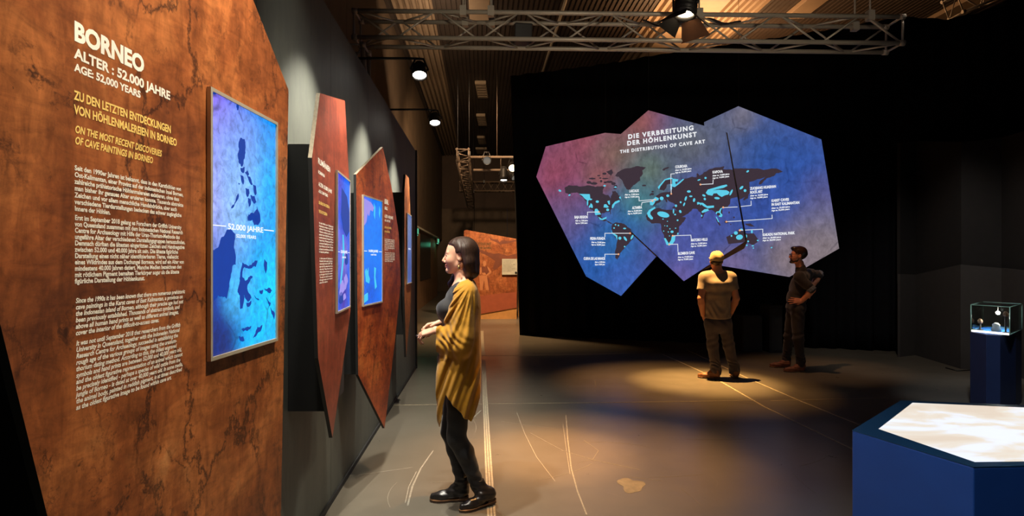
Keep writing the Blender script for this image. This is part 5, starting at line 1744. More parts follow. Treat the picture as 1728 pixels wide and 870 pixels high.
g = thing('glass_case', 'clear glass case with a bright spark of light on the blue plinth', 'glass case', gp(1680, 6.4, zp + 0.003))
gt = NT('clear_glass')
tr = gt.n('ShaderNodeBsdfTransparent'); tr.inputs[0].default_value = (0.93, 0.97, 0.95, 1)
gl = gt.n('ShaderNodeBsdfGlossy'); gl.inputs['Roughness'].default_value = 0.03
fr = gt.n('ShaderNodeFresnel'); fr.inputs[0].default_value = 1.45
sm = gt.n('ShaderNodeTexNoise'); gt.l(gt.mapping(), sm.inputs['Vector']); sm.inputs['Scale'].default_value = 30
ad = gt.math('MULTIPLY', fr.outputs[0], gt.ramp(sm.outputs[0], [(0.3, (0.9, 0.9, 0.9, 1)), (0.7, (1.3, 1.3, 1.3, 1))]))
mx = gt.n('ShaderNodeMixShader'); gt.l(ad, mx.inputs[0]); gt.l(tr.outputs[0], mx.inputs[1]); gt.l(gl.outputs[0], mx.inputs[2])
gt.l(mx.outputs[0], gt.out.inputs['Surface'])
M_GLASS = gt.mat
M_GEDGE = plain('green_glass_edge', srgb(150, 190, 165), 0.2)
z0, z1 = zp + 0.004, zp + 0.285
cs = [(1638.5, 6.30), (1704, 5.98), (1724.5, 6.42), (1659, 6.76)]
cw = [gp(x, Y, 0) for x, Y in cs]
cen = sum(cw, Vector((0, 0, 0))) / 4
for k in range(4):
    a, b = cw[k], cw[(k + 1) % 4]
    d = (b - a).normalized() * 0.004
    nrm = (cen - (a + b) / 2).normalized() * 0.006
    mb = MB()
    q = [a + d, b - d, b - d + nrm, a + d + nrm]
    mb.prism([Vector((p.x, p.y, z1 - 0.007)) for p in q], [Vector((p.x, p.y, z0)) for p in q])
    mb.build('pane', M_GLASS, g)
    mb = MB()
    mb.tube((a.x, a.y, z0), (a.x, a.y, z1), 0.0045, 6)
    mb.build('glass_edge', M_GEDGE, g)
    mb = MB()
    mb.tube((a.x, a.y, z1), (b.x, b.y, z1), 0.0045, 6)
    mb.tube((a.x, a.y, z0 + 0.004), (b.x, b.y, z0 + 0.004), 0.0045, 6)
    mb.build('glass_edge', M_GEDGE, g)
mb = MB()
mb.prism([Vector((p.x, p.y, z1)) for p in cw], [Vector((p.x, p.y, z1 - 0.006)) for p in cw])
mb.build('lid', M_GLASS, g)
# things inside
def post(px, Y, h, lab):
    o = gp(px, Y, zp + 0.003)
    tp = thing('object_stand', lab, 'stand', o, 'small stands inside the glass case')
    mb = MB(); mb.lathe([(0.0, 0), (0.03, 0), (0.03, 0.008), (0.008, 0.012), (0.008, h), (0.0, h)], o, n=14); mb.build('pole', M_LAMP, tp)
    mb = MB(); mb.lathe([(0.0, 0), (0.02, 0.004), (0.024, 0.03), (0.012, 0.05), (0.0, 0.055)], o + Vector((0, 0, h)), n=14); mb.build('relic', plain('bone_brown', srgb(150, 110, 80), 0.6, var=0.3), tp)
post(1654, 6.42, 0.07, 'short stand with a small brown relic at the left end inside the glass case')
post(1697, 6.16, 0.17, 'taller stand with a small brown relic at the right inside the glass case')
o = gp(1681, 6.3, zp + 0.003)
tp = thing('lit_relic', 'small bright white carved object glowing in the middle of the glass case', 'relic', o)
mb = MB(); mb.lathe([(0.0, 0), (0.04, 0), (0.045, 0.02), (0.03, 0.045), (0.035, 0.07), (0.015, 0.09), (0.0, 0.092)], o, n=18); mb.build('body', plain('white_relic', srgb(240, 236, 228), 0.5), tp)
o = gp(1684, 6.34, z1 - 0.09)
tp = thing('case_lamp', 'tiny dazzling white lamp under the lid of the glass case', 'lamp', o)
mb = MB(); mb.lathe([(0, -0.018), (0.014, -0.012), (0.019, 0), (0.014, 0.012), (0, 0.018)], o, (0, -1, 0), 14); mb.build('bulb', glow('case_bulb', (1, 0.95, 0.88, 1), 45), tp)
mb = MB(); mb.tube(o + Vector((0, 0, 0.016)), o + Vector((0, 0, 0.083)), 0.004, 6); mb.build('stem', M_STEEL, tp)
pl_ = bpy.data.lights.new('case_light', 'POINT'); pl_.energy = 6.0; pl_.color = (1, 0.95, 0.88); pl_.shadow_soft_size = 0.02
po = bpy.data.objects.new('case_light', pl_); po.location = o + Vector((0, -0.03, -0.03)); link(po)
# glowing front edge under the case
a, b = gp(1640, 6.27, zp), gp(1703, 5.96, zp)
mb = MB(); nn = Vector((-(b - a).normalized().y, (b - a).normalized().x, 0)) * -0.01
mb.prism([a, b, b + nn, a + nn], [p + Vector((0, 0, 0.02)) for p in (a, b, b + nn, a + nn)])
mb.v = [(x_, y_, z_ + 0.004) for x_, y_, z_ in mb.v]
mb.build('light_strip', glow('case_strip', (1.0, 0.96, 0.9, 1), 1.6), g)
# small cable behind it on the floor
mb = MB(); mb.path([floor_at(1596, 621) + Vector((0, 0, 0.008)), floor_at(1615, 626) + Vector((0, 0, 0.008)), floor_at(1650, 624) + Vector((0, 0, 0.008))], 0.008, 6)
tag(mb.build('floor_cable', M_LAMP), 'short dark cable on the floor left of the blue plinth', 'cable')
# ------------------------------------------------------------------ people
def skin_mat(name, c, lips):
    t = NT(name)
    n = t.noise(t.mapping(), 30, 4)
    d = tuple(x * 0.92 for x in c[:3]) + (1,)
    t.l(t.ramp(n.outputs[0], [(0.3, d), (0.7, c)]), t.p.inputs['Base Color'])
    t.p.inputs['Roughness'].default_value = 0.6
    t.p.inputs['Subsurface Weight'].default_value = 0.08
    t.p.inputs['Subsurface Radius'].default_value = (0.01, 0.004, 0.002)
    return [t.mat, plain(name + '_lips', lips, 0.42)]

def hair_mat(name, c, rough=0.38):
    t = NT(name)
    v = t.mapping(scale=(1, 1, 0.12))
    n = t.noise(v, 130, 3, 0.6)
    d = tuple(x * 0.45 for x in c[:3]) + (1,)
    l = tuple(min(1, x * 1.25) for x in c[:3]) + (1,)
    t.l(t.ramp(n.outputs[0], [(0.3, d), (0.7, l)]), t.p.inputs['Base Color'])
    t.p.inputs['Roughness'].default_value = rough
    t.p.inputs['Specular IOR Level'].default_value = 0.35
    t.bump(n.outputs[0], 0.3, 0.003)
    return t.mat

def cloth_mat(name, c, rough=0.85, knit=0.25, scale=260):
    t = NT(name)
    n = t.noise(t.mapping(), 14, 5)
    d = tuple(x * 0.82 for x in c[:3]) + (1,)
    l = tuple(min(1, x * 1.12) for x in c[:3]) + (1,)
    t.l(t.ramp(n.outputs[0], [(0.3, d), (0.7, l)]), t.p.inputs['Base Color'])
    t.p.inputs['Roughness'].default_value = rough
    t.p.inputs['Sheen Weight'].default_value = 0.15
    t.bump(t.noise(t.mapping(), scale, 2).outputs[0], knit, 0.003)
    return t.mat

def head_sdf(S, H, s=1.0, male=False):
    """head around the frame H: x forward, y to its left, z up; origin between the ears at eye height"""
    k = lambda *p: H.pt(*[q * s for q in p])
    R = H.R
    S.ell(k(-0.012, 0, 0.028), [0.095 * s, 0.074 * s, 0.084 * s], R, 0.01)
    S.ell(k(0.028, 0, -0.030), [0.060 * s, 0.060 * s, 0.082 * s], R, 0.03)
    for y in (-1, 1):
        S.cone(k(-0.016, y * 0.050, -0.055), k(0.062, y * 0.012, -0.098), 0.020 * s, 0.017 * s, 0.025)
        S.ell(k(0.052, y * 0.037, -0.034), [0.029 * s, 0.025 * s, 0.030 * s], R, 0.025)
        S.cone(k(0.077, y * 0.010, 0.014), k(0.066, y * 0.044, 0.016), 0.010 * s, 0.008 * s, 0.012)
        S.ell(k(0.089, y * 0.031, -0.002), [0.013 * s, 0.017 * s, 0.010 * s], R, 0.012, 'cut')
        S.ell(k(0.0695, y * 0.031, -0.002), [0.0150 * s, 0.0165 * s, 0.0138 * s], R, 0.004)
        S.ell(k(0.086, y * 0.0325, -0.0045), [0.0085 * s, 0.0125 * s, 0.0040 * s], R, 0.002, 'cut')
        # ear
        S.ell(k(-0.010, y * 0.076, -0.012), [0.019 * s, 0.008 * s, 0.031 * s], R, 0.004)
        S.ell(k(-0.006, y * 0.084, -0.008), [0.010 * s, 0.006 * s, 0.018 * s], R, 0.003, 'cut')
        S.ell(k(0.088, y * 0.012, -0.044), [0.011 * s, 0.008 * s, 0.008 * s], R, 0.006)
    S.cone(k(0.083, 0, 0.008), k(0.107, 0, -0.034), 0.0078 * s, 0.0095 * s, 0.010)
    S.cone(k(0.104, 0, -0.037), k(0.090, 0, -0.048), 0.0085 * s, 0.006 * s, 0.006)
    S.ell(k(0.086, 0, -0.064), [0.0115 * s, 0.022 * s, 0.006 * s], R, 0.004)
    S.ell(k(0.085, 0, -0.075), [0.0115 * s, 0.019 * s, 0.0065 * s], R, 0.004)
    S.ell(k(0.096, 0, -0.0695), [0.006 * s, 0.024 * s, 0.0016 * s], R, 0.003, 'cut')
    S.ell(k(0.074, 0, -0.098), [0.018 * s, 0.020 * s, 0.017 * s], R, 0.014)

def hand_sdf(S, W, fwd, back, side, curl=(0.4, 0.5, 0.4), spread=0.06, s=1.0, thumb=((0.02, 0.030, -0.006), (0.050, 0.054, -0.014), (0.078, 0.060, -0.022)), curls=None):
    """five-fingered hand: W wrist, fwd towards the fingers, back = back-of-hand normal, side = +1/-1 thumb side along back x fwd"""
    H = Frame(W, fwd, back)
    sd = side
    kn = [(0.088, 0.030), (0.092, 0.010), (0.088, -0.010), (0.080, -0.029)]
    ln = [(0.040, 0.024, 0.020), (0.044, 0.028, 0.021), (0.041, 0.026, 0.020), (0.031, 0.019, 0.018)]
    tips = []
    for i in range(4):
        kx, ky = kn[i][0] * s, kn[i][1] * s * sd
        S.cone(H.pt(0.004, ky * 0.62, 0), H.pt(kx, ky, 0), 0.0145 * s, 0.0105 * s, 0.010)
        c = (curls[i] if curls else curl)
        a = 0.0
        p = Vector((kx, ky, 0))
        r = (0.0092 if i < 3 else 0.0080) * s
        yaw = spread * (1.5 - i) * sd
        for j in range(3):
            a += c[j]
            q = p + Vector((math.cos(a) * math.cos(yaw), math.sin(yaw), -math.sin(a))) * ln[i][j] * s
            S.cone(H.pt(*p), H.pt(*q), r, r * 0.9, 0.0025)
            r *= 0.9
            pd = (q - p).normalized()
            p = q
        tips.append((H.pt(*p), H.R @ pd, H.R @ Vector((math.sin(a), 0, math.cos(a))), r))
    T = [Vector((q[0] * s, q[1] * s * sd, q[2] * s)) for q in thumb]
    S.cone(H.pt(*T[0]), H.pt(*T[1]), 0.0155 * s, 0.0112 * s, 0.010)
    S.cone(H.pt(*T[1]), H.pt(*T[2]), 0.0112 * s, 0.0085 * s, 0.003)
    S.cone(H.pt(0, 0.006 * sd, 0), H.pt(0.06 * s, 0.012 * s * sd, -0.003), 0.016 * s, 0.014 * s, 0.01)
    tips.append((H.pt(*T[2]), H.R @ (T[2] - T[1]).normalized(), H.R @ Vector((0, 0, 1)), 0.0085 * s))
    return tips

def lerp(a, b, t):
    return Vector(a) + (Vector(b) - Vector(a)) * t

def tabl(tab, z):
    """piecewise-linear table lookup on arrays: tab = [(z, v...)] ascending z"""
    zs = [r[0] for r in tab]
    return [np.interp(z, zs, [r[i] for r in tab]) for i in range(1, len(tab[0]))]

# =============================================================== the woman
WY = 3.79
def w(px, py, dy=0.0):
    """point of the woman: pixel at her mid depth, moved dy in depth"""
    p = at(px, py, WY)
    return Vector((p.x, WY + dy, p.z))
wo = Vector((at(780, 850, WY).x, WY, 0.0))
woman = thing('person', 'woman in a mustard cardigan and black leggings standing before the panels, hands joined', 'person', wo)
SKW = skin_mat('fair_skin', srgb(222, 168, 138), srgb(196, 122, 108))
Hw = Frame(w(775.5, 430, 0.0), (-1.0, 0.06, -0.02), (0.0, 0.0, 1))
S = SDF((-0.74, 3.50, -0.02), (-0.02, 4.10, 1.76), 0.0034)
head_sdf(S, Hw, 0.985)
S.chain([w(779, 446), w(781, 466), w(783, 482)], [0.050, 0.049, 0.062], 0.02)
# torso
S.ell(w(781, 503), [0.092, 0.160, 0.11], None, 0.04)
S.ell(w(779, 530), [0.098, 0.135, 0.12], None, 0.04)
for dy in (-0.072, 0.072):
    S.ell(w(757, 522, dy), [0.062, 0.060, 0.062], None, 0.035)
S.ell(w(778, 566), [0.090, 0.125, 0.12], None, 0.05)
S.ell(w(779, 605), [0.105, 0.155, 0.12], None, 0.05)
S.cone(w(786, 487, -0.14), w(786, 487, 0.14), 0.052, None, 0.04)
# legs
LHIP, LKN, LAN = w(779, 618, -0.075), w(772, 733, -0.065), w(806, 815, -0.02)
RHIP, RKN, RAN = w(776, 618, 0.08), w(758, 731, 0.06), w(779, 818, 0.05)
def leg(S, hip, kn, an, pad=0.0):
    S.cone(hip, kn, 0.084, 0.054, 0.02, 'add', pad)
    bc = lerp(kn, an, 0.32)
    d = (an - kn).normalized()
    back = Vector((1, 0, 0))
    S.cone(kn, bc + back * 0.010, 0.052, 0.052, 0.02, 'add', pad)
    S.cone(bc + back * 0.010, an, 0.052, 0.035, 0.02, 'add', pad)
leg(S, LHIP, LKN, LAN)
leg(S, RHIP, RKN, RAN)
# arms
LSH, LEL, LWR = w(789, 492, -0.165), w(786, 562, -0.215), w(739, 553, -0.115)
RSH, REL, RWR = w(784, 492, 0.165), w(779, 560, 0.20), w(741, 546, 0.03)
for sh, elb, wr in ((LSH, LEL, LWR), (RSH, REL, RWR)):
    S.cone(sh, elb, 0.046, 0.036, 0.02)
    S.cone(elb, wr, 0.036, 0.024, 0.01)
# hands: near left hand palm down, curled around a small dark thing; right hand behind it
tipsL = hand_sdf(S, LWR, (-0.93, 0.22, -0.26), (-0.16, -0.35, 0.92), -1, s=0.96, curls=[(0.30, 0.75, 0.5), (0.40, 0.8, 0.55), (0.5, 0.85, 0.55), (0.6, 0.85, 0.6)], thumb=((0.02, 0.026, -0.012), (0.052, 0.040, -0.030), (0.082, 0.036, -0.044)), spread=0.07)
tipsR = hand_sdf(S, RWR, (-0.90, -0.36, -0.14), (-0.1, 0.35, 0.93), 1, s=0.94, curls=[(0.5, 0.9, 0.6), (0.6, 0.9, 0.6), (0.7, 0.9, 0.6), (0.75, 0.9, 0.6)])
def lips_slot(H, s):
    o = np.array(H.o)
    Rm = np.array(H.R)
    def f(c):
        q = (c - o) @ Rm / s
        m = (q[:, 0] > 0.080) & (np.abs(q[:, 1]) < 0.021) & (q[:, 2] > -0.0815) & (q[:, 2] < -0.0595)
        return m.astype(np.int32)
    return f
body = S.build('body', SKW, woman, lips_slot(Hw, 0.985))
HAIRW = hair_mat('dark_brown_hair', srgb(54, 34, 24), 0.5)

def eyes(parent, H, s, iris):
    for y in (-1, 1):
        mb = MB()
        mb.lathe([(0.0, 0.0128 * s)] + [(0.0128 * s * math.sin(a), 0.0128 * s * math.cos(a)) for a in [0.35, 0.8, 1.2, 1.57]], H.pt(0.0695 * s, y * 0.031 * s, -0.002 * s), H.R @ Vector((1, 0, 0)), 16, 0)
        mb.lathe([(0.0, 0.01335 * s), (0.0048 * s, 0.0126 * s), (0.0055 * s, 0.0116 * s)], H.pt(0.0695 * s, y * 0.031 * s, -0.002 * s), H.R @ Vector((1, 0, 0)), 14, 1)
        mb.build('eye', [plain('eye_white', srgb(225, 218, 208), 0.2, var=0.03), plain('iris', iris, 0.2)], parent)
eyes(woman, Hw, 0.985, srgb(60, 40, 26))
def brows(parent, H, s, mat, th=0.0032):
    for y in (-1, 1):
        mb = MB()
        pts = [H.pt(0.0852 * s, y * 0.013 * s, 0.018 * s), H.pt(0.0822 * s, y * 0.027 * s, 0.0225 * s), H.pt(0.0692 * s, y * 0.045 * s, 0.020 * s)]
        mb.tube(pts[0], pts[1], th, 8, th)
        mb.tube(pts[1], pts[2], th, 8, th * 0.5)
        mb.build('eyebrow', mat, parent)
brows(woman, Hw, 0.985, HAIRW, 0.0031)
for y in (-1, 1):
    mb = MB()
    q = [Hw.pt(0.0835, y * 0.0215, -0.0015), Hw.pt(0.0865, y * 0.031, 0.0005), Hw.pt(0.0800, y * 0.0425, -0.0015), Hw.pt(0.0750, y * 0.0480, -0.0030)]
    mb.path(q, 0.0014, 6)
    mb.build('eyelash', HAIRW, woman)
# hair: scalp cap, bob falling to the collar behind, a lock on the far side in front
S = SDF((-0.62, 3.60, 1.25), (-0.15, 4.0, 1.78), 0.0032)
R = Hw.R
S.ell(Hw.pt(-0.016, 0, 0.031), [0.100, 0.081, 0.088], R, 0.01)
S.ell(Hw.pt(-0.050, 0, 0.0), [0.072, 0.085, 0.10], R, 0.03)
for y in (-1, 1):
    S.chain([Hw.pt(-0.042, y * 0.060, 0.03), Hw.pt(-0.062, y * 0.062, -0.05), Hw.pt(-0.072, y * 0.052, -0.105), Hw.pt(-0.064, y * 0.046, -0.140)], [0.040, 0.038, 0.031, 0.010], 0.03)
S.chain([Hw.pt(-0.068, 0, 0.02), Hw.pt(-0.082, 0, -0.06), Hw.pt(-0.086, 0, -0.115), Hw.pt(-0.074, 0, -0.148)], [0.046, 0.038, 0.030, 0.010], 0.03)
# clear the face and the ears
S.ell(Hw.pt(0.098, 0, -0.020), [0.066, 0.100, 0.105], R, 0.010, 'cut')
for y in (-1, 1):
    S.ell(Hw.pt(0.078, y * 0.075, 0.020), [0.060, 0.050, 0.062], R, 0.012, 'cut')
    S.ell(Hw.pt(0.040, y * 0.095, -0.010), [0.040, 0.040, 0.040], R, 0.010, 'cut')
S.ell(Hw.pt(0.030, -0.070, -0.050), [0.075, 0.060, 0.062], R, 0.006, 'cut')
S.ell(Hw.pt(0.030, 0.070, -0.050), [0.075, 0.060, 0.062], R, 0.006, 'cut')
for y in (-1, 1):
    S.ell(Hw.pt(-0.006, y * 0.086, -0.016), [0.024, 0.022, 0.034], R, 0.004, 'cut')
S.ell(Hw.pt(-0.005, 0, -0.115), [0.060, 0.060, 0.060], R, 0.01, 'cut')
# far lock falling in front of the shoulder
S.chain([Hw.pt(-0.030, -0.080, -0.02), Hw.pt(0.012, -0.076, -0.085), Hw.pt(0.040, -0.066, -0.140), Hw.pt(0.066, -0.058, -0.185), Hw.pt(0.070, -0.056, -0.215)], [0.020, 0.022, 0.022, 0.020, 0.008], 0.02)
o_h, R_h = np.array(Hw.o), np.array(Hw.R)
def strands(x, y, z):
    a = np.arctan2((y - o_h[1]), (x - o_h[0]) + 1e-6)
    return 0.0016 * np.sin(a * 9 + 9 * z + 1.3 * np.sin(a * 5)) * np.sin(a * 4 + 2 + 7 * z) + 0.0006 * np.sin(a * 61 + 26 * z + 3 * np.sin(7 * a))
S.disp(strands)
S.build('hair', HAIRW, woman)
# earring
mb = MB()
e0 = Hw.pt(-0.006, 0.080, -0.046)
mb.tube(e0, e0 - Vector((0, 0, 0.018)), 0.0012, 6)
mb.lathe([(0, 0.0), (0.004, -0.003), (0.0075, -0.012), (0.008, -0.02), (0.004, -0.028), (0, -0.030)], e0 - Vector((0, 0, 0.018)), (0, 0, 1), 14)
mb.build('earring', plain('gold', srgb(222, 186, 120), 0.25, 0.9), woman)
# small hairgrips of a necklace chain at the neckline
mb = MB()
ch = [w(795, 471, -0.03), w(784, 479, -0.075), w(770, 487, -0.072), w(761, 496, -0.04)]
mb.path(ch, 0.0016, 6)
mb.build('necklace', plain('silver_chain', srgb(210, 205, 200), 0.3, 0.9), woman)
# nails, dark
mb = MB()
for (p, d, n, r) in tipsL[:4] + tipsR[:4]:
    q = Frame(p + n * r * 0.75 + d * 0.001, d, n)
    mb.lathe([(0, 0.0024), (0.0035, 0.002), (0.0048, 0.0004), (0.0046, -0.001), (0, -0.001)], q.o, q.R @ Vector((0, 0, 1)), 10)
mb.build('nail_varnish', plain('dark_nail', srgb(60, 26, 32), 0.25), woman)
# rings
mb = MB()
H = Frame(LWR, (-0.93, 0.22, -0.26), (-0.16, -0.35, 0.92))
rp = H.pt(0.105, 0.0095, -0.004)
rd = (H.R @ Vector((0.9, 0, -0.35))).normalized()
mb.lathe([(0.0098, -0.0022), (0.0112, 0), (0.0098, 0.0022)], rp, rd, 16)
mb.build('ring', plain('silver_chain', srgb(210, 205, 200), 0.3, 0.9), woman)
mb = MB()
mb.lathe([(0.026, -0.006), (0.029, 0), (0.026, 0.006)], lerp(RWR, REL, 0.10), (RWR - REL).normalized(), 20)
mb.build('bracelet', plain('silver_chain', srgb(210, 205, 200), 0.3, 0.9), woman)

# black top
BLACKC = cloth_mat('black_jersey', srgb(34, 34, 37), 0.75, 0.15)
S = SDF((-0.58, 3.58, 0.85), (-0.12, 4.0, 1.42), 0.005)
S.ell(w(780, 503), [0.092, 0.160, 0.11], None, 0.04, 'add', 0.008)
S.ell(w(777, 530), [0.096, 0.135, 0.12], None, 0.04, 'add', 0.008)
for dy in (-0.072, 0.072):
    S.ell(w(757, 522, dy), [0.062, 0.060, 0.062], None, 0.05, 'add', 0.009)
S.ell(w(776, 566), [0.098, 0.125, 0.12], None, 0.05, 'add', 0.008)
S.ell(w(772, 605), [0.118, 0.155, 0.14], None, 0.05, 'add', 0.008)
S.cone(w(786, 489, -0.13), w(786, 489, 0.13), 0.054, None, 0.04, 'add', 0.004)
S.disp(lambda x, y, z: 0.003 * np.sin(z * 60 + 3 * np.sin(y * 20)) * (x < -0.3))
S.ell(w(764, 478), [0.080, 0.075, 0.062], None, 0.01, 'cut')
S.cut_half(w(770, 640), (0, 0, -1), 0.01)
S.build('top', BLACKC, woman)
# leggings
S = SDF((-0.60, 3.58, 0.08), (-0.12, 4.02, 1.0), 0.0048)
leg(S, LHIP, LKN, LAN, 0.006)
leg(S, RHIP, RKN, RAN, 0.006)
S.ell(w(779, 605), [0.108, 0.158, 0.11], None, 0.05)
S.disp(lambda x, y, z: 0.0022 * np.sin(z * 120 + 30 * x) * np.exp(-((z - 0.18) / 0.08) ** 2) + 0.0015 * np.sin(z * 70 + 40 * x))
S.cut_half((0, 0, 0.105), (0, 0, -1))
S.build('leggings', cloth_mat('black_leggings', srgb(22, 21, 24), 0.8, 0.1), woman)

# ankle boots
LEATH = plain('black_leather', (0.016, 0.014, 0.014, 1), 0.28, var=0.3, scale=30)
SOLE = plain('dark_brown_sole', srgb(58, 42, 33), 0.55)
WELT = plain('tan_welt', srgb(150, 108, 74), 0.5)
def boot(heel, toe, an, parent, heel_h=0.035, pad_shaft=0.0, L=0.255, mat=None, sole_mat=None, shaft=0.15, wd=1.0, heel_lift=0.0):
    """heel, toe: floor points below heel and toe; an: ankle centre"""
    mat = mat or LEATH
    d = Vector((toe[0] - heel[0], toe[1] - heel[1], 0)).normalized()
    n = Vector((-d.y, d.x, 0))
    toe = Vector(heel) + d * L
    lo = [min(heel[i], toe[i]) - 0.10 for i in range(2)] + [-0.01]
    hi = [max(heel[i], toe[i]) + 0.10 for i in range(2)] + [0.30]
    lo = [min(lo[0], an.x - 0.09), min(lo[1], an.y - 0.09), lo[2]]
    hi = [max(hi[0], an.x + 0.09), max(hi[1], an.y + 0.09), hi[2]]
    S = SDF(lo, hi, 0.0036)
    up = Vector((0, 0, 1))
    h0 = Vector(heel) + up * heel_lift
    def P(f, l, z):
        return Vector((heel[0], heel[1], 0)) + d * (f * L) + n * l + up * (z + heel_lift * max(0, 1 - f * 1.7))
    s = wd
    S.cone(P(0.14, 0, 0.052 + heel_h * 0.4), P(0.40, 0.002, 0.052), 0.033 * s, 0.034 * s, 0.02)
    S.cone(P(0.40, 0.0, 0.050), P(0.72, 0.004, 0.034), 0.034 * s, 0.030 * s, 0.02)
    S.cone(P(0.60, 0.010 * s, 0.030), P(0.66, -0.012 * s, 0.030), 0.026 * s, 0.026 * s, 0.02)
    S.cone(P(0.72, 0.004, 0.032), P(0.91, 0.0, 0.030), 0.032 * s, 0.022 * s, 0.02)
    S.cone(P(0.16, 0, 0.06), an, 0.037 * s, 0.040 * s, 0.03)
    S.cone(P(0.36, 0, 0.075), an, 0.032 * s, 0.038 * s, 0.03)
    sh = (an - P(0.2, 0, 0.0)).normalized()
    top = an + up * (shaft - an.z) if an.z < shaft else an
    S.cone(an, top + up * 0.02, 0.042 * s, 0.045 * s, 0.015)
    S.disp(lambda x, y, z: 0.0012 * np.sin(z * 190 + 25 * x + 25 * y))
    S.cut_half((0, 0, shaft + 0.0), (0, 0, 1), 0.004)
    S.cone(top + up * 0.012, top + up * 0.06, 0.034 * s, 0.036 * s, 0.003, 'cut')
    S.cut_half((0, 0, 0.012), (0, 0, -1), 0.003) if heel_lift == 0 else None
    ob = S.build('boot' if shaft > 0.12 else 'shoe', mat, parent)
    # sole with welt and heel block
    mb = MB()
    out = [(0.0, 0.020), (0.06, 0.030), (0.25, 0.031), (0.45, 0.031), (0.62, 0.040), (0.78, 0.041), (0.90, 0.032), (0.98, 0.014), (1.0, 0.0)]
    ring_ = [(f, l * s) for f, l in out] + [(f, -l * s) for f, l in reversed(out[:-1])]
    zt = lambda f: 0.0 if f > 0.42 else heel_h * 0.0
    def arch(f):
        return 0.014 if 0.30 < f < 0.46 else 0.0
    mb.prism([P(f, l * 0.97, 0.014) for f, l in ring_], [P(f, l * 0.97, 0.005) for f, l in ring_])
    hr = [(f, l) for f, l in ring_ if f <= 0.27]
    mb.prism([P(f, l * 0.97, 0.030) for f, l in hr], [P(f, l * 0.95, 0.0) for f, l in hr])
    mb.prism([P(f, l, 0.006) for f, l in ring_ if f > 0.44], [P(f, l, 0.0) for f, l in ring_ if f > 0.44])
    mb.build('sole', sole_mat or SOLE, ob)
    mb = MB()
    mb.prism([P(f, l * 1.02, 0.0175) for f, l in ring_], [P(f, l * 1.02, 0.0135) for f, l in ring_])
    mb.build('welt', WELT, ob)
    return ob
rh = Vector((at(791, 845, 3.84).x, 3.845, 0))
rt = Vector((at(726, 845, 3.80).x, 3.825, 0))
boot(rh, rt, RAN, woman, shaft=0.165, wd=0.98, L=0.252)
lh = Vector((at(835, 845, 3.80).x, 3.79, 0))
lt = Vector((at(778, 861, 3.68).x, 3.66, 0))
boot(lh, lt, LAN, woman, shaft=0.165, wd=0.98, L=0.255, heel_lift=0.012)

# mustard cardigan: draped shell with slit hem, folds and a wide sleeve
MUST = cloth_mat('mustard_knit', srgb(184, 130, 14), 0.8, 0.35, 420)
cy = WY - 0.005
tabz = []
for (py, xb, xf, hy) in [(716, 803, 738, 0.19), (700, 808, 735, 0.20), (660, 810.5, 732, 0.215), (620, 811, 735, 0.22), (590, 810.5, 742, 0.22), (560, 810, 746, 0.225), (540, 809.5, 750, 0.225), (515, 809.5, 759, 0.222), (497, 808.5, 767, 0.215), (487, 806, 772, 0.19), (478, 802.5, 777, 0.145), (471, 798.5, 782, 0.095), (465, 794, 785, 0.075)]:
    tabz.append((at(0, py, WY).z, at(xb, py, WY).x, at(xf, py, WY).x, hy))
S = SDF((-0.62, 3.46, 0.48), (-0.14, 4.08, 1.47), 0.0040)
gx, gy, gz = [S.ax[i].reshape([-1 if j == i else 1 for j in range(3)]) for i in range(3)]
xb, xf, hy = tabl(tabz, gz)
cxm, rx = (xb + xf) / 2, (xb - xf) / 2
ux, uy = (gx - cxm) / rx, (gy - cy) / hy
rad = (np.abs(ux) ** 2.6 + np.abs(uy) ** 2.4) ** (1 / 2.5)
d = (rad - 1.0) * np.minimum(rx, hy) * 0.9
phi = np.arctan2(uy, ux)
low = np.clip((1.43 - gz) / 0.22, 0, 1)
fold = 0.0065 * np.sin(phi * 7 + 2.0 * gz + 0.9 * np.sin(5 * gz + phi)) + 0.003 * np.sin(phi * 13 - 6 * gz + 0.6) * np.sin(3 * phi + 4 * gz)
# diagonal drape folds on the near side, running from the shoulder to the slit
k1 = at(805, 520, WY); k2 = at(758, 652, WY)
dxz = np.array([k2.x - k1.x, k2.z - k1.z]); dxz /= np.linalg.norm(dxz)
q1 = (gx - k1.x) * dxz[1] - (gz - k1.z) * dxz[0]
q2 = q1 + 0.35 * (gz - 0.9) ** 2 * np.sign(0.9 - gz)
near = np.clip(-uy * 1.6, 0, 1)
diag = near * (0.0062 * np.sin(q2 / 0.098 * 2 * math.pi + 1.4 * np.sin(q2 * 24 + 5 * gz)) + 0.003 * np.sin(q2 / 0.041 * 2 * math.pi + 2 * np.sin(9 * gz))) * np.clip((1.25 - gz) / 0.2, 0, 1)
d = d + low * (fold * (1 - 0.5 * near) + diag)
S.d = np.broadcast_to(d, S.d.shape).astype(np.float32).copy()
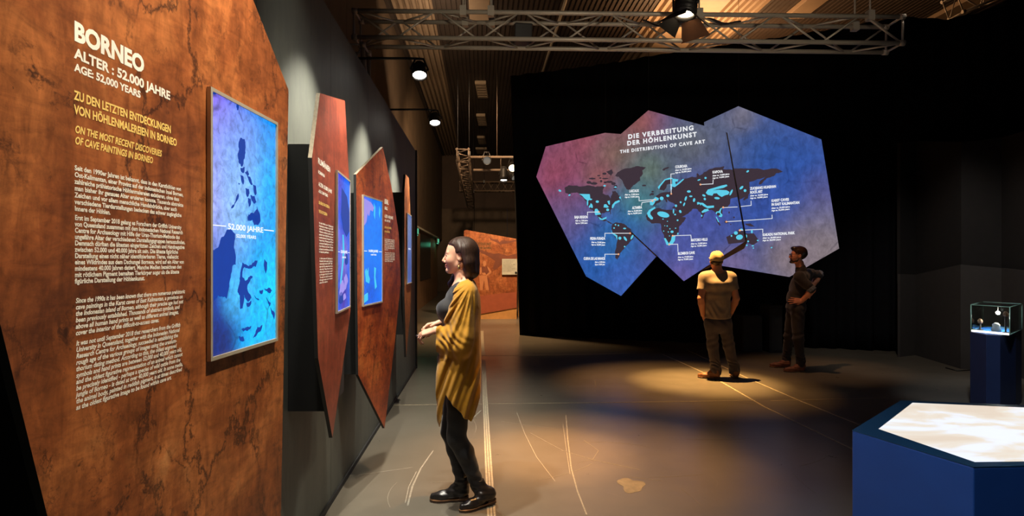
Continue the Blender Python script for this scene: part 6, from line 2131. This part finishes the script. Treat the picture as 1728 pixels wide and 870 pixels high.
# sleeve (near) and far sleeve
for sh, elb, wr, sg in ((LSH, LEL, LWR, -1), (RSH, REL, RWR, 1)):
    S.cone(sh + Vector((0, sg * -0.01, 0.0)), elb + Vector((0, sg * -0.005, 0.0)), 0.070, 0.066, 0.035)
    t1 = lerp(elb, wr, 0.93)
    S.cone(elb + Vector((0.0, 0, 0.004)), t1 + Vector((0, 0, -0.014)), 0.062, 0.042, 0.03)
    S.cone(elb + Vector((-0.01, 0, -0.055)), t1 + Vector((0.006, 0, -0.082)), 0.066, 0.046, 0.03)
gx, gy, gz = [S.ax[i].reshape([-1 if j == i else 1 for j in range(3)]) for i in range(3)]
slv = np.exp(-(((gx - LEL.x + 0.08) / 0.10) ** 2 + ((gz - LEL.z + 0.02) / 0.10) ** 2)) * np.clip((3.72 - gy) / 0.06, 0, 1)
S.d = (S.d + slv * 0.0038 * np.sin((gx * 1.2 + gz) * 2 * math.pi / 0.062 + 1.5 * np.sin(gx * 34) + 1.2 * np.sin(gz * 41))).astype(np.float32)
# folds fanning out from the shoulder over the upper arm
sp_ = at(802, 470, WY)
th_ = np.arctan2(gx - sp_.x, sp_.z - gz + 1e-6)
rr_ = np.sqrt((gx - sp_.x) ** 2 + (gz - sp_.z) ** 2)
fan = 0.0052 * np.sin(th_ * 21 + 1.2 * np.sin(rr_ * 16) + 0.8) + 0.0030 * np.sin(th_ * 47 + 9 * rr_)
fan = fan * np.clip((rr_ - 0.05) / 0.14, 0, 1) * np.clip((gz - 0.98) / 0.12, 0, 1) * np.clip((3.73 - gy) / 0.05, 0, 1)
S.d = (S.d + fan).astype(np.float32)
# hollow it
inner = np.maximum(S.d + 0.0085, 0) 
S.d = np.maximum(S.d, -(S.d + 0.009))
# cuffs open, front open between the hands, slit hem, neckline
def cutfun(e):
    S.d = np.maximum(S.d, e.astype(np.float32))
cutfun((at(741, 560, WY).x - gx) + 0 * gy + 0 * gz)
hem = [(728, 684), (733, 692), (741, 704), (746, 711), (750, 700), (754, 672), (758.5, 655), (766, 664), (780, 682), (791, 697), (798, 702), (804, 690), (811, 664)]
hx = [at(a, 0, WY).x for a, b in hem]
hz = [at(0, b, WY).z for a, b in hem]
hemz = np.interp(S.ax[0], hx, hz).reshape(-1, 1, 1)
cutfun(hemz - gz + 0.008 * np.sin(gy * 30) + 0 * gx)
# front opening: the body strip in front, between the two front edges
xf_ = tabl(tabz, gz)[1]
openw = np.interp(S.ax[2], [0.5, 0.8, 1.0, 1.2, 1.35, 1.45], [0.10, 0.10, 0.13, 0.15, 0.11, 0.085]).reshape(1, 1, -1)
e1 = np.minimum(np.minimum((xf_ + 0.065) - gx, openw - np.abs(gy - cy)), 10)
cutfun(e1)
# neckline: a plane from the nape down to the front edges
nk = Vector((-0.62, 0, 0.78)).normalized()
p0 = w(790, 470)
e2 = np.minimum((gx - p0.x) * nk.x + (gz - p0.z) * nk.z, 0.098 - np.abs(gy - cy)) + 0 * gy
cutfun(e2)
S.build('cardigan', MUST, woman, None, 1)
# the small dark thing in her hands
gpn = lerp(LWR, LWR + Vector((-0.93, 0.22, -0.26)) * 0.1, 1.0) + Vector((-0.008, 0.012, -0.018))
ph = thing('phone', 'small dark handset held in the hands of the woman in mustard', 'phone', gpn)
mb = MB()
mb.box((-0.017, -0.036, -0.004), (0.017, 0.036, 0.004), 0, Euler((0.25, -0.35, 0.45)).to_matrix(), gpn)
mb.build('case', plain('phone_black', (0.012, 0.012, 0.014, 1), 0.3), ph, bevel=0.003)
mb = MB()
mb.box((-0.014, -0.032, 0.0042), (0.014, 0.032, 0.0048), 0, Euler((0.25, -0.35, 0.45)).to_matrix(), gpn)
mb.build('screen', plain('phone_glass', (0.02, 0.022, 0.028, 1), 0.08), ph)

# =============================================================== the man in the cap, seen from behind
MY = 7.84
def m(px, py, dy=0.0):
    p = at(px, py, MY)
    return Vector((p.x, MY + dy, p.z))
mo = Vector((at(1218, 638, MY).x, MY, 0.0))
man1 = thing('person', 'man in a beige cap and T-shirt seen from behind, hands in his trouser pockets', 'person', mo)
SKM = skin_mat('ruddy_skin', srgb(206, 140, 104), srgb(170, 92, 80))
Hm = Frame(m(1209.5, 439, 0.02), (0.05, 1.0, 0.16), (0, 0, 1))
j = dict(LSH=m(1188.5, 468, 0.0), RSH=m(1233, 468, 0.0), LEL=m(1181, 503, -0.04), REL=m(1241, 503, -0.03), LWR=m(1187.5, 531, 0.03), RWR=m(1235, 528, 0.03),
         LHIP=m(1200.5, 543), RHIP=m(1222.5, 543), LKN=m(1204, 584, 0.03), RKN=m(1231, 583, 0.03), LAN=m(1207, 627, -0.03), RAN=m(1240, 625, 0.02))
S = SDF((2.38, 7.55, -0.02), (3.12, 8.16, 1.80), 0.0055)
head_sdf(S, Hm, 1.03, True)
S.chain([m(1210, 446), m(1210, 458)], [0.058, 0.064], 0.02)
S.cone(m(1201, 466), m(1220, 466), 0.075, None, 0.05)
S.cone(m(1191, 468), m(1231, 468), 0.058, None, 0.04)
S.ell(m(1211, 490), [0.170, 0.105, 0.16], None, 0.05)
S.ell(m(1211, 520), [0.140, 0.088, 0.15], None, 0.05)
S.ell(m(1211, 540), [0.145, 0.092, 0.10], None, 0.05)
for a in ('L', 'R'):
    S.cone(j[a + 'SH'], j[a + 'EL'], 0.054, 0.042, 0.02)
    S.cone(j[a + 'EL'], lerp(j[a + 'EL'], j[a + 'WR'], 0.3), 0.042, 0.044, 0.015)
    S.cone(lerp(j[a + 'EL'], j[a + 'WR'], 0.3), j[a + 'WR'], 0.044, 0.030, 0.015)
    S.cone(j[a + 'HIP'], j[a + 'KN'], 0.075, 0.048, 0.03)
    S.cone(j[a + 'KN'], j[a + 'AN'], 0.048, 0.034, 0.02)
hand_sdf(S, j['LWR'], (0.30, 0.35, -0.88), (-0.9, 0.1, -0.35), 1, curl=(0.3, 0.4, 0.3), s=1.05)
hand_sdf(S, j['RWR'], (-0.25, 0.35, -0.88), (0.9, 0.1, -0.35), -1, curl=(0.3, 0.4, 0.3), s=1.05)
S.build('body', SKM, man1, lips_slot(Hm, 1.03))
eyes(man1, Hm, 1.03, srgb(70, 80, 90))
HAIRM = hair_mat('short_dark_hair', srgb(46, 32, 24))
brows(man1, Hm, 1.03, HAIRM)
# knitted cap with folded brim and a back strap opening
CAPM = cloth_mat('beige_cap_cotton', srgb(184, 156, 104), 0.85, 0.3, 200)
S = SDF((2.5, 7.68, 1.42), (2.92, 8.1, 1.82), 0.0045)
S.ell(Hm.pt(-0.016, 0, 0.034), [0.107, 0.088, 0.096], Hm.R, 0.01)
S.disp(lambda x, y, z: 0.0022 * np.sin(np.arctan2(y - Hm.o.y, x - Hm.o.x) * 6 + 14 * z) + 0.0025 * np.sin(55 * x + 40 * z))
cutn = Hm.R @ Vector((-0.16, 0, -1.0))
S.cut_half(Hm.pt(-0.02, 0, -0.012), cutn, 0.004)
S.cone(Hm.pt(0.075, -0.035, 0.020), Hm.pt(0.075, 0.035, 0.020), 0.02, None, 0.02)
S.ell(Hm.pt(0.125, 0, 0.012), [0.060, 0.062, 0.008], Hm.R, 0.008)
S.build('cap', CAPM, man1)
# short hair below the cap
S = SDF((2.5, 7.68, 1.38), (2.92, 8.1, 1.70), 0.0045)
S.ell(Hm.pt(-0.020, 0, 0.010), [0.098, 0.081, 0.088], Hm.R, 0.01)
S.cut_half(Hm.pt(0.02, 0, 0), Hm.R @ Vector((1, 0, 0.1)), 0.004)
S.cut_half(Hm.pt(-0.02, 0, 0.012), Hm.R @ Vector((0, 0, 1)))
S.cut_half(Hm.pt(-0.09, 0, -0.072), Hm.R @ Vector((0.35, 0, -1)), 0.006)
S.build('hair', HAIRM, man1)
# T-shirt
SHIRT1 = cloth_mat('beige_cotton', srgb(146, 126, 104), 0.9, 0.15, 160)
S = SDF((2.36, 7.60, 0.72), (3.12, 8.10, 1.50), 0.0055)
for a in ('L', 'R'):
    S.cone(j[a + 'SH'], lerp(j[a + 'SH'], j[a + 'EL'], 0.66), 0.070, 0.069, 0.04)
for a, n in (('L', -1), ('R', 1)):
    e = lerp(j[a + 'SH'], j[a + 'EL'], 0.60)
    dd = (j[a + 'EL'] - j[a + 'SH']).normalized()
    x, y, z = [S.ax[i].reshape([-1 if q == i else 1 for q in range(3)]) for i in range(3)]
    pl_e = (x - e.x) * dd.x + (y - e.y) * dd.y + (z - e.z) * dd.z
    sidem = (x < m(1193, 0).x) if n < 0 else (x > m(1229, 0).x)
    S.d = np.where((pl_e > -0.02), np.maximum(S.d, pl_e), S.d).astype(np.float32)
S.cone(m(1200, 466), m(1221, 466), 0.078, None, 0.06)
S.cone(m(1190, 468.5), m(1232, 468.5), 0.064, None, 0.06)
for (py_, hx_, hy_, sh_) in ((480, 0.186, 0.120, -0.030), (497, 0.182, 0.118, -0.002), (510, 0.174, 0.114, 0.004), (522, 0.170, 0.114, 0.002), (534, 0.172, 0.120, 0.0)):
    S.ell(m(1211, py_, sh_), [hx_, hy_, 0.100], None, 0.05)
def folds1(x, y, z):
    wv = np.exp(-((z - 1.0) / 0.22) ** 2)
    return (0.004 * np.sin(26 * x + 20 * z) * wv + 0.005 * np.sin(46 * z + 9 * np.sin(12 * x)) * np.exp(-((z - 0.88) / 0.1) ** 2)
            - 0.010 * np.exp(-((z - 1.29) / 0.05) ** 2) * (y < 7.83) * np.exp(-((np.abs(x - 2.72) - 0.09) / 0.09) ** 2))
S.disp(folds1)
S.cut_half((0, MY, m(0, 536).z), (0, 0.1, -1), 0.004)
S.ell(m(1210, 452, 0.0), [0.066, 0.066, 0.045], None, 0.01, 'cut')
S.build('shirt', SHIRT1, man1)
# trousers bunched at the ankles
def trousers(S, J, pelvis, pr, pad=0.014, seed=0.0, ankle_w=0.062):
    S.ell(pelvis, pr, None, 0.03)
    for a in ('L', 'R'):
        S.cone(J[a + 'HIP'], J[a + 'KN'], 0.094, 0.070, 0.03)
        S.cone(J[a + 'KN'], J[a + 'AN'] + Vector((0, 0, 0.02)), 0.070, ankle_w, 0.03)
        S.cone(J[a + 'AN'] + Vector((0, 0, 0.05)), J[a + 'AN'] + Vector((0, 0, -0.03)), ankle_w + 0.004, ankle_w + 0.004, 0.02)
    def fo(x, y, z):
        b = np.exp(-((z - 0.17) / 0.12) ** 2)
        kz = np.exp(-((z - 0.48) / 0.10) ** 2)
        hz_ = np.exp(-((z - 0.80) / 0.08) ** 2)
        return 0.0055 * b * np.sin(z * 92 + 38 * x + 4 * np.sin(24 * y + 17 * x) + 2 * np.sin(31 * z) + seed) + 0.0045 * kz * np.sin(z * 70 - 35 * x + seed) + 0.0045 * hz_ * np.sin(50 * x + 60 * z + seed) + 0.002 * np.sin(34 * x + 26 * z)
    S.disp(fo)
DENIM1 = cloth_mat('charcoal_trousers', srgb(62, 54, 60), 0.85, 0.2, 200)
S = SDF((2.44, 7.60, 0.03), (3.08, 8.10, 1.0), 0.0055)
trousers(S, j, m(1211.5, 546), [0.172, 0.122, 0.13])
S.cut_half((0, 0, m(0, 532).z), (0, 0, 1), 0.004)
S.cut_half((0, 0, 0.055), (0, 0, -1), 0.006)
# pockets' mouths let the wrists in
S.build('trousers', DENIM1, man1)
BOOTB = plain('brown_nubuck', srgb(120, 74, 40), 0.6, var=0.3, scale=24)
SOLEB = plain('dark_sole', srgb(44, 32, 24), 0.7)
hl = Vector((j['LAN'].x + 0.035, j['LAN'].y - 0.045, 0))
boot(hl, hl + Vector((-0.22, 0.12, 0)), Vector((j['LAN'].x + 0.0, j['LAN'].y - 0.01, 0.105)), man1, mat=BOOTB, sole_mat=SOLEB, shaft=0.14, wd=1.18, L=0.285)
hr_ = Vector((j['RAN'].x, j['RAN'].y - 0.065, 0))
boot(hr_, hr_ + Vector((0.05, 0.25, 0)), Vector((j['RAN'].x, j['RAN'].y - 0.01, 0.105)), man1, mat=BOOTB, sole_mat=SOLEB, shaft=0.14, wd=1.18, L=0.285)

# =============================================================== the man with glasses, hands on hips
NY = 8.30
def g2(px, py, dy=0.0):
    """point at the pixel, at depth NY+dy"""
    return at(px, py, NY + dy)
no = Vector((at(1340, 620, NY).x, NY, 0.0))
man2 = thing('person', 'bearded man with glasses in a dark shirt, hands on hips, looking up at the screens', 'person', no)
SKN = skin_mat('warm_skin', srgb(214, 138, 106), srgb(170, 92, 80))
fw = Vector((-0.90, 0.43, 0.0)).normalized()
Hn = Frame(g2(1346.5, 430.5), Vector((-0.955, 0.20, 0.10)), (0, 0, 1))
J = dict(LSH=g2(1349, 467, -0.16), RSH=g2(1366, 461, 0.17), LEL=g2(1370.5, 489, -0.24), REL=g2(1383, 463, 0.24), LWR=g2(1353, 507.5, -0.15), RWR=g2(1364, 492, 0.16),
         LHIP=g2(1346, 522, -0.09), RHIP=g2(1339, 519, 0.09), LKN=g2(1347, 570, -0.08), RKN=g2(1332, 566, 0.22), LAN=g2(1351, 612, -0.02), RAN=g2(1327, 606, 0.33))
S = SDF((3.45, 7.85, -0.02), (4.45, 8.85, 1.86), 0.006)
head_sdf(S, Hn, 1.02, True)
S.chain([g2(1349, 444), g2(1352, 458)], [0.057, 0.063], 0.02)
tR = Frame(g2(1350, 480), fw, (0.12, 0, 1)).R
S.cone(J['LSH'], J['RSH'], 0.060, None, 0.04)
S.ell(g2(1351, 478), [0.108, 0.158, 0.15], tR, 0.05)
S.ell(g2(1347, 500), [0.100, 0.138, 0.14], tR, 0.05)
S.ell(g2(1344, 518), [0.090, 0.132, 0.10], tR, 0.05)
for a in ('L', 'R'):
    S.cone(J[a + 'SH'], J[a + 'EL'], 0.054, 0.042, 0.02)
    S.cone(J[a + 'EL'], lerp(J[a + 'EL'], J[a + 'WR'], 0.3), 0.042, 0.043, 0.015)
    S.cone(lerp(J[a + 'EL'], J[a + 'WR'], 0.3), J[a + 'WR'], 0.043, 0.029, 0.015)
    S.cone(J[a + 'HIP'], J[a + 'KN'], 0.066, 0.046, 0.02)
    S.cone(J[a + 'KN'], J[a + 'AN'], 0.048, 0.034, 0.02)
hand_sdf(S, J['LWR'], (-0.93, -0.02, 0.06), (-0.15, -0.96, 0.2), 1, curls=[(0.05, 0.15, 0.1), (0.12, 0.2, 0.15), (0.2, 0.25, 0.2), (0.28, 0.3, 0.2)], spread=0.13, s=1.0, thumb=((0.02, 0.026, -0.01), (0.048, 0.05, -0.02), (0.07, 0.052, -0.035)))
hand_sdf(S, J['RWR'], (-0.6, -0.1, -0.75), (0.1, 0.95, 0.1), -1, curl=(0.2, 0.3, 0.2))
S.build('body', SKN, man2, lips_slot(Hn, 1.02))
eyes(man2, Hn, 1.02, srgb(60, 50, 40))
HAIRN = hair_mat('auburn_brown_hair', srgb(60, 36, 26))
brows(man2, Hn, 1.02, HAIRN, 0.004)
S = SDF((3.75, 8.05, 1.40), (4.2, 8.55, 1.86), 0.0045)
S.ell(Hn.pt(-0.018, 0, 0.036), [0.106, 0.086, 0.098], Hn.R, 0.01)
S.ell(Hn.pt(0.050, 0, 0.094), [0.052, 0.062, 0.030], Hn.R, 0.02)
S.ell(Hn.pt(0.095, 0, -0.030), [0.080, 0.10, 0.095], Hn.R, 0.01, 'cut')
for y in (-1, 1):
    S.ell(Hn.pt(0.030, y * 0.075, -0.035), [0.050, 0.04, 0.055], Hn.R, 0.006, 'cut')
    S.ell(Hn.pt(-0.008, y * 0.088, -0.016), [0.022, 0.02, 0.032], Hn.R, 0.004, 'cut')
S.cut_half(Hn.pt(-0.09, 0, -0.075), Hn.R @ Vector((0.45, 0, -1)), 0.006)
S.disp(lambda x, y, z: 0.0022 * np.sin(70 * x + 40 * z + 20 * y) * np.sin(50 * y + 60 * z))
S.build('hair', HAIRN, man2)
# beard
S = SDF((3.75, 8.05, 1.36), (4.2, 8.55, 1.66), 0.0045)
for y in (-1, 1):
    S.cone(Hn.pt(-0.008, y * 0.062, -0.040), Hn.pt(0.020, y * 0.053, -0.080), 0.010, 0.013, 0.01)
    S.cone(Hn.pt(0.020, y * 0.053, -0.080), Hn.pt(0.082, y * 0.016, -0.098), 0.013, 0.016, 0.016)
    S.cone(Hn.pt(0.094, y * 0.004, -0.057), Hn.pt(0.084, y * 0.030, -0.075), 0.006, 0.008, 0.006)
S.ell(Hn.pt(0.078, 0, -0.100), [0.021, 0.025, 0.021], Hn.R, 0.014)
S.ell(Hn.pt(0.094, 0, -0.073), [0.012, 0.020, 0.010], Hn.R, 0.006, 'cut')
S.build('beard', HAIRN, man2)
# glasses
mb = MB()
for y in (-1, 1):
    pts = [Hn.pt(0.098, y * 0.034 + 0.026 * math.cos(a), -0.004 + 0.020 * math.sin(a)) for a in [2 * math.pi * k / 18 for k in range(19)]]
    mb.path(pts, 0.0022, 6)
    mb.path([Hn.pt(0.096, y * 0.060, 0.006), Hn.pt(0.050, y * 0.078, 0.006), Hn.pt(-0.015, y * 0.082, 0.002)], 0.002, 6)
mb.tube(Hn.pt(0.103, -0.009, 0.002), Hn.pt(0.103, 0.009, 0.002), 0.002, 6)
gl_o = mb.build('glasses_frame', M_LAMP, man2)
mb = MB()
for y in (-1, 1):
    c0 = Hn.pt(0.098, y * 0.034, -0.004)
    mb.lathe([(0.0, 0.0006), (0.024, 0.0006), (0.024, -0.0006), (0, -0.0006)], c0, Hn.R @ Vector((1, 0, 0)), 18)
mb.build('lens', M_GLASS, gl_o)
# shirt with rolled sleeves and a collar
SHIRT2 = cloth_mat('dark_plum_shirt', srgb(44, 34, 34), 0.85, 0.15, 180)
CUFF = cloth_mat('grey_blue_lining', srgb(92, 96, 108), 0.85, 0.15, 180)
S = SDF((3.45, 7.85, 0.80), (4.45, 8.75, 1.58), 0.006)
S.cone(J['LSH'], J['RSH'], 0.070, None, 0.05)
S.cone(g2(1351, 453), g2(1352, 460), 0.066, 0.080, 0.03)
for (px_, py_, rx_, ry_) in ((1352, 474, 0.128, 0.178), (1350, 484, 0.132, 0.172), (1347, 494, 0.132, 0.165), (1345, 503, 0.132, 0.162), (1344, 512, 0.130, 0.165)):
    S.ell(g2(px_, py_), [rx_, ry_, 0.085], tR, 0.05)
for a in ('L', 'R'):
    e = lerp(J[a + 'SH'], J[a + 'EL'], 0.96)
    S.cone(J[a + 'SH'], e, 0.070, 0.058, 0.03)
def folds2(x, y, z):
    return 0.005 * np.sin(40 * z + 26 * x + 2 * np.sin(18 * y)) * np.exp(-((z - 1.08) / 0.16) ** 2) + 0.004 * np.sin(60 * x - 50 * z) * (x > 4.02) + 0.003 * np.sin(24 * y + 30 * z)
S.disp(folds2)
S.cut_half((0, 0, g2(0, 509).z), (0, 0, -1), 0.006)
S.ell(Hn.pt(0.060, 0, -0.175), [0.050, 0.045, 0.055], Hn.R, 0.008, 'cut')
S.build('shirt', SHIRT2, man2)
# collar
S = SDF((3.8, 8.1, 1.36), (4.25, 8.55, 1.58), 0.004)
S.cone(g2(1350, 449), g2(1351.5, 456), 0.067, 0.080, 0.01)
S.cone(g2(1349, 438), g2(1351, 470), 0.062, 0.072, 0.004, 'cut')
S.ell(Hn.pt(0.075, 0, -0.155), [0.05, 0.02, 0.06], Hn.R, 0.004, 'cut')
S.build('collar', SHIRT2, man2)
for a in ('L', 'R'):
    S = SDF([J[a + 'EL'][i] - 0.16 for i in range(3)], [J[a + 'EL'][i] + 0.16 for i in range(3)], 0.005)
    e0_, e1_ = lerp(J[a + 'SH'], J[a + 'EL'], 0.84), lerp(J[a + 'SH'], J[a + 'EL'], 1.06)
    S.cone(e0_, e1_, 0.063, 0.060, 0.0)
    dd = (e1_ - e0_).normalized()
    S.cut_half(e1_ + dd * 0.0, dd, 0.004)
    S.cut_half(e0_, -dd, 0.004)
    S.disp(lambda x, y, z: 0.002 * np.sin(120 * (x + z)))
    S.build('sleeve_cuff', CUFF, man2)
TR2 = cloth_mat('near_black_trousers', srgb(36, 27, 28), 0.85, 0.2, 200)
S = SDF((3.45, 7.95, 0.03), (4.35, 8.85, 1.08), 0.006)
trousers(S, J, g2(1343.5, 517), [0.124, 0.158, 0.13], seed=1.7, ankle_w=0.054)
S.cut_half((0, 0, g2(0, 504).z), (0, 0, 1), 0.004)
S.cut_half((0, 0, 0.06), (0, 0, -1), 0.006)
S.build('trousers', TR2, man2)
SHOEB = plain('brown_suede', srgb(104, 58, 38), 0.65, var=0.3, scale=24)
hl = Vector((J['LAN'].x + 0.055, J['LAN'].y - 0.01, 0))
boot(hl, hl + Vector((-0.27, 0.03, 0)), Vector((J['LAN'].x + 0.012, J['LAN'].y, 0.10)), man2, mat=SHOEB, sole_mat=SOLEB, shaft=0.11, wd=1.12, L=0.285)
hr_ = Vector((J['RAN'].x + 0.045, J['RAN'].y - 0.04, 0))
boot(hr_, hr_ + Vector((-0.26, 0.08, 0)), Vector((J['RAN'].x + 0.005, J['RAN'].y - 0.01, 0.10)), man2, mat=SHOEB, sole_mat=SOLEB, shaft=0.11, wd=1.12, L=0.285)
